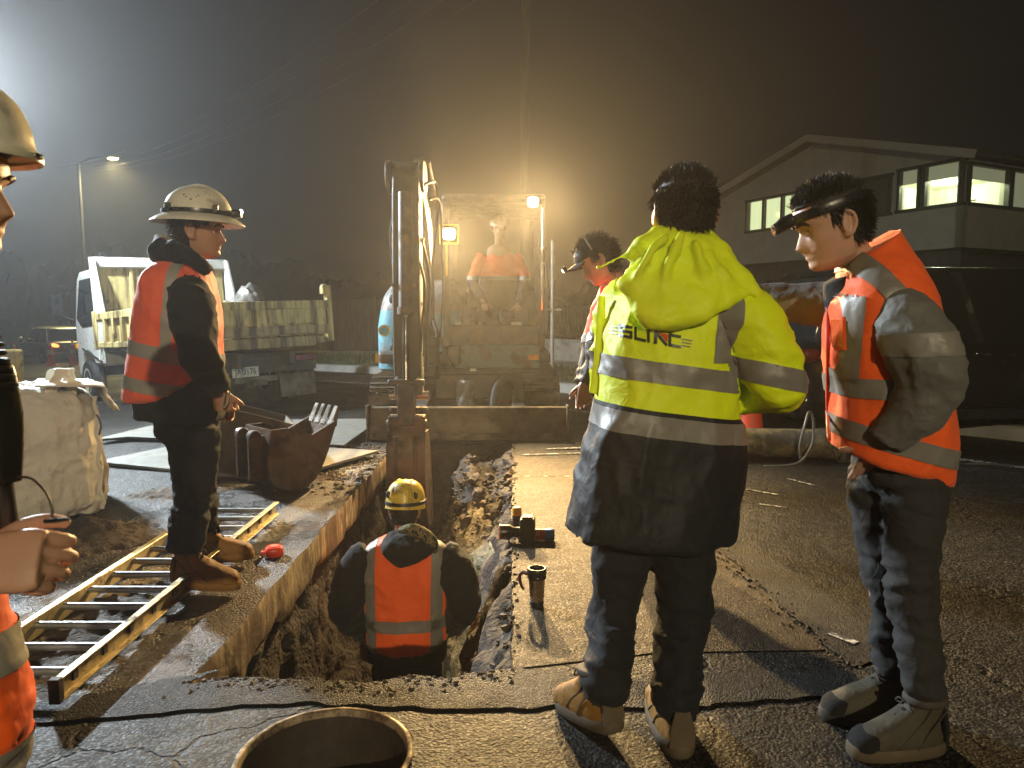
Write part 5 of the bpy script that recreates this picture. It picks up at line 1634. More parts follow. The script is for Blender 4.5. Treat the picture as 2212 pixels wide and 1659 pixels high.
# ------------------------------------------------------------------ ladder
M_ALU = mat('ladder_rail', (.55, .46, .26), .38, .55, var=.2, vscale=8, dirt=(.12, .09, .05), dirt_amt=.4, dscale=9)
def ladder():
    y0, y1 = QG(95, 1468, .11).y, QG(590, 1085, .11).y
    xr = (QG(95, 1490, .11).x + QG(590, 1085, .11).x) / 2
    xl = xr - .36
    c = Vector(((xl + xr) / 2, (y0 + y1) / 2, 0))
    t = thing('ladder', 'yellow and silver ladder lying flat beside the trench', 'ladder', c)
    zz = .075
    xs_ = (xl, xr)
    for x in xs_:
        mb = MB(); s = 1 if x < c.x else -1
        mb.box(Vector((x, (y0 + y1) / 2, zz)) - c, (.006, y1 - y0, .075))
        for dz in (-.036, .036):
            mb.box(Vector((x - s * .013, (y0 + y1) / 2, zz + dz)) - c, (.03, y1 - y0, .006))
        r_ = mb.build('rail', M_ALU, t, bevel=.002)
        for k in range(12):
            mb = MB(); mb.box(Vector((x - s * .006, y0 + .1 + (y1 - y0 - .2) / 11 * k, zz)) - c, (.008, .026, .03)); mb.build('rung_plug', M_INK, r_)
        mb = MB(); mb.box(Vector((x - s * .008, y0 - .004, zz)) - c, (.036, .03, .082)); mb.build('end_cap', M_BLACK, r_, bevel=.004)
    rm = MB(); rm.cyl((xs_[0] + .003 - c.x, 0, 0), (xs_[1] - .003 - c.x, 0, 0), .0145, 12)
    me = rm.mesh('rung'); me.materials.append(M_STEEL); me.shade_smooth(); me.set_sharp_from_angle(angle=R(40))
    for k in range(12):
        o = bpy.data.objects.new('rung', me); COL.objects.link(o); o.parent = t; o.location = (0, y0 + .1 + (y1 - y0 - .2) / 11 * k - c.y, zz + .012)
    return t
ladder()

# ------------------------------------------------------------------ small things
M_RED = mat('red_plastic', (.75, .06, .025), .35, var=.15)
p = QG(593, 1203)
t = thing('tape_measure', 'small round red tape measure lying beside the ladder', 'tape measure', (p.x, p.y, .008), 20)
mb = MB(); mb.loft([((0, 0, 0), (.04, 0, 0), (0, .04, 0)), ((0, 0, .01), (.046, 0, 0), (0, .046, 0)), ((0, 0, .036), (.046, 0, 0), (0, .046, 0)), ((0, 0, .05), (.036, 0, 0), (0, .036, 0))], m=10, n=28, e=3); mb.build('case', M_RED, t)
mb = MB(); mb.box((-.05, .0, .022), (.03, .035, .018)); mb.build('tab', M_RED, t, bevel=.004)
mb = MB(); mb.lathe([(.022, .05), (.022, .054), (.001, .055)], n=20); mb.build('hub', mat('red_label', (.8, .2, .12), .5), t)

p = QG(1160, 1318)
t = thing('travel_mug', 'steel travel mug with black lid and handle beside the trench', 'mug', (p.x, p.y + .035, .008))
M_MUG = mat('brushed_mug', (.62, .56, .46), .25, 1.0, var=.12, vscale=3, bstr=.2, bscale=90, bdist=.0004, stretch=(1, 1, 20))
mb = MB(); mb.lathe([(.030, .022), (.031, .03), (.0355, .12), (.0365, .122)], n=32); mb.build('body', M_MUG, t)
mb = MB(); mb.lathe([(.027, 0), (.031, .003), (.031, .022), (.029, .024)], n=28); mb.build('base', M_PLAST, t)
mb = MB(); mb.lathe([(.037, .121), (.041, .124), (.041, .134), (.039, .137), (.042, .142), (.042, .163), (.039, .168), (.034, .168), (.032, .156), (.001, .154)], n=32, cap=False); mb.build('lid', M_PLAST, t, smooth=50)
mb = MB(); mb.tube([(-.038, .0, .14), (-.058, .0, .147), (-.072, 0, .138), (-.074, 0, .115), (-.066, 0, .085), (-.056, 0, .072)], [.008, .008, .008, .007, .006, .005], 10, m=20, flat=.8); mb.build('handle', mat('dark_red_handle', (.07, .012, .008), .4), t)

p = QG(1140, 1178)
t = thing('work_torch', 'dark green box torch with an orange ringed black head at the trench edge', 'torch', (p.x, p.y + .05, .008), -4)
mb = MB(); mb.box((.0, 0, .075), (.085, .085, .115)); mb.build('battery_box', mat('dark_green_case', (.035, .055, .02), .5, var=.3, dirt=(.12, .1, .05), dirt_amt=.3), t, bevel=.01)
mb = MB(); mb.box((.0, -.001, .137), (.06, .06, .014)); mb.box((0, 0, .012), (.09, .09, .02)); mb.build('battery_latch', M_PLAST, t, bevel=.004)
mb = MB(); mb.tube([(-.03, 0, .05), (-.08, 0, .05), (-.1, 0, .05), (-.15, 0, .05)], [.028, .03, .042, .042], 20); mb.build('head', M_PLAST, t)
M_ = Vector((-1, 0, 0)).to_track_quat('Z', 'Y').to_matrix()
mb = MB(); mb.lathe([(.043, 0), (.043, .008), (.034, .008), (.034, 0)], (-.15, 0, .05), 24, M_); mb.build('ring', mat('orange_ring', (.8, .2, .03), .4), t)
p = QG(1113, 1158)
t = thing('spray_can', 'yellow capped spray can standing behind the box torch', 'spray can', (p.x + .01, p.y + .1, .008))
mb = MB(); mb.lathe([(.026, 0), (.027, .004), (.027, .09), (.022, .1)], n=24); mb.build('body', M_PLAST, t)
mb = MB(); mb.lathe([(.0275, .088), (.0275, .13), (.02, .136), (.001, .137)], n=24, cap=False); mb.build('cap', M_YEL, t)
p = QG(1168, 1172)
t = thing('drink_can', 'red and blue can lying on its side beside the box torch', 'can', (p.x + .0, p.y + .02, .04), -3)
M_ = Vector((1, 0, 0)).to_track_quat('Z', 'Y').to_matrix()
mb = MB(); mb.lathe([(.031, -.07), (.033, -.065), (.033, .025)], (0, 0, 0), 26, M_); mb.build('label_sleeve', mat('red_can', (.5, .03, .03), .35), t)
mb = MB(); mb.lathe([(.0332, .025), (.034, .03), (.034, .07), (.03, .078), (.001, .078)], (0, 0, 0), 26, M_, cap=False); mb.build('blue_cap', mat('blue_cap', (.03, .16, .5), .4), t)
mb = MB()
for k in range(3):
    for j in range(2):
        a = -1.1 + .4 * k
        mb.box((-.02 + .012 * j - .03 * 0, -math.cos(a) * .0334, -math.sin(a) * .0334 + 0), (.006, .002, .009))
mb.build('lettering', M_DECAL, t)

# pipe on the ground with a ring of wire, and its stand
p0, p1 = Vector((1.55, 6.3, .14)), Vector((2.82, 6.18, .14))
t = thing('rusty_pipe', 'mud stained olive pipe lying on the road behind the men', 'pipe', (2.2, 6.24, .14))
M_PIPE = mat('stained_pipe', (.27, .21, .085), .55, var=.4, vscale=5, bscale=30, dirt=(.06, .048, .03), dirt_amt=.75, dscale=5)
d = (p1 - p0).normalized()
M_ = d.to_track_quat('Z', 'Y').to_matrix()
mb = MB(); L_ = (p1 - p0).length
mb.lathe([(.105, 0), (.13, 0), (.13, .1), (.125, .11), (.125, L_ - .2), (.132, L_ - .19), (.132, L_), (.105, L_), (.105, L_ - .3), (.001, L_ - .3)], p0 - Vector((2.2, 6.24, .14)), 32, M_, cap=False); mb.build('pipe_wall', M_PIPE, t)
t2 = thing('pipe_stand', 'small dark steel stand under the end of the stained pipe', 'stand', (2.84, 6.17, 0))
mb = MB(); mb.box((0, 0, .1), (.05, .2, .2)); mb.box((0, 0, .01), (.12, .26, .02)); mb.build('upright', M_XDARK, t2, bevel=.006)
c = Q(1742, 935, 6.05)
mb = MB()
mb.tube([c + Vector((-.04, -.02, -.26)), c + Vector((-.07, -.05, -.1)), c + Vector((-.04, -.06, .08)), c + Vector((0, -.03, .18)), c + Vector((.045, 0, .15)), c + Vector((.06, 0, .02)), c + Vector((.03, -.03, -.12)), c + Vector((-.12, -.12, -.24)), c + Vector((-.4, -.14, -.26))], .011, 8, m=60)
tag(mb.build('hose_loop', mat('grey_cable', (.12, .11, .09), .5)), 'grey hose looped up over the stained pipe', 'hose')
mb = MB(); a = QG(2062, 1002); b = QG(2230, 1010)
mb.tube([a, a.lerp(b, .5) + Vector((0, 0, .01)), b, b + Vector((1.5, -.2, 0))], .014, 8, m=20)
tag(mb.build('ground_cable', M_BLACK), 'dark cable running along the road to a red plug', 'cable')
mb = MB(); mb.tube([a + Vector((-.16, .02, .03)), a + Vector((-.03, 0, .02)), a], [.035, .03, .014], 12)
tag(mb.build('cable_plug', M_RED), 'red plug on the end of the dark ground cable', 'plug')
# ================================================================== PEOPLE
M_SKIN = mat('skin', (.42, .22, .135), .5, var=.12, vscale=14, bstr=.15, bscale=200, bdist=.0008)
M_SKIN2 = mat('skin_light', (.5, .28, .19), .5, var=.1, vscale=14, bstr=.15, bscale=200, bdist=.0008)
M_HAIR = mat('black_hair', (.014, .012, .010), .6, var=.4, vscale=60, bstr=.5, bscale=180, bdist=.002, stretch=(1, 1, .25))
M_HAIRB = mat('brown_hair', (.03, .02, .012), .6, var=.4, vscale=60, bstr=.5, bscale=180, bdist=.002, stretch=(1, 1, .25))
M_EYE = mat('eye_white', (.6, .58, .55), .15, bstr=0)
M_IRIS = mat('dark_iris', (.02, .013, .01), .1, bstr=0)
M_ORANGE = cloth('hi_vis_orange', (.92, .12, .015), .6, wr=.5)
M_ORANGEB = cloth('hi_vis_orange_faded', (.88, .14, .06), .65, wr=.5)
M_YELLOW = cloth('hi_vis_yellow', (.74, .86, .006), .55, wr=.55, sheen=0, spec=.25)
M_NAVY = cloth('navy_shell', (.012, .013, .016), .6, wr=.4, sheen=.02, spec=.25)
M_NAVYT = cloth('navy_trousers', (.010, .011, .014), .85, wr=.5, sheen=.03)
M_HOODIE = cloth('black_hoodie', (.010, .010, .0105), .9, wr=.55, sheen=.05)
M_GREYJ = cloth('grey_jacket', (.13, .127, .115), .6, wr=.7, sheen=.1)
M_JEAN = cloth('dark_jeans', (.026, .025, .024), .8, wr=.7, sheen=.05)
M_BLKTR = cloth('black_trousers', (.008, .008, .009), .85, wr=.6, sheen=.03)
M_TAPE = cloth('reflective_tape', (.30, .29, .26), .4, wr=.25, sheen=0, spec=.6)
M_TAPED = cloth('reflective_tape_dull', (.19, .175, .15), .45, wr=.25, sheen=0, spec=.5)
M_BOOT = cloth('tan_boot_leather', (.23, .115, .022), .65, wr=.6, sheen=0, dirt=(.09, .06, .03), dirt_amt=.35)
M_BOOTG = cloth('grey_boot_leather', (.06, .052, .034), .7, wr=.6, sheen=0, dirt=(.09, .075, .05), dirt_amt=.4)
M_SOLE = mat('boot_sole', (.10, .075, .042), .8, var=.3)
M_SOLED = mat('dark_boot_sole', (.03, .028, .025), .8, var=.3)
M_LACE = mat('boot_lace', (.05, .04, .03), .8, bstr=0)
M_HELM = mat('white_helmet_shell', (.72, .69, .58), .28, var=.06, vscale=5, bstr=.05, dirt=(.25, .2, .14), dirt_amt=.2, dscale=9)
M_HELY = mat('yellow_helmet_shell', (.75, .55, .06), .3, var=.1, bstr=.05, dirt=(.2, .15, .05), dirt_amt=.35, dscale=9)

HZ = [-.120, -.112, -.098, -.08, -.07, -.063, -.055, -.045, -.03, -.015, .005, .02, .045, .07, .095, .108, .115]
HF = [.050, .078, .092, .086, .091, .088, .093, .088, .087, .086, .084, .093, .092, .083, .06, .034, .0]
HB = [.005, .02, .04, .055, .064, .068, .073, .080, .088, .093, .097, .099, .100, .090, .066, .036, .0]
HW = [.018, .034, .050, .057, .060, .062, .0635, .066, .069, .071, .0735, .075, .0755, .068, .049, .028, .0]
def headpt(th, z, off=0.0):
    f, b, wd = np.interp(z, HZ, HF), np.interp(z, HZ, HB), np.interp(z, HZ, HW)
    c, s = np.cos(th), np.sin(th)
    depth = np.where(c > 0, f, b)
    n = 2.25
    r_ = 1 / np.maximum(((np.abs(s) / np.maximum(wd, 1e-4)) ** n + (np.abs(c) / np.maximum(depth, 1e-4)) ** n) ** (1 / n), 1e-6)
    t = np.arctan2(s, c)
    nz = np.interp(z, [-.056, -.048, -.041, -.034, -.02, 0, .012], [0, .012, .026, .026, .017, .007, 0])
    sg = np.interp(z, [-.05, -.035, -.01, .01], [.2, .19, .13, .1])
    r_ = r_ + nz * np.exp(-(t / sg) ** 2)
    eye = np.exp(-((np.abs(t) - .36) / .17) ** 2 - ((z - .002) / .013) ** 2)
    r_ = r_ - .011 * eye
    r_ = r_ + .004 * np.exp(-((np.abs(t) - .4) / .25) ** 2 - ((z - .024) / .007) ** 2)
    r_ = r_ + .004 * np.exp(-((np.abs(t) - .7) / .25) ** 2 - ((z + .03) / .018) ** 2)
    r_ = r_ + .004 * np.exp(-(t / .28) ** 2) * (np.exp(-((z + .057) / .004) ** 2) + np.exp(-((z + .069) / .004) ** 2)) - .003 * np.exp(-(t / .3) ** 2 - ((z + .063) / .0025) ** 2)
    r_ = r_ + off
    return np.column_stack([r_ * np.sin(t), r_ * np.cos(t), z + off * .0 + np.zeros_like(t)])

def put(V, c, M, s=1.0):
    return (np.asarray(V) * s) @ np.array(M).T + np.array(c)

def head_shell(mb, c, M, s=1.05, ears=True):
    nt, zs = 72, np.concatenate([np.linspace(-.120, .1, 56), [.104, .108, .111, .1135, .115]])
    th = np.linspace(-PI, PI, nt, endpoint=False)
    V = np.concatenate([headpt(th, np.full(nt, z)) for z in zs])
    k = len(zs)
    F_ = [(i * nt + j, i * nt + (j + 1) % nt, (i + 1) * nt + (j + 1) % nt, (i + 1) * nt + j) for i in range(k - 1) for j in range(nt)]
    V = np.vstack([V, [[0, .02, -.121]], [[0, 0, .1155]]])
    F_ += [(k * nt, (j + 1) % nt, j) for j in range(nt)] + [(k * nt + 1, (k - 1) * nt + j, (k - 1) * nt + (j + 1) % nt) for j in range(nt)]
    mb.add(put(V, c, M, s), F_)
    if ears:
        for sx in (-1, 1):
            e = MB()
            Me = rot(-25 * sx, 8, 0)
            e.ell((.077 * sx, -.012, -.012), .008, .019, .033, Me, 12, 10)
            e.tube([(.072 * sx, .002, -.04), (.081 * sx, -.012, -.044), (.086 * sx, -.03, -.022), (.086 * sx, -.034, .004), (.083 * sx, -.022, .02), (.077 * sx, -.004, .016)], .0055, 8, m=18)
            mb.add(put(e.v, c, M, s), e.f)

def hair_mesh(name, c, M, s, parent, m, line, n=1500, ln=.022, thick=.010, seed=1, wild=.5, up=.5):
    """close shell following the scalp plus loose tufts; line(th, z) is True where hair grows"""
    rg = np.random.default_rng(seed)
    nt, nz = 90, 60
    th = np.linspace(-PI, PI, nt, endpoint=False); zs = np.linspace(-.1, .1148, nz)
    G_ = [headpt(th, np.full(nt, z), 0) for z in zs]
    V, keep = [], []
    for i, z in enumerate(zs):
        g = G_[i]
        nr = g / (np.linalg.norm(g, axis=1)[:, None] + 1e-6)
        kp_ = line(th, z)
        nn = fbm(np.column_stack([g[:, 0] * 40, g[:, 1] * 40, g[:, 2] * 25]), 2, seed)
        o = np.where(kp_, thick * (1 + .3 * nn), -.006)
        V.append(g + nr * o[:, None]); keep.append(kp_)
    V = np.concatenate(V); keep = np.concatenate(keep)
    F_ = []
    for i in range(nz - 1):
        for j in range(nt):
            q = (i * nt + j, i * nt + (j + 1) % nt, (i + 1) * nt + (j + 1) % nt, (i + 1) * nt + j)
            if keep[list(q)].any():
                F_.append(q)
    top = len(V); V = np.vstack([V, [[0, 0, .1155 + thick]]])
    F_ += [(top, (nz - 1) * nt + j, (nz - 1) * nt + (j + 1) % nt) for j in range(nt)]
    mb = MB(); mb.add(put(V, c, M, s), F_)
    tv, tf = [], []
    cnt = 0
    while cnt < n:
        t = rg.uniform(-PI, PI); z = rg.uniform(-.09, .113)
        if not bool(line(np.array([t]), z)[0]):
            continue
        p = headpt(np.array([t]), np.array([z]))[0]
        nr = p / np.linalg.norm(p)
        d = nr * up + np.array([0, -.25, .35 if z > .06 else -.45]) + rg.normal(size=3) * wild
        d /= np.linalg.norm(d)
        a = np.cross(d, nr); a = a / (np.linalg.norm(a) + 1e-6) * .0013
        b = p + nr * thick * .6
        L_ = ln * rg.uniform(.5, 1.2)
        k = len(tv)
        tv += [b - a, b + a, b + d * L_ * .6 + a * .6 + nr * .002, b + d * L_ - nr * .003]
        tf += [(k, k + 1, k + 2), (k, k + 2, k + 3)]
        cnt += 1
    mb.add(put(tv, c, M, s), tf)
    return mb.build(name, m, parent, smooth=60, fix=False)

def eyes(c, M, s, parent):
    for sx in (-1, 1):
        p = headpt(np.array([.35 * sx]), np.array([.0]))[0]
        e = MB(); e.ell((p[0] * .93, p[1] - .006, .001), .0115, .0105, .0085, None, 12, 8)
        w_ = MB().add(put(e.v, c, M, s), e.f).build('eye', M_EYE, parent)
        e = MB(); e.ell((p[0] * .93 , p[1] + .0005, .001), .0055, .0045, .0055, None, 10, 6)
        MB().add(put(e.v, c, M, s), e.f).build('iris', M_IRIS, w_)
        b = MB(); a = [headpt(np.array([t * sx]), np.array([z]))[0] * 1.015 for t, z in ((.14, .022), (.3, .027), (.5, .024), (.62, .016))]
        b.tube(a, [.0035, .005, .0045, .002], 6, m=8)
        MB().add(put(b.v, c, M, s), b.f).build('eyebrow', M_HAIR, parent)

def hand(mb, wr, d, nrm, thumb, curl=(35, 45, 30), s=1.0, tcurl=30, spread=1.0, vary=6):
    """palm and five jointed fingers; d to the fingertips, nrm out of the palm, thumb = thumb side"""
    wr, d, nrm, thumb = Vector(wr), Vector(d).normalized(), Vector(nrm).normalized(), Vector(thumb).normalized()
    thumb = (thumb - d * thumb.dot(d)).normalized()
    nrm = d.cross(thumb) * (1 if d.cross(thumb).dot(nrm) > 0 else -1)
    mb.loft([(wr - d * .05 * s, thumb * .027 * s, nrm * .021 * s), (wr, thumb * .029 * s, nrm * .019 * s), (wr + d * .035 * s, thumb * .039 * s, nrm * .017 * s), (wr + d * .08 * s, thumb * .043 * s, nrm * .014 * s), (wr + d * .098 * s, thumb * .037 * s, nrm * .010 * s)], m=14, n=20, e=2.6)
    for i, (off, L) in enumerate(((.032, .95), (.011, 1.06), (-.011, 1.0), (-.031, .78))):
        p = wr + d * (.088 - .004 * abs(i - 1.3)) * s + thumb * off * s
        a = 0
        pts, rr_ = [p - d * .02 * s], [.0095 * s]
        pts.append(p); rr_.append(.0098 * s)
        for k, (ln, cu) in enumerate(zip((.044, .028, .022), curl)):
            a += R(cu + vary * (i - 1.5))
            side = thumb * (off * .28 * spread)
            dr = (d * math.cos(a) + nrm * math.sin(a) + side).normalized()
            p = p + dr * ln * L * s
            pts.append(p); rr_.append((.0088, .0082, .0065)[k] * s)
        mb.tube(pts, rr_, 10, m=14)
    p = wr + d * .028 * s + thumb * .026 * s + nrm * .006 * s
    pts, rr_ = [p - d * .015 * s, p], [.012 * s, .014 * s]
    for k, (ln, cu) in enumerate(((.038, 0), (.032, 1), (.026, 2))):
        a = R(tcurl) * cu / 2
        dr = (thumb * (.75 - .45 * cu * tcurl / 60) + d * .75 + nrm * (.35 + math.sin(a) * .6)).normalized()
        p = p + dr * ln * s
        pts.append(p); rr_.append((.0115, .0105, .0078)[k] * s)
    mb.tube(pts, rr_, 10, m=14)

def boot(parent, loc, yaw, pitch=0, m=None, sm_=None, s=1.0, sole_h=.03, toe=None, lean=0, laces=True):
    """foot pointing along local +y"""
    m = m or M_BOOT; sm_ = sm_ or M_SOLE
    M = rot(yaw, pitch, lean)
    def X(mb):
        return MB().add(put(mb.v, loc, M, s), mb.f)
    mb = MB()
    mb.loft([((0, .03, sole_h - .008), (.050, 0, 0), (0, .140, 0)), ((0, .03, .048), (.052, 0, 0), (0, .140, 0)), ((0, .022, .072), (.049, 0, 0), (0, .127, 0)), ((0, -.002, .095), (.043, 0, 0), (0, .098, 0)), ((0, -.032, .118), (.040, 0, 0), (0, .070, 0)), ((0, -.05, .14), (.040, 0, 0), (0, .056, 0)), ((0, -.055, .16), (.042, 0, 0), (0, .055, 0))], m=34, n=40, e=2.5)
    b = X(mb).mesh('b'); crumple(b, .0055, 16, int(abs(loc[0] * 100)) % 50, ridge=.5)
    bo = finish('boot', b, m, parent, smooth=180)
    mb = MB()
    mb.loft([((0, .03, 0), (.050, 0, 0), (0, .146, 0)), ((0, .03, .006), (.055, 0, 0), (0, .150, 0)), ((0, .03, sole_h - .004), (.056, 0, 0), (0, .150, 0)), ((0, .03, sole_h + .004), (.053, 0, 0), (0, .145, 0))], n=44, e=2.6)
    X(mb).build('sole', sm_, bo, smooth=40)
    mb = MB(); mb.loft([((0, .128, .03), (.046, 0, 0), (0, .046, 0)), ((0, .122, .056), (.045, 0, 0), (0, .046, 0)), ((0, .108, .074), (.037, 0, 0), (0, .04, 0)), ((0, .095, .079), (.02, 0, 0), (0, .022, 0))], m=12, n=26, e=2.4)
    X(mb).build('toe_cap', toe or m, bo, smooth=180)
    mb = MB(); mb.loft([((0, -.108, .03), (.036, 0, 0), (0, .008, 0)), ((0, -.109, .08), (.034, 0, 0), (0, .008, 0)), ((0, -.107, .13), (.02, 0, 0), (0, .006, 0))], n=16, e=4)
    X(mb).build('heel_counter', sm_ if toe is None else toe, bo)
    mb = MB(); mb.loft([((0, -.055, .148), (.046, 0, 0), (0, .058, 0)), ((0, -.055, .156), (.050, 0, 0), (0, .062, 0)), ((0, -.055, .17), (.047, 0, 0), (0, .058, 0)), ((0, -.055, .172), (.036, 0, 0), (0, .046, 0))], m=12, n=30, e=2.3)
    X(mb).build('padded_collar', M_LACE, bo, smooth=180)
    mb = MB()
    for sx in (-1, 1):
        mb.tube([(sx * .0525, .06, .04), (sx * .05, .03, .07), (sx * .043, -.005, .095), (sx * .0415, -.03, .12), (sx * .042, -.045, .15)], .0022, 6, m=18)
        mb.tube([(sx * .0535, -.0, .035), (sx * .05, -.03, .075), (sx * .042, -.07, .11), (sx * .03, -.1, .13)], .0022, 6, m=18)
    mb.tube([(.046, .095, .04), (.034, .085, .075), (0, .08, .088), (-.034, .085, .075), (-.046, .095, .04)], .0025, 6, m=24)
    X(mb).build('seam', M_LACE, bo)
    if laces:
        mb = MB()
        for k in range(4):
            y, z = .055 - .022 * k, .086 + .017 * k
            wd = .026
            mb.tube([(-wd, y - .006, z), (0, y + .006, z + .012), (wd, y - .016, z + .006)], .0042, 6)
            mb.tube([(wd, y - .006, z), (0, y + .006, z + .013), (-wd, y - .016, z + .006)], .0042, 6)
        mb.tube([(0, .0, .145), (.02, .012, .155), (.035, .012, .14), (.015, .006, .14)], .003, 6, m=12)
        mb.tube([(0, .0, .145), (-.02, .012, .155), (-.035, .012, .14), (-.015, .006, .14)], .003, 6, m=12)
        X(mb).build('lace', M_LACE, bo)
    return bo

def trousers(parent, m, pelvis, hips, knees, ankles, rad=(.098, .08, .072), hipw=.175, depth=.125, voxel=.011, seed=1, amp=.009, waist=.14, side=(1, 0, 0), flare=1.0, name='trousers'):
    mb = MB(); S_ = Vector(side).normalized(); Fw = Vector((-S_.y, S_.x, 0))
    pe = Vector(pelvis)
    mb.loft([(pe + Vector((0, 0, waist)), S_ * hipw * .93, Fw * depth * .95), (pe + Vector((0, 0, .03)), S_ * hipw, Fw * depth), (pe + Vector((0, 0, -.07)), S_ * hipw * .98, Fw * depth), (pe + Vector((0, 0, -.11)), S_ * hipw * .6, Fw * depth * .7)], m=14, n=32, e=2.4)
    for h, k, a in zip(hips, knees, ankles):
        h, k, a = Vector(h), Vector(k), Vector(a)
        e_ = a + Vector((0, 0, -.012))
        mb.tube([h + Vector((0, 0, .03)), h.lerp(k, .35), k, k.lerp(a, .5), a, e_], [rad[0], rad[0] * .98, rad[1], rad[2] * 1.02, rad[2] * flare, rad[2] * flare * 1.02], 20, m=32)
    me = remesh(mb, voxel, 4)
    crumple(me, amp * 1.3, 5.5, seed, (1, 1, 1.5), .65)
    zk = sum(Vector(k).z for k in knees) / len(knees); za = sum(Vector(a).z for a in ankles) / len(ankles)
    zp = pe.z - .08
    crumple(me, amp * 1.5, 10, seed + 40, (1, 1, 2.6), .75, lambda V: np.clip(np.exp(-((V[:, 2] - za - .09) / .13) ** 2) + .8 * np.exp(-((V[:, 2] - zk) / .12) ** 2) + .5 * np.exp(-((V[:, 2] - zp) / .12) ** 2), 0, 1))
    crumple(me, amp * .45, 20, seed + 77, (1, 1, 1.8), .7)
    return finish(name, me, m, parent, smooth=180)

def ringv(c, a, b, yaw=0, tilt=None):
    """one garment cross-section: half width a, half depth b, turned by yaw degrees"""
    y = R(yaw)
    s_, f_ = Vector((math.cos(y), math.sin(y), 0)), Vector((-math.sin(y), math.cos(y), 0))
    if tilt is not None:
        s_.z, f_.z = tilt
    return (Vector(c), s_ * a, f_ * b)

def garment(rings, sleeves=(), voxel=.010, e=2.5, amp=.012, f=5, seed=1, st=(1, 1, .75), m_=None, extra=None, sleeve_amp=1.0, fine=.35, smooth=4):
    mb = MB()
    if rings:
        mb.loft(rings, m=m_ or len(rings) * 8, n=56, e=e)
    for pts, rad in sleeves:
        mb.tube(pts, rad, 20, m=28)
    if extra:
        extra(mb)
    me = remesh(mb, voxel, smooth)
    crumple(me, amp, f, seed, st, .7)
    crumple(me, amp * .55, f * 1.9, seed + 30, (1, 1, .8), .9)
    if sleeves:
        def msk(V):
            o = np.zeros(len(V))
            for pts, rad in sleeves:
                P_ = catmull([list(p) for p in pts], 16)
                dmin = np.min(np.linalg.norm(V[:, None, :] - P_[None, :, :], axis=2), axis=1)
                o = np.maximum(o, np.clip(1.6 - dmin / (max(rad) * 1.1), 0, 1))
            return o
        crumple(me, amp * sleeve_amp, f * 2.2, seed + 50, (1, 1, 2.0), .75, msk)
    crumple(me, amp * fine, f * 3.6, seed + 90, (1, 1, .8), .6)
    return me

def near_line(pts, rad):
    P_ = np.array(catmull([list(p) for p in pts], 24))
    return lambda c: np.min(np.linalg.norm(P_ - np.array(c), axis=1)) < rad

def boot_on(p, ankle, z, yaw, s=1.0, **k):
    """a boot whose shaft stands round the ankle"""
    o = Vector((ankle[0], ankle[1], z)) + Matrix.Rotation(R(yaw), 3, 'Z') @ Vector((0, .052 * s, 0))
    return boot(p.root, o, yaw, s=s, **k)

class Person:
    def __init__(s, label, loc, yaw, group=None):
        s.root = thing('person', label, 'person', loc, yaw, group)
        s.M = Matrix.Rotation(R(yaw), 3, 'Z'); s.loc = Vector(loc); s.inv = s.M.inverted()
    def L(s, p):
        return s.inv @ (Vector(p) - s.loc)
    def q(s, x, y, Y):
        return s.L(Q(x, y, Y))
    def dirl(s, v):
        return s.inv @ Vector(v)

def body(p, head, HM, hs, neck, chest, pelvis, arms, legs, hands_, skin, voxel=.006, hand_voxel=.0042, hand_s=1.0, shoulders=.15):
    """one continuous skin: head, neck, trunk, limbs, hands"""
    mb = MB()
    head_shell(mb, head, HM, hs)
    neck, chest, pelvis = Vector(neck), Vector(chest), Vector(pelvis)
    HMv = Matrix(HM)
    mb.tube([neck + Vector((0, 0, -.06)), neck, Vector(head) + HMv @ Vector((0, -.02, -.06))], [.066, .056, .052], 18, m=8)
    mb.loft([(pelvis, (.13, 0, 0), (0, .09, 0)), (pelvis.lerp(chest, .5), (.125, 0, 0), (0, .085, 0)), (chest, (.15, 0, 0), (0, .095, 0)), (neck + Vector((0, 0, -.07)), (shoulders, 0, 0), (0, .07, 0)), (neck, (.05, 0, 0), (0, .05, 0))], m=20, n=24)
    for a in arms:
        mb.tube(a, [.046, .04, .034, .026][-len(a):] if len(a) < 4 else [.046, .04, .034, .026], 12, m=18)
    for l in legs:
        mb.tube(l, [.07, .052, .036], 12, m=18)
    me = remesh(mb, voxel, 2, .4)
    V, F_ = arr(me)[0], [tuple(f.vertices) for f in me.polygons]
    out = MB().add(V, F_)
    for h in hands_:
        hm = MB(); hand(hm, *h[:4], **(h[4] if len(h) > 4 else {}))
        m2 = remesh(hm, hand_voxel, 2, .4)
        out.add(arr(m2)[0], [tuple(f.vertices) for f in m2.polygons])
    return out.build('body', skin, p.root, smooth=180, fix=False)

def bandset(p, me, specs, m=M_TAPE, name='reflective_tape', off=.004, parent=None):
    for planes, keep in specs:
        c = cut(me, planes, off, keep)
        if len(c.polygons):
            finish(name, c, m, parent or p.root, smooth=180)

def slab(z, wd, tx=0.0, ty=0.0, c=(0, 0, 0)):
    """two planes bounding a level band at height z; tx, ty tilt it"""
    n = Vector((-tx, -ty, 1)).normalized()
    a = Vector((c[0], c[1], z))
    return [(a + n * wd / 2, n), (a - n * wd / 2, -n)]

def vslab(x, wd, tz=0.0, z0=1.0, axis=(1, 0, 0)):
    """two planes bounding an upright strap"""
    n = (Vector(axis).normalized() + Vector((0, 0, -tz))).normalized()
    a = Vector(axis).normalized() * x + Vector((0, 0, z0))
    return [(a + n * wd / 2, n), (a - n * wd / 2, -n)]

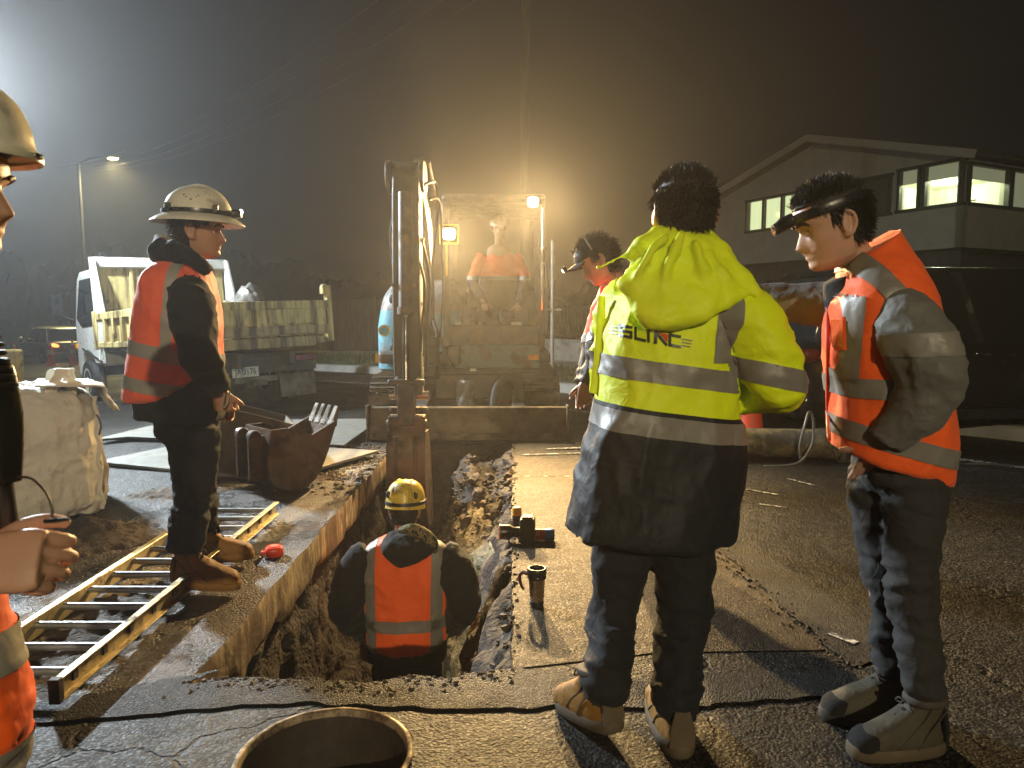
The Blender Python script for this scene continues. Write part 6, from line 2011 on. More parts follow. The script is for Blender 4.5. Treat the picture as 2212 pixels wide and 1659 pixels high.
def headlamp(p, c, HM, hs, z, parent, lit=0, tilt=0, box=True, rscale=1.0, dz=0):
    """strap round the head or helmet and a small lamp at the front"""
    th = np.linspace(-PI, PI, 49)
    pts = []
    for t in th:
        g = headpt(np.array([t]), np.array([z]), .012)[0] * np.array([rscale, rscale, 1])
        pts.append(g + np.array([0, 0, .03 * math.cos(t) * tilt]))
    b = MB(); rings = []
    for i, g in enumerate(pts):
        o = np.array([g[0], g[1], 0]); o /= np.linalg.norm(o)
        rings.append((Vector(g), Vector(o) * .003, Vector((0, 0, .0125))))
    b.loft(rings, n=10, e=4)
    st_ = MB().add(put(b.v, c, HM, hs), b.f).build('lamp_strap', M_PLAST, parent)
    if box:
        f = Vector(pts[24])
        b = MB(); b.loft([(f + Vector((0, -.004, 0)), (.032, 0, 0), (0, 0, .02)), (f + Vector((0, .02, -.002)), (.03, 0, 0), (0, 0, .02)), (f + Vector((0, .034, -.006)), (.021, 0, 0), (0, 0, .017)), (f + Vector((0, .05, -.01)), (.019, 0, 0), (0, 0, .016))], n=18, e=3.5)
        hb = MB().add(put(b.v, c, HM, hs), b.f).build('headlamp', M_PLAST, parent)
        b = MB(); b.loft([(f + Vector((0, .0505, -.01)), (.015, 0, 0), (0, 0, .013)), (f + Vector((0, .053, -.01)), (.013, 0, 0), (0, 0, .011))], n=16)
        MB().add(put(b.v, c, HM, hs), b.f).build('lamp_lens', emit('headlamp_lens', (1, 1, .95), lit) if lit else M_CHROME, hb)
        w_ = Matrix(HM) @ (f * hs)
        return Vector(c) + w_
# ------------------------------------------------------------------ worker in the yellow jacket, seen from behind
def yellow_man():
    p = Person('man in a long yellow and navy hooded jacket standing with his back turned', (0.42, 2.2, 0), 14)
    q = p.q
    HM = rot(-14 + 3, -7, 3)
    hc = q(1475, 462, 2.25); hs = 1.1
    nk = q(1468, 562, 2.25)
    shL, shR = q(1345, 628, 2.36), q(1598, 655, 2.16)
    elR, wrR = q(1672, 842, 2.14), q(1560, 858, 2.42)
    elL, wrL = q(1322, 830, 2.46), q(1350, 850, 2.72)
    pe = q(1412, 1075, 2.24)
    hips = [q(1358, 1110, 2.26), q(1482, 1120, 2.2)]
    kn = [q(1322, 1330, 2.2), q(1472, 1350, 2.14)]
    an = [q(1308, 1470, 2.05), q(1463, 1500, 2.02)]
    ch = q(1450, 760, 2.26)
    body(p, hc, HM, hs, nk, ch, pe, [(shL, elL, wrL), (shR, elR, wrR)], [(h, k, a) for h, k, a in zip(hips, kn, an)],
         [(wrR, p.dirl((-1, .4, 0)), p.dirl((0, .3, 1)), p.dirl((0, 1, .2))), (wrL, p.dirl((.6, 1, 0)), p.dirl((0, 0, 1)), p.dirl((1, 0, 0)))], M_SKIN, .0065)
    def line(t, z):
        a = np.abs(t)
        return ((a < .95) & (z > .068)) | ((a >= .95) & (a < 1.45) & (z > .03)) | ((a >= 1.45) & (a < 1.95) & (z > .022)) | ((a >= 1.95) & (z > -.068))
    hair_mesh('hair', hc, HM, hs, p.root, M_HAIR, line, 5500, .030, .006, 5, .14, .14)
    # jacket
    zs = lambda y, Y: q(1412, y, Y).z
    def rr(x0, x1, y, Y, b, yaw=0, tl=(0, 0)):
        a, c = q(x0, y, Y), q(x1, y, Y)
        m = (a + c) / 2
        return ringv((m.x, m.y, m.z), (c - a).length / 2, b, yaw, tl)
    rings = [rr(1222, 1592, 1150, 2.22, .205, 0, (-.06, 0)), rr(1232, 1592, 1110, 2.22, .2, 0, (-.07, 0)), rr(1262, 1600, 960, 2.22, .175, 0, (-.1, 0)), rr(1283, 1596, 860, 2.24, .165, 0, (-.12, 0)), rr(1300, 1610, 745, 2.25, .16, 0, (-.12, 0)), rr(1318, 1622, 680, 2.26, .15, 0, (-.12, 0)), rr(1352, 1596, 620, 2.26, .12, 0, (-.12, 0)), rr(1412, 1532, 575, 2.26, .085), rr(1428, 1520, 545, 2.26, .07)]
    slR = ([q(1560, 645, 2.2), q(1625, 705, 2.16), q(1668, 800, 2.13), q(1676, 832, 2.14), q(1628, 850, 2.24), q(1545, 850, 2.42)], [.085, .09, .082, .074, .064, .054])
    slL = ([q(1372, 630, 2.32), q(1338, 690, 2.4), q(1318, 790, 2.44), q(1320, 830, 2.5), q(1350, 850, 2.72)], [.08, .078, .07, .068, .06])
    me = garment(rings, [slR, slL], .009, 2.6, .022, 3.4, 4, (1, 1, .55), sleeve_amp=1.0, fine=.5)
    zb = q(1412, 925, 2.05).z      # lower tape
    tx = -.135
    # navy skirt below, yellow above
    top = cut(me, [(Vector((0, 0, zb + .004)), Vector((tx, .02, -1)) * 1.0)], 0)
    finish('jacket', top, M_YELLOW, p.root, smooth=180)
    bot = cut(me, [(Vector((0, 0, zb + .004)), Vector((-tx, -.02, 1)))], 0)
    finish('jacket_skirt', bot, M_NAVY, p.root, smooth=180)
    nl_ = near_line(slR[0][2:], .115)
    torso = lambda c: not nl_(c)
    bandset(p, me, [(slab(zb - .0, .062, tx, .02), torso)], M_TAPED)
    bandset(p, me, [(slab(zb + .038, .014, tx, .02), torso)], M_NAVY, 'navy_piping', .003)
    zm = q(1440, 806, 2.08).z
    bandset(p, me, [(slab(zm, .062, tx, .02), torso)], M_TAPED)
    xr = q(1562, 740, 2.08).x
    bandset(p, me, [(vslab(xr, .055, .16, zm) + [(Vector((0, 0, zm + .028)), Vector((0, 0, -1))), (Vector((0, 0.02, 0)), Vector((0, 1, 0)))], torso)], M_TAPED)
    a, b = q(1648, 770, 2.14), q(1672, 830, 2.13); d = (b - a).normalized()
    c_ = q(1650, 806, 2.1)
    dn = p.dirl((-.22, 0, -1)).normalized()
    bandset(p, me, [([(c_ + dn * .031, dn), (c_ - dn * .031, -dn)], near_line(slR[0][1:], .125))], M_TAPED)
    # hood lying on the back
    def extra(mb):
        def hr(x0, x1, y, Y, b, e=0):
            u, v = q(x0, y, Y), q(x1, y, Y); m = (u + v) / 2
            return (m, (v - u) / 2, p.dirl((0, b, 0)))
        mb.loft([hr(1428, 1512, 492, 2.19, .03), hr(1402, 1548, 520, 2.18, .045), hr(1368, 1590, 560, 2.165, .055), hr(1330, 1625, 603, 2.14, .058), hr(1338, 1612, 640, 2.115, .055), hr(1360, 1560, 674, 2.09, .045), hr(1385, 1495, 700, 2.075, .032), hr(1405, 1455, 714, 2.075, .014)], m=40, n=44, e=2.5)
        for pts in ([(1440, 510), (1395, 560), (1375, 620), (1400, 680)], [(1475, 505), (1440, 580), (1445, 650), (1470, 690)], [(1500, 520), (1520, 590), (1505, 650), (1465, 690)], [(1530, 545), (1570, 600), (1590, 640)], [(1375, 640), (1440, 662), (1520, 655), (1580, 625)]):
            k = len(pts)
            mb.tube([q(x, y, 2.135 - .05 * math.sin(PI * min(1, i / (k - 1) + .15))) for i, (x, y) in enumerate(pts)], [.008] + [.017] * (k - 2) + [.008], 10, m=20)
        # rolled rim and the two corners that reach over the shoulders
        mb.tube([q(1288, 580, 2.24), q(1330, 562, 2.2), q(1390, 530, 2.17), q(1430, 497, 2.2), q(1470, 486, 2.2), q(1512, 500, 2.2), q(1560, 552, 2.16), q(1605, 606, 2.12), q(1640, 640, 2.1)], [.008, .016, .028, .03, .03, .032, .034, .026, .010], 14, m=40)
        mb.tube([q(1345, 590, 2.14), q(1368, 645, 2.09), q(1420, 692, 2.06), q(1480, 684, 2.06), q(1535, 650, 2.08), q(1590, 615, 2.1)], [.012, .018, .022, .022, .018, .012], 12, m=30)
    hd = garment(None, (), .0085, amp=.016, f=5, seed=14, st=(1.3, 1.3, .7), extra=extra, fine=.5, smooth=3)
    finish('hood', hd, M_YELLOW, p.root, smooth=180)
    # logo on the back
    bm_ = bmesh.new(); bm_.from_mesh(me); bv = BVHTree.FromBMesh(bm_)
    cam_l = p.L((0, 0, CAMZ))
    def on_back(x, y, lift=.004):
        t = q(x, y, 2.0); d = (t - cam_l).normalized()
        h = bv.ray_cast(cam_l, d)
        return (h[0] + h[1] * lift) if h[0] is not None else t
    def stroke(mb, pts, wd):
        for (x0, y0), (x1, y1) in zip(pts[:-1], pts[1:]):
            k = 6
            L_ = math.hypot(x1 - x0, y1 - y0); nx, ny = -(y1 - y0) / L_ * wd / 2, (x1 - x0) / L_ * wd / 2
            ex, ey = (x1 - x0) / L_ * wd * .5, (y1 - y0) / L_ * wd * .5
            row = []
            for i in range(k + 1):
                t = i / k; x, y = x0 - ex + (x1 - x0 + 2 * ex) * t, y0 - ey + (y1 - y0 + 2 * ey) * t
                row += [on_back(x + nx, y + ny), on_back(x - nx, y - ny)]
            mb.add(row, [(2 * i, 2 * i + 1, 2 * i + 3, 2 * i + 2) for i in range(k)])
    # sheared baseline of the lettering: y = y0 + .19 (x - x0)
    def sh(x, y): return (x, y + .19 * (x - 1340))
    def let(mb, x, y0, y1, wd, kind, t=6):
        S_ = {'S': [[(1, 0), (0, 0), (0, .5), (1, .5), (1, 1), (0, 1)]], 'L': [[(0, 0), (0, 1), (1, 1)]], 'I': [[(.5, 0), (.5, 1)]], 'N': [[(0, 1), (0, 0)], [(0, 0), (1, 1)]], 'C': [[(1, 0), (0, 0), (0, 1), (1, 1)]]}[kind]
        for pl in S_:
            stroke(mb, [sh(x + wd * u, y0 + (y1 - y0) * v) for u, v in pl], t)
    mb = MB()
    y0, y1 = 703, 725
    let(mb, 1340, y0, y1, 24, 'S'); let(mb, 1374, y0, y1, 20, 'L'); let(mb, 1398, y0, y1, 8, 'I', 5); let(mb, 1416, y0, y1, 22, 'N'); let(mb, 1446, y0, y1, 22, 'C')
    mb.build('lettering', M_INK, p.root, smooth=0, fix=False)
    mb = MB()
    for k in range(3):
        stroke(mb, [sh(1474, 707 + 7 * k), sh(1494 - 2 * k, 707 + 7 * k)], 2.2)
        stroke(mb, [sh(1320, 709 + 7 * k), sh(1332, 709 + 7 * k)], 2.2)
    mb.build('lettering', M_TAPED, p.root, smooth=0, fix=False)
    mb = MB()
    def tri(a, b, c): mb.add([on_back(*sh(*a), .005), on_back(*sh(*b), .005), on_back(*sh(*c), .005)], [(0, 1, 2)])
    tri((1424, 703), (1441, 703), (1441, 720)); tri((1421, 690), (1443, 690), (1432, 699))
    mb.build('red_mark', M_RED, p.root, smooth=0, fix=False)
    bm_.free()
    # left front edge: zip flap
    mb = MB(); mb.tube([q(1300, 640, 2.3), q(1296, 740, 2.26), q(1283, 850, 2.22)], [.012, .016, .014], 8, m=14, flat=.4); mb.build('zip_flap', M_YELLOW, p.root)
    trousers(p.root, M_NAVYT, pe, hips, kn, an, (.096, .08, .07), .17, .125, .010, 9, .013, flare=1.06)
    boot_on(p, an[1], 0, -12, 1.08, m=M_BOOT, sm_=M_SOLE, sole_h=.034, laces=False)
    boot_on(p, an[0], .03, 14, 1.06, pitch=-12, m=M_BOOT, sm_=M_SOLE, lean=-4)
    return p
yellow_man()

# ------------------------------------------------------------------ worker in the orange vest at the right
def orange_man():
    p = Person('man in orange vest and grey jacket with a headlamp, arm stretched out', (1.22, 2.2, 0), 84)
    q = p.q
    HM = rot(2, -20, 0)
    hc = q(1795, 484, 2.22); hs = 1.08
    nk = q(1872, 600, 2.24)
    nshL, fshR = q(1952, 668, 2.03), q(1862, 640, 2.44)
    elL, wrL = q(2010, 818, 1.98), q(1912, 956, 2.06)
    elR, wrR = q(1720, 655, 2.56), q(1600, 652, 2.66)
    pe = q(1940, 985, 2.2)
    hips = [q(1975, 1030, 2.14), q(1892, 1030, 2.28)]
    kn = [q(1968, 1262, 2.07), q(1912, 1262, 2.22)]
    an = [q(1998, 1488, 2.0), q(1932, 1436, 2.17)]
    ch = q(1925, 780, 2.22)
    body(p, hc, HM, hs, nk, ch, pe, [(nshL, elL, wrL), (fshR, elR, wrR)], [(h, k, a) for h, k, a in zip(hips, kn, an)],
         [(wrL, p.dirl((-.15, .75, -1)), p.dirl((.3, .6, .5)), p.dirl((-1, 0, .1)), dict(curl=(8, 10, 8), tcurl=12)), (wrR, p.dirl((-1, .15, 0)), p.dirl((0, 0, -1)), p.dirl((0, -1, 0)), dict(curl=(12, 15, 12)))], M_SKIN2, .0052)
    eyes(hc, HM, hs, p.root)
    def line(t, z):
        a = np.abs(t)
        return ((a < .8) & (z > .066)) | ((a >= .8) & (a < 1.3) & (z > .045)) | ((a >= 1.3) & (a < 1.5) & (z > .0)) | ((a >= 1.5) & (a < 1.95) & (z > .022)) | ((a >= 1.95) & (z > -.062))
    hair_mesh('hair', hc, HM, hs, p.root, M_HAIR, line, 5500, .030, .006, 15, .16, .2)
    headlamp(p, hc, HM, hs, .047, p.root, 0, 0)
    # grey jacket sleeves and collar
    slL = ([q(1932, 652, 2.14), q(1962, 692, 2.04), q(2002, 780, 1.98), q(2012, 820, 1.97), q(1975, 890, 2.0), q(1915, 958, 2.04)], [.07, .094, .096, .088, .076, .056])
    slR = ([q(1872, 640, 2.36), q(1835, 650, 2.46), q(1770, 655, 2.52), q(1715, 655, 2.56), q(1600, 652, 2.66)], [.08, .082, .078, .07, .06])
    jm = garment(None, [slL], .009, amp=.013, f=5, seed=23, sleeve_amp=.8, fine=.4)
    jo = finish('sleeve', jm, M_GREYJ, p.root, smooth=180)
    a = q(1990, 735, 2.0)
    dn = (q(2008, 800, 1.98) - q(1966, 690, 2.0)).normalized()
    c_ = q(1985, 742, 1.99); dn = p.dirl((.05, 0, -1)).normalized()
    bandset(p, jm, [([(c_ + dn * .031, dn), (c_ - dn * .031, -dn)], None)], M_TAPED, parent=jo, off=.003)
    jm2 = garment(None, [slR], .009, amp=.008, f=5, seed=29, sleeve_amp=1.0, fine=.4)
    finish('sleeve', jm2, M_GREYJ, p.root, smooth=180)
    # dark inner collar
    cu = Vector((0, .25, 1)).normalized()
    def cr(x0, x1, y, b, Y=2.24):
        u, v = q(x0, y, Y), q(x1, y, Y)
        return ((u + v) / 2, Vector((b, 0, 0)), (u - v) / 2)
    mb = MB(); mb.loft([(nk + Vector((0, .02, -.10)), Vector((.088, 0, 0)), Vector((0, .088, -.04))), (nk + Vector((0, .04, -.03)), Vector((.08, 0, 0)), Vector((0, .08, -.045))), (nk + Vector((0, .05, .02)), Vector((.074, 0, 0)), Vector((0, .074, -.04)))], m=14, n=36, e=2.2)
    mb.build('inner_collar', M_HOODIE, p.root, smooth=180)
    # vest: rings given by front and back pixel columns
    def vr(xf, yf, xb, yb, a, Y=2.22):
        u, v = q(xf, yf, Y), q(xb, yb, Y)
        return ((u + v) / 2, Vector((a, 0, 0)), (u - v) / 2)
    rings = [vr(1802, 966, 2040, 1042, .175), vr(1800, 955, 2044, 1015, .19), vr(1796, 870, 2046, 920, .2), vr(1790, 780, 2028, 800, .195), vr(1788, 715, 2020, 715, .19), vr(1794, 655, 2002, 640, .195), vr(1808, 622, 1975, 575, .165), vr(1812, 590, 1950, 520, .115), vr(1818, 575, 1938, 492, .1)]
    vm = garment(rings, (), .0085, 2.5, .013, 4.2, 33, (1, 1, .8), fine=.35)
    vo = finish('vest', vm, M_ORANGE, p.root, smooth=180)
    # tall collar, open at the front
    zq = q(1800, 845, 2.0).z
    bandset(p, vm, [(slab(zq, .058, 0, .0), None)], M_TAPED, parent=vo)
    zq = q(2030, 985, 2.05).z
    bandset(p, vm, [(slab(zq, .055, 0, .28, (0, q(2030, 985, 2.05).y, 0)), None)], M_TAPED, parent=vo)
    # strap from the chest over the shoulder
    sx = p.L(Q(1880, 700, 2.0)).y
    n = Vector((0, 1, 0.0))
    for xx, zt in ((1872, 0),):
        yy = q(1862, 740, 2.02).y
        bandset(p, vm, [([(Vector((0, yy + .02, 0)), Vector((0, 1, 0))), (Vector((0, yy - .02, 0)), Vector((0, -1, 0))), (Vector((0, 0, q(1800, 838, 2.0).z)), Vector((0, 0, -1)))], lambda c: c.x < .03 and c.z < q(1900, 640, 2.1).z)], M_TAPED, parent=vo)
    nrm = (Vector((0, .82, .62))).normalized()
    c0 = q(1945, 560, 2.1)
    yc = q(1905, 600, 2.05)
    bandset(p, vm, [([(yc + Vector((0, .75, -.5)).normalized() * .03, Vector((0, .72, -.5)).normalized()), (yc - Vector((0, .75, -.5)).normalized() * .03, -Vector((0, .72, -.5)).normalized())], lambda c: c.z > q(1900, 655, 2.1).z and c.y < q(1850, 700, 2.05).y + .06)], M_TAPED, parent=vo)
    # pocket, zip, printed name
    vb = bmesh.new(); vb.from_mesh(vm); bv = BVHTree.FromBMesh(vb); cl = p.L((0, 0, CAMZ))
    def onv(x, y, lift=.006):
        d = (q(x, y, 2.0) - cl).normalized(); h = bv.ray_cast(cl, d)
        return (h[0] + h[1] * lift) if h[0] is not None else q(x, y, 2.05)
    mb = MB(); mb.grid(lambda u, v: onv(1799 + 30 * u + 3 * v, 684 + 72 * v, .009 - .006 * (abs(2 * u - 1) ** 6)), 8, 12); mb.build('pocket', M_ORANGE, vo, smooth=180, fix=False)
    mb = MB(); mb.grid(lambda u, v: onv(1802 + 24 * u + 3 * v, 690 + 60 * v, .011), 8, 10); mb.build('clear_pocket', mat('clear_pocket_film', (.75, .12, .03), .12, var=.3, vscale=30, bstr=.6, bscale=60, bdist=.004), vo, smooth=180, fix=False)
    mb = MB(); mb.tube([onv(1791, y, .004) for y in (650, 700, 750, 800, 850, 900, 950)], .006, 8, m=24); mb.build('zip', M_RED, vo)
    mb = MB(); mb.tube([onv(1800, 972, .004), onv(1803, 978, .006), onv(1806, 985, .006)], .004, 6); mb.build('zip_pull', M_CHROME, vo)
    mb = MB(); 
    for k in range(6):
        mb.add([onv(1806 + 4 * k, 636), onv(1809 + 4 * k, 636), onv(1809 + 4 * k, 640), onv(1806 + 4 * k, 640)], [(0, 1, 2, 3)])
    mb.build('lettering', M_INK, vo, smooth=0, fix=False)
    vb.free()
    trousers(p.root, M_JEAN, pe, hips, kn, an, (.09, .068, .058), .145, .125, .010, 41, .012, flare=1.0)
    boot_on(p, an[0], 0, 14, 1.0, m=M_BOOTG, sm_=M_SOLE, sole_h=.034, toe=M_HOODIE)
    boot_on(p, an[1], 0, 8, 1.0, m=M_BOOTG, sm_=M_SOLED, sole_h=.034, toe=M_HOODIE)
    return p
orange_man()

# ------------------------------------------------------------------ worker in the white full brim helmet
def brim_helmet(p, c, M, s, parent, m, brim=.055, short=False):
    b = MB()
    rg = [((0, 0, .165), (.001, 0, 0), (0, .001, 0)), ((0, 0, .163), (.03, 0, 0), (0, .035, 0)), ((0, 0, .15), (.065, 0, 0), (0, .075, 0)), ((0, 0, .12), (.096, 0, 0), (0, .11, 0)), ((0, 0, .08), (.112, 0, 0), (0, .128, 0)), ((0, 0, .05), (.117, 0, 0), (0, .134, 0))]
    if short:
        rg += [((0, .004, .042), (.119, 0, 0), (0, .140, 0)), ((0, .006, .03), (.118, 0, 0), (0, .140, 0)), ((0, .006, .026), (.116, 0, 0), (0, .138, 0)), ((0, .004, .034), (.112, 0, 0), (0, .132, 0))]
    else:
        rg += [((0, 0, .044), (.125, 0, 0), (0, .142, 0)), ((0, 0, .03), (.15, 0, 0), (0, .165, 0)), ((0, 0, .018), (.162, 0, 0), (0, .18, 0)), ((0, 0, .012), (.161, 0, 0), (0, .179, 0)), ((0, 0, .03), (.12, 0, 0), (0, .138, 0))]
    b.loft([(Vector(a), Vector(x), Vector(y)) for a, x, y in rg], m=40, n=56, cap=False)
    h = MB().add(put(b.v, c, M, s), b.f).build('helmet', m, parent, smooth=180)
    sl_ = h.modifiers.new('s', 'SOLIDIFY'); sl_.thickness = .003; sl_.offset = -1
    for x in ((0, .035, -.035) if not short else (0,)):
        b = MB(); b.tube([(x, -.115, .085), (x, -.085, .13 - abs(x) * .3), (x, 0, .164 - abs(x) * .35), (x, .08, .135 - abs(x) * .3), (x, .118, .085)], [.006, .011, .012, .011, .006], 10, m=24, flat=.8)
        MB().add(put(b.v, c, M, s), b.f).build('ridge', m, h, smooth=180)
    return h

def helmet_man():
    p = Person('worker in a white full brim helmet and orange vest standing on the ladder', (-1.52, 3.32, .04), -84)
    q = p.q
    HM = rot(4, -4, 0)
    hc = q(430, 497, 3.32); hs = 1.05
    nk = q(392, 572, 3.32)
    shR, shL = q(408, 632, 3.14), q(380, 632, 3.5)
    elR, wrR = q(432, 768, 3.08), q(476, 842, 3.14)
    elL, wrL = q(420, 780, 3.55), q(480, 850, 3.5)
    pe = q(405, 905, 3.33)
    hips = [q(418, 940, 3.26), q(410, 940, 3.4)]
    kn = [q(420, 1050, 3.24), q(428, 1050, 3.44)]
    an = [q(402, 1176, 3.17), q(438, 1140, 3.5)]
    ch = q(392, 700, 3.32)
    body(p, hc, HM, hs, nk, ch, pe, [(shR, elR, wrR), (shL, elL, wrL)], [(h, k, a) for h, k, a in zip(hips, kn, an)],
         [(wrR, p.dirl((.05, .2, -1)), p.dirl((-.4, 1, 0)), p.dirl((1, 0, 0)), dict(curl=(62, 75, 45), tcurl=45)), (wrL, p.dirl((.2, 0, -1)), p.dirl((0, -1, 0)), p.dirl((1, 0, 0)))], M_SKIN, .006)
    eyes(hc, HM, hs, p.root)
    def line(t, z):
        a = np.abs(t)
        return ((a < .9) & (z > .06)) | ((a >= .9) & (a < 1.45) & (z > .02)) | ((a >= 1.45) & (a < 1.9) & (z > .025)) | ((a >= 1.9) & (z > -.085))
    hair_mesh('hair', hc, HM, hs, p.root, M_HAIRB, line, 1600, .04, .010, 25, .25, .25)
    HH = rot(4, -2, 0)
    hp = hc + Matrix(HM) @ Vector((0, -.004, .012))
    h = brim_helmet(p, hp, HH, 1.10, p.root, M_HELM)
    b = MB(); rings = []
    for t in np.linspace(-PI, PI, 49):
        o = Vector((math.sin(t), math.cos(t), 0)); g = Vector((.120 * math.sin(t), .138 * math.cos(t), .056))
        rings.append((g, o * .003, Vector((0, 0, .009))))
    b.loft(rings, n=8, e=4)
    MB().add(put(b.v, hp, HH, 1.10), b.f).build('lamp_strap', M_PLAST, h)
    b = MB(); b.loft([((0, .135, .06), (.028, 0, 0), (0, 0, .018)), ((0, .158, .062), (.026, 0, 0), (0, 0, .018)), ((0, .17, .064), (.018, 0, 0), (0, 0, .014))], n=16, e=4)
    hl = MB().add(put(b.v, hp, HH, 1.10), b.f).build('headlamp', M_PLAST, h)
    b = MB(); b.ell((0, .168, .072), .018, .008, .011)
    MB().add(put(b.v, hp, HH, 1.10), b.f).build('lamp_lens', emit('helmet_lamp_glass', (.9, .95, 1), 4), hl)
    b = MB()
    for (yy, zz) in ((-.03, .115), (-.012, .118), (.006, .118), (.024, .115), (-.02, .107), (.0, .108), (.016, .107), (-.002, .098)):
        b.box((.104 - (zz - .1) * .6, yy, zz), (.004, .008, .006))
    MB().add(put(b.v, hp, HH, 1.10), b.f).build('vent', M_INK, h)
    for yy in (-.09, .09):
        b = MB(); b.box((.1 if abs(yy) > 0 else .11, yy, .066), (.02, .02, .03)); MB().add(put(b.v, hp, HH, 1.10), b.f).build('lamp_clip', M_PLAST, h, bevel=.003)
    # hoodie
    def vr(xf, xb, y, a, Y=3.32, yb=None):
        u, v = q(xf, y, Y), q(xb, yb or y, Y)
        return ((u + v) / 2, Vector((a, 0, 0)), (u - v) / 2)
    slR = ([q(405, 622, 3.2), q(415, 660, 3.12), q(428, 740, 3.08), q(437, 780, 3.07), q(478, 842, 3.13)], [.085, .098, .09, .082, .058])
    slL = ([q(385, 622, 3.46), q(405, 700, 3.54), q(422, 780, 3.55), q(480, 845, 3.5)], [.08, .085, .08, .058])
    rings = [vr(478, 298, 908, .185, yb=900), vr(482, 296, 880, .19), vr(474, 300, 800, .185), vr(466, 304, 700, .19), vr(452, 318, 630, .19), vr(438, 345, 590, .12), vr(428, 358, 566, .085)]
    jm = garment(rings, [slR, slL], .010, 2.4, .014, 4.6, 53, sleeve_amp=1.2)
    finish('hoodie', jm, M_HOODIE, p.root, smooth=180)
    def extra(mb):
        mb.tube([q(450, 590, 3.22), q(420, 560, 3.16), q(375, 545, 3.2), q(340, 545, 3.32), q(375, 548, 3.46), q(420, 562, 3.5), q(448, 588, 3.44)], [.03, .042, .05, .055, .05, .042, .03], 14, m=40)
        mb.tube([q(395, 560, 3.2), q(350, 525, 3.26), q(340, 512, 3.34), q(360, 525, 3.42), q(400, 560, 3.46)], [.02, .026, .024, .026, .02], 12, m=26)
    hd = garment(None, (), .010, amp=.014, f=5, seed=57, extra=extra)
    finish('hood', hd, M_HOODIE, p.root, smooth=180)
    # vest, longer at the back
    rings = [vr(368, 280, 868, .17, yb=862), vr(430, 278, 842, .205, yb=850), vr(474, 283, 800, .215), vr(474, 293, 730, .21), vr(470, 300, 660, .215), vr(455, 312, 600, .2), vr(438, 345, 566, .12), vr(425, 362, 552, .09)]
    vm = garment(rings, (), .009, 2.4, .012, 4.4, 63)
    vo = finish('vest', vm, M_ORANGEB, p.root, smooth=180)
    z1 = q(340, 762, 3.16).z; z2 = q(340, 838, 3.16).z
    f_ = -.21
    c1 = (0, q(340, 762, 3.16).y, 0)
    bandset(p, vm, [(slab(z1, .062, 0, f_, c1), None), (slab(z2, .058, 0, f_ * .8, c1), None)], M_TAPE, parent=vo)
    yy = q(362, 700, 3.12).y
    nz = Vector((0, 1, -.12)).normalized()
    bandset(p, vm, [([(Vector((0, yy + .024, q(362, 700, 3.12).z)), nz), (Vector((0, yy - .024, q(362, 700, 3.12).z)), -nz), (Vector((0, 0, z1 - .02)), Vector((0, 0, -1)))], lambda c: abs(c.x) > .07)], M_TAPE, parent=vo)
    trousers(p.root, M_BLKTR, pe, hips, kn, an, (.112, .092, .08), .16, .135, .011, 71, .010)
    boot_on(p, an[0], .0, -10, 1.06, m=M_BOOT, sm_=M_BOOT, pitch=-2)
    boot_on(p, an[1], .0, 6, 1.04, m=M_BOOT, sm_=M_BOOT)
    # thin cord hanging from the pocket
    mb = MB(); mb.tube([q(476, 800, 3.1), q(484, 850, 3.1), q(480, 880, 3.1), q(492, 870, 3.12), q(498, 830, 3.14)], .004, 6, m=24); mb.build('cord', M_TAPE, p.root)
    return p
helmet_man()

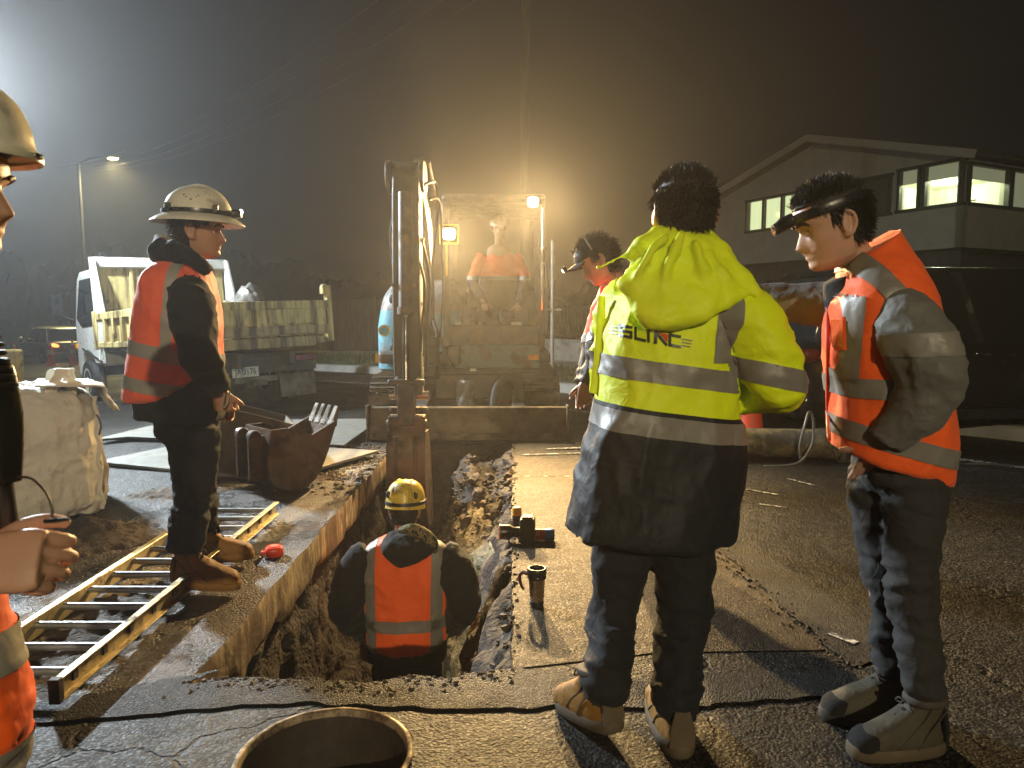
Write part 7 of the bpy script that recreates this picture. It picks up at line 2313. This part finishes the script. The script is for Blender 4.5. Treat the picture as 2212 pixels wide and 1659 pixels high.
# ------------------------------------------------------------------ worker standing in the trench
def trench_man():
    p = Person('worker in a yellow climbing helmet and orange vest standing down in the trench', (-.585, 3.98, -1.47), -2)
    q = p.q
    HM = rot(-4, -16, 0); hc = q(876, 1100, 4.0); hs = 1.02
    nk = q(874, 1158, 3.98)
    shL, shR = q(775, 1205, 3.98), q(972, 1205, 3.98)
    elL, elR = q(752, 1300, 3.86), q(1000, 1296, 3.86)
    wrL, wrR = q(800, 1372, 4.12), q(962, 1352, 4.12)
    pe = q(877, 1425, 4.0)
    hips = [pe + Vector((-.1, 0, -.06)), pe + Vector((.1, 0, -.06))]
    kn = [Vector((-.13, .04, .48)), Vector((.13, .04, .48))]; an = [Vector((-.14, -.02, .1)), Vector((.14, -.02, .1))]
    ch = q(874, 1260, 4.0)
    body(p, hc, HM, hs, nk, ch, pe, [(shL, elL, wrL), (shR, elR, wrR)], [(h, k, a) for h, k, a in zip(hips, kn, an)],
         [(wrL, (.5, .8, -.2), (0, .2, -1), (1, 0, 0)), (wrR, (-.5, .8, -.2), (0, .2, -1), (-1, 0, 0))], M_SKIN, .0075, .005)
    def line(t, z):
        a = np.abs(t); return ((a < 1.4) & (z > .05)) | ((a >= 1.4) & (a < 1.9) & (z > .02)) | ((a >= 1.9) & (z > -.08))
    hair_mesh('hair', hc, HM, hs, p.root, M_HAIR, line, 700, .03, .012, 35)
    b = MB()
    rg = [((0, 0, .155), (.001, 0, 0), (0, .001, 0)), ((0, 0, .152), (.035, 0, 0), (0, .045, 0)), ((0, 0, .135), (.07, 0, 0), (0, .085, 0)), ((0, 0, .1), (.094, 0, 0), (0, .112, 0)), ((0, 0, .055), (.104, 0, 0), (0, .123, 0)), ((0, 0, .015), (.106, 0, 0), (0, .126, 0)), ((0, -.002, .0), (.108, 0, 0), (0, .128, 0)), ((0, -.002, .004), (.102, 0, 0), (0, .12, 0))]
    b.loft([(Vector(a), Vector(x), Vector(y)) for a, x, y in rg], m=36, n=48, cap=False)
    hp = hc + Matrix(HM) @ Vector((0, -.005, .008)); HH = rot(-4, -10, 0)
    h = MB().add(put(b.v, hp, HH, 1.04), b.f).build('helmet', M_HELY, p.root, smooth=180)
    for x in (-.05, 0, .05):
        b = MB(); b.tube([(x, -.118, .06), (x * .95, -.095, .1), (x * .7, -.03, .15), (x * .7, .05, .143)], [.005, .009, .009, .006], 8, m=18, flat=.7); MB().add(put(b.v, hp, HH, 1.04), b.f).build('ridge', M_HELY, h, smooth=180)
    b = MB()
    for x in (-.075, .075):
        b.ell((x, -.085, .075), .012, .01, .02)
    MB().add(put(b.v, hp, HH, 1.04), b.f).build('vent', M_INK, h)
    b = MB(); rings = []
    for t in np.linspace(-PI, PI, 41):
        o = Vector((math.sin(t), math.cos(t), 0)); rings.append((Vector((.107 * math.sin(t), .126 * math.cos(t), .036 + .012 * math.cos(t))), o * .003, Vector((0, 0, .010))))
    b.loft(rings, n=8, e=4); MB().add(put(b.v, hp, HH, 1.04), b.f).build('lamp_strap', M_PLAST, h)
    b = MB(); b.box((0, .14, .055), (.05, .03, .035)); MB().add(put(b.v, hp, HH, 1.04), b.f).build('headlamp', M_PLAST, h, bevel=.006)
    # chin strap and nape
    mb = MB(); mb.tube([q(838, 1090, 4.0), q(842, 1120, 3.98), q(852, 1145, 4.02)], .006, 6); mb.tube([q(912, 1090, 4.0), q(908, 1120, 3.98), q(900, 1145, 4.02)], .006, 6); mb.build('chin_strap', M_PLAST, h)
    w_ = p.loc + p.M @ (hp + Matrix(HH) @ Vector((0, .18, .055)))
    look_lamp('headlamp_beam', 'SPOT', w_, (-.12, 4.9, -.75), 90, (.86, 1, .68), p.root, 62, .7, .02)
    def rr(x0, x1, y, Y, b):
        a, c = q(x0, y, Y), q(x1, y, Y); m = (a + c) / 2
        return ringv(m, (c - a).length / 2, b)
    slL = ([q(800, 1190, 3.98), q(768, 1225, 3.95), q(748, 1295, 3.87), q(755, 1330, 3.9), q(800, 1372, 4.1)], [.085, .1, .1, .092, .062])
    slR = ([q(950, 1190, 3.98), q(982, 1225, 3.95), q(1002, 1290, 3.87), q(995, 1325, 3.9), q(960, 1355, 4.1)], [.085, .1, .1, .09, .062])
    rings = [rr(792, 962, 1420, 4.0, .14), rr(790, 966, 1370, 4.0, .14), rr(785, 970, 1290, 4.0, .145), rr(785, 970, 1215, 3.99, .13), rr(820, 935, 1172, 3.98, .1), rr(842, 908, 1150, 3.98, .07)]
    jm = garment(rings, [slL, slR], .012, 2.4, .015, 4.2, 83)
    finish('hoodie', jm, M_HOODIE, p.root, smooth=180)
    rings = [rr(796, 960, 1392, 4.0, .165), rr(788, 968, 1375, 4.0, .17), rr(782, 976, 1330, 4.0, .172), rr(783, 972, 1270, 3.99, .165), rr(782, 970, 1215, 3.98, .15), rr(795, 962, 1182, 3.97, .12), rr(830, 928, 1160, 3.96, .09)]
    vm = garment(rings, (), .010, 2.4, .020, 3.8, 93)
    vo = finish('vest', vm, M_ORANGE, p.root, smooth=180)
    z1 = q(870, 1352, 3.85).z
    back = [(Vector((0, .03, 0)), Vector((0, 1, 0)))]
    bandset(p, vm, [(slab(z1, .07, .03), None)] + [(vslab(q(x, 1260, 3.85).x, .062, t, z1 + .2) + back, None) for x, t in ((798, .0), (942, .02))], M_TAPED, parent=vo, off=.004)
    def extra(mb):
        mb.loft([(q(882, 1150, 3.9), Vector((.1, 0, 0)), Vector((0, .09, 0))), (q(880, 1168, 3.86), Vector((.16, 0, 0)), Vector((0, .1, 0))), (q(878, 1190, 3.82), Vector((.155, 0, 0)), Vector((0, .075, 0))), (q(872, 1210, 3.82), Vector((.09, 0, 0)), Vector((0, .05, 0))), (q(868, 1224, 3.83), Vector((.03, 0, 0)), Vector((0, .02, 0)))], m=24, n=32)
    hd = garment(None, (), .010, amp=.016, f=5, seed=97, extra=extra)
    finish('hood', hd, M_HOODIE, p.root, smooth=180)
    m = bpy.data.materials.new('camouflage_lining'); nt, bs = nodes(m); v = coords(nt)
    link(nt, ramp(nt, noise(nt, v, 32, 2), [(.42, (.02, .022, .012)), (.46, (.2, .16, .07)), (.54, (.2, .16, .07)), (.56, (.07, .075, .03))]), bs.inputs['Base Color']); bs.inputs['Roughness'].default_value = .9
    mb = MB(); mb.tube([q(862, 1146, 3.84), q(890, 1144, 3.8), q(920, 1158, 3.8), q(936, 1176, 3.82), q(940, 1192, 3.86)], [.02, .034, .034, .03, .016], 12, m=26)
    me = remesh(mb, .007, 2); crumple(me, .008, 12, 3); finish('hood_lining', me, m, p.root, smooth=180)
    trousers(p.root, M_BLKTR, pe, hips, kn, an, (.105, .085, .08), .175, .13, .014, 99)
    for s, a in ((-1, an[0]), (1, an[1])):
        boot_on(p, a, 0, -6 * s, 1.05, m=M_BOOTG, sm_=M_SOLED)
    return p
trench_man()

# ------------------------------------------------------------------ worker in a cap behind the yellow jacket
def cap_man():
    p = Person('man in a dark cap looking down, half hidden behind the yellow jacket', (.66, 3.95, 0), 78)
    q = p.q
    HM = rot(4, -32, 0); hc = q(1292, 563, 3.9); hs = 1.0
    nk = q(1338, 620, 3.92)
    shL, shR = q(1345, 650, 3.76), q(1322, 640, 4.1)
    elL, wrL = q(1296, 745, 3.72), q(1268, 822, 3.7)
    elR, wrR = q(1280, 760, 4.2), q(1262, 830, 4.1)
    pe = q(1390, 900, 3.95)
    hips = [pe + Vector((-.09, 0, -.05)), pe + Vector((.09, 0, -.05))]
    kn = [Vector((-.12, .05, .5)), Vector((.12, .03, .5))]; an = [Vector((-.12, -.05, .1)), Vector((.12, -.02, .1))]
    ch = q(1365, 740, 3.93)
    body(p, hc, HM, hs, nk, ch, pe, [(shL, elL, wrL), (shR, elR, wrR)], [(h, k, a) for h, k, a in zip(hips, kn, an)],
         [(wrL, p.dirl((-.1, 0, -1)), p.dirl((0, 1, 0)), p.dirl((-1, 0, 0))), (wrR, p.dirl((-.1, 0, -1)), p.dirl((0, -1, 0)), p.dirl((-1, 0, 0)))], M_SKIN2, .007, .005)
    eyes(hc, HM, hs, p.root)
    def line(t, z):
        a = np.abs(t); return ((a < 1.2) & (z > .06)) | ((a >= 1.2) & (a < 1.9) & (z > .0)) | ((a >= 1.9) & (z > -.085))
    hair_mesh('hair', hc, HM, hs, p.root, M_HAIRB, line, 2000, .05, .012, 45, .3, .3)
    b = MB(); rg = []
    for z, o in ((.125, 0), (.12, .03), (.1, .062), (.07, .08), (.04, .084), (.036, .08)):
        rg.append((Vector((0, 0, z)), Vector((max(.001, o), 0, 0)), Vector((0, max(.001, o * 1.25), 0))))
    b.loft(rg, m=20, n=36, cap=False)
    cp = MB().add(put(b.v, hc, HM, 1.06), b.f).build('cap', M_NAVY, p.root, smooth=180)
    b = MB(); b.grid(lambda u, v: (.075 * (2 * u - 1), .085 + .085 * v * (1 - .55 * (2 * u - 1) ** 2) - .03 * (2 * u - 1) ** 2, .046 - .025 * (2 * u - 1) ** 2 + .004 - .01 * v), 16, 8)
    vz = MB().add(put(b.v, hc, HM, 1.06), b.f).build('visor', M_NAVY, cp, smooth=180, fix=False); sl_ = vz.modifiers.new('s', 'SOLIDIFY'); sl_.thickness = .004
    b = MB(); b.loft([((0, .155, .056), (.03, 0, 0), (0, 0, .012)), ((0, .175, .05), (.028, 0, 0), (0, 0, .013))], n=14, e=4); MB().add(put(b.v, hc, HM, 1.06), b.f).build('clip_lamp', M_PLAST, cp)
    for x in (-.014, .014):
        b = MB(); b.ell((x, .177, .05), .01, .004, .009); MB().add(put(b.v, hc, HM, 1.06), b.f).build('lamp_lens', emit('clip_lamp_glass', (1, .95, .8), 6), cp)
    b = MB(); b.tube([(0, -.105 * math.cos(t), .055 + .075 * math.sin(t)) if False else (.088 * math.sin(t), .0 - .0, .05 + .085 * math.cos(t)) for t in np.linspace(-1.5, 1.5, 20)], .005, 8); MB().add(put(b.v, hc, HM, 1.06), b.f).build('head_band', M_TAPE, cp)
    slL = ([q(1342, 635, 3.8), q(1325, 680, 3.74), q(1298, 745, 3.72), q(1285, 790, 3.71), q(1266, 832, 3.7)], [.085, .09, .08, .072, .06])
    slR = ([q(1325, 635, 4.05), q(1300, 690, 4.15), q(1282, 760, 4.2), q(1262, 830, 4.1)], [.085, .085, .078, .06])
    def vr(xf, xb, y, a, Y=3.93):
        u, v = q(xf, y, Y), q(xb, y, Y)
        return ((u + v) / 2, Vector((a, 0, 0)), (u - v) / 2)
    rings = [vr(1325, 1470, 920, .18), vr(1310, 1470, 840, .19), vr(1298, 1450, 740, .2), vr(1300, 1420, 670, .19), vr(1310, 1390, 635, .12), vr(1318, 1372, 612, .08)]
    jm = garment(rings, [slL, slR], .011, 2.4, .012, 4.6, 103)
    zc = q(1296, 728, 3.7).z
    c_ = Vector((0, q(1296, 728, 3.7).y, zc)); n = Vector((0, .35, 1)).normalized()
    finish('jacket', cut(jm, [(c_, -n)], 0), cloth('hi_vis_red_orange', (.9, .07, .02), .6), p.root, smooth=180)
    finish('jacket_lower', cut(jm, [(c_, n)], 0), M_NAVY, p.root, smooth=180)
    bandset(p, jm, [([(c_ + n * .045, n), (c_ + n * .0, -n)], None)], M_TAPE)
    trousers(p.root, M_BLKTR, pe, hips, kn, an, (.1, .08, .075), .17, .13, .014, 109)
    for a in an:
        boot_on(p, a, 0, 5, 1.03, m=M_BOOT, sm_=M_SOLED)
cap_man()

# ------------------------------------------------------------------ operator in the cab
def operator():
    p = Person('excavator operator in an orange shirt sitting inside the cab', (-.2, 9.2, .92), 176)
    q = p.q
    HM = rot(8, -14, 0); hc = q(1078, 492, 9.05); hs = 1.0
    nk = q(1078, 528, 9.15)
    shL, shR = q(1122, 560, 9.2), q(1035, 562, 9.2)
    elR, wrR = q(1022, 610, 9.05), q(1048, 657, 8.86); elL, wrL = q(1134, 615, 9.05), q(1118, 660, 8.86)
    pe = Vector((0, -.02, .3))
    kn = [Vector((-.14, .4, .32)), Vector((.14, .4, .32))]; an = [Vector((-.14, .5, .08)), Vector((.14, .5, .08))]
    hips = [Vector((-.1, .02, .3)), Vector((.1, .02, .3))]
    body(p, hc, HM, hs, nk, q(1078, 590, 9.2), pe, [(shL, elL, wrL), (shR, elR, wrR)], [(h, k, a) for h, k, a in zip(hips, kn, an)],
         [(wrL, p.dirl((0, -1, -.1)), (0, 0, -1), p.dirl((-1, 0, 0)), dict(curl=(50, 50, 30))), (wrR, p.dirl((0, -1, -.1)), (0, 0, -1), p.dirl((1, 0, 0)), dict(curl=(50, 50, 30)))], M_SKIN, .008, .006)
    eyes(hc, HM, hs, p.root)
    def line(t, z):
        a = np.abs(t); return ((a < 1.2) & (z > .06)) | ((a >= 1.2) & (z > -.03))
    hair_mesh('hair', hc, HM, hs, p.root, M_HAIRB, line, 300, .03, .012, 55)
    brim_helmet(p, hc + Vector((0, 0, .008)), HM, .98, p.root, M_HELM, short=True)
    def rr(x0, x1, y, Y, b):
        a, c = q(x0, y, Y), q(x1, y, Y); m = (a + c) / 2
        return ringv(m, (c - a).length / 2, b)
    slL = ([q(1112, 552, 9.2), q(1126, 580, 9.16), q(1134, 614, 9.06), q(1120, 657, 8.9)], [.075, .078, .07, .055])
    slR = ([q(1045, 552, 9.2), q(1030, 580, 9.16), q(1022, 610, 9.06), q(1046, 655, 8.9)], [.075, .078, .07, .055])
    rings = [rr(1044, 1114, 685, 9.2, .14), rr(1040, 1118, 620, 9.2, .14), rr(1038, 1120, 575, 9.2, .13), rr(1054, 1104, 546, 9.18, .09), rr(1064, 1092, 532, 9.17, .065)]
    jm = garment(rings, [slL, slR], .013, 2.4, .014, 4.6, 113)
    zc = q(1078, 602, 9.0).z
    finish('shirt', cut(jm, [(Vector((0, 0, zc)), Vector((0, 0, -1)))], 0), M_ORANGE, p.root, smooth=180)
    finish('shirt_lower', cut(jm, [(Vector((0, 0, zc)), Vector((0, 0, 1)))], 0), M_NAVY, p.root, smooth=180)
    bandset(p, jm, [(slab(zc + .01, .05), None)], M_TAPE)
    trousers(p.root, M_NAVY, pe, hips, kn, an, (.09, .075, .07), .17, .13, .016, 119, waist=.1)
    for a in an:
        boot_on(p, a, 0, 0, 1.0, m=M_BOOT, sm_=M_SOLED, laces=False)
operator()

# ------------------------------------------------------------------ worker at the left edge, close to the camera
def near_man():
    p = Person('worker in orange overalls and white helmet close by at the left edge holding a wire', (-1.155, 1.28, 0), -84)
    q = p.q
    HM = rot(2, -6, 0); hs = 1.04
    hc = q(8, 457, 1.28) + Vector((0, -.112, .05)); hc.x = 0
    nk = hc + Vector((0, -.05, -.16)); 
    pe = Vector((0, -.0, .86))
    shR, shL = Vector((.19, -.04, nk.z - .08)), Vector((-.19, -.04, nk.z - .08))
    wrR = q(-78, 1222, 1.02)
    elR = Vector((.26, -.1, wrR.z + .1))
    elL, wrL = Vector((-.27, -.1, 1.08)), Vector((-.24, .02, .86))
    hips = [Vector((.1, 0, .8)), Vector((-.1, 0, .8))]
    kn = [Vector((.11, .03, .46)), Vector((-.12, .06, .46))]; an = [Vector((.12, -.03, .1)), Vector((-.12, .02, .1))]
    hd_ = p.dirl((1, .1, .06))
    body(p, hc, HM, hs, nk, Vector((0, -.02, 1.15)), pe, [(shR, elR, wrR), (shL, elL, wrL)], [(h, k, a) for h, k, a in zip(hips, kn, an)],
         [(wrR, hd_, p.dirl((.1, .75, -.6)), p.dirl((.1, .5, .8)), dict(curl=(58, 78, 45), tcurl=50, vary=5, spread=.4, s=1.12)), (wrL, Vector((0, .2, -1)), Vector((1, 0, 0)), Vector((0, 1, 0)))], M_SKIN2, .0052, .0032)
    eyes(hc, HM, hs, p.root)
    def line(t, z):
        a = np.abs(t); return ((a < 1.2) & (z > .06)) | ((a >= 1.2) & (a < 1.9) & (z > .02)) | ((a >= 1.9) & (z > -.08))
    hair_mesh('hair', hc, HM, hs, p.root, M_HAIR, line, 500, .03, .012, 65)
    h = brim_helmet(p, hc + Vector((0, -.002, .02)), rot(2, -2, 0), 1.08, p.root, M_HELM, short=True)
    b = MB(); b.ell((0, .146, .034), .012, .008, .006); MB().add(put(b.v, hc + Vector((0, -.002, .02)), rot(2, -2, 0), 1.08), b.f).build('clip', M_CHROME, h)
    slR = ([shR + Vector((-.04, 0, .02)), shR + Vector((.03, -.02, -.1)), elR, elR.lerp(wrR, .55), wrR - hd_ * .04], [.085, .09, .075, .066, .052])
    slL = ([shL + Vector((.04, 0, .02)), shL + Vector((-.03, .0, -.1)), elL, wrL], [.085, .09, .075, .055])
    rings = [ringv((0, -.01, .78), .2, .155), ringv((0, .0, .95), .2, .165), ringv((0, .0, 1.1), .2, .16), ringv((0, -.02, 1.25), .205, .14), ringv((0, nk.y * .4 - .02, nk.z - .07), .19, .11), ringv((0, nk.y * .9, nk.z + .0), .095, .085), ringv((0, nk.y, nk.z + .045), .082, .078)]
    jm = garment(rings, [slR, slL], .0095, 2.4, .013, 4.4, 123)
    finish('jacket', jm, M_ORANGE, p.root, smooth=180)
    bandset(p, jm, [(slab(1.02, .06), None)], M_TAPE)
    to = trousers(p.root, M_ORANGE, pe, hips, kn, an, (.115, .1, .088), .18, .15, .011, 129, .011)
    bandset(p, to.data, [(slab(z, .085), None) for z in (.6, .36)], M_TAPE, parent=to)
    for a in an:
        boot_on(p, a, 0, 4, 1.05, m=M_BOOT, sm_=M_SOLED)
    # two-way radio clipped on the chest, its curly lead, and the wire in the hand
    c = Q(-4, 880, 1.13)
    t = thing('radio', 'black and red two way radio hanging at the chest of the nearest worker', 'radio', c, -20)
    mb = MB(); mb.loft([((-.01, 0, -.12), (.03, 0, 0), (0, .022, 0)), ((-.005, 0, -.02), (.034, 0, 0), (0, .026, 0)), ((-.012, 0, .06), (.03, 0, 0), (0, .024, 0)), ((-.02, 0, .075), (.022, 0, 0), (0, .018, 0))], n=24, e=5, m=16); mb.build('case', M_PLAST, t, smooth=40)
    mb = MB(); mb.loft([((-.008, -.022, -.07), (.02, 0, 0), (0, .008, 0)), ((-.005, -.024, 0), (.022, 0, 0), (0, .008, 0)), ((-.01, -.022, .03), (.016, 0, 0), (0, .006, 0))], n=18, e=4, m=10); mb.build('red_panel', M_RED, t)
    mb = MB()
    for k in range(5):
        mb.cyl((-.012 - .002 * k, -.028, -.05 + .012 * k), (.012 - .002 * k, -.03, -.05 + .012 * k), .003, 6)
    mb.build('speaker_slot', M_INK, t)
    mb = MB()
    for k in range(12):
        mb.lathe([(.012, 0), (.016, .004), (.012, .008)], (-.03 + .005 * k, 0, .17 - .0125 * k), 12)
    mb.build('ribbed_lead', M_PLAST, t)
    mb = MB(); mb.tube([(-.005, 0, -.11), (.0, 0, -.2), (-.005, 0, -.26)], [.016, .018, .012], 12); mb.build('plug', M_PLAST, t)
    mb = MB(); mb.tube([Q(38, 1030, 1.05), Q(70, 1035, 1.03), Q(100, 1065, 1.0), Q(113, 1100, .99), Q(110, 1122, .985)], .002, 6, m=40)
    tag(mb.build('wire', M_INK), 'thin black wire looped through the hand of the nearest worker', 'wire')
    mb = MB(); mb.tube([Q(98, 1126, .975), Q(120, 1124, .97), Q(150, 1121, .97)], [.0035, .004, .0025], 8)
    tag(mb.build('metal_probe', M_CHROME), 'small metal probe held between the fingers of the nearest worker', 'probe')
near_man()
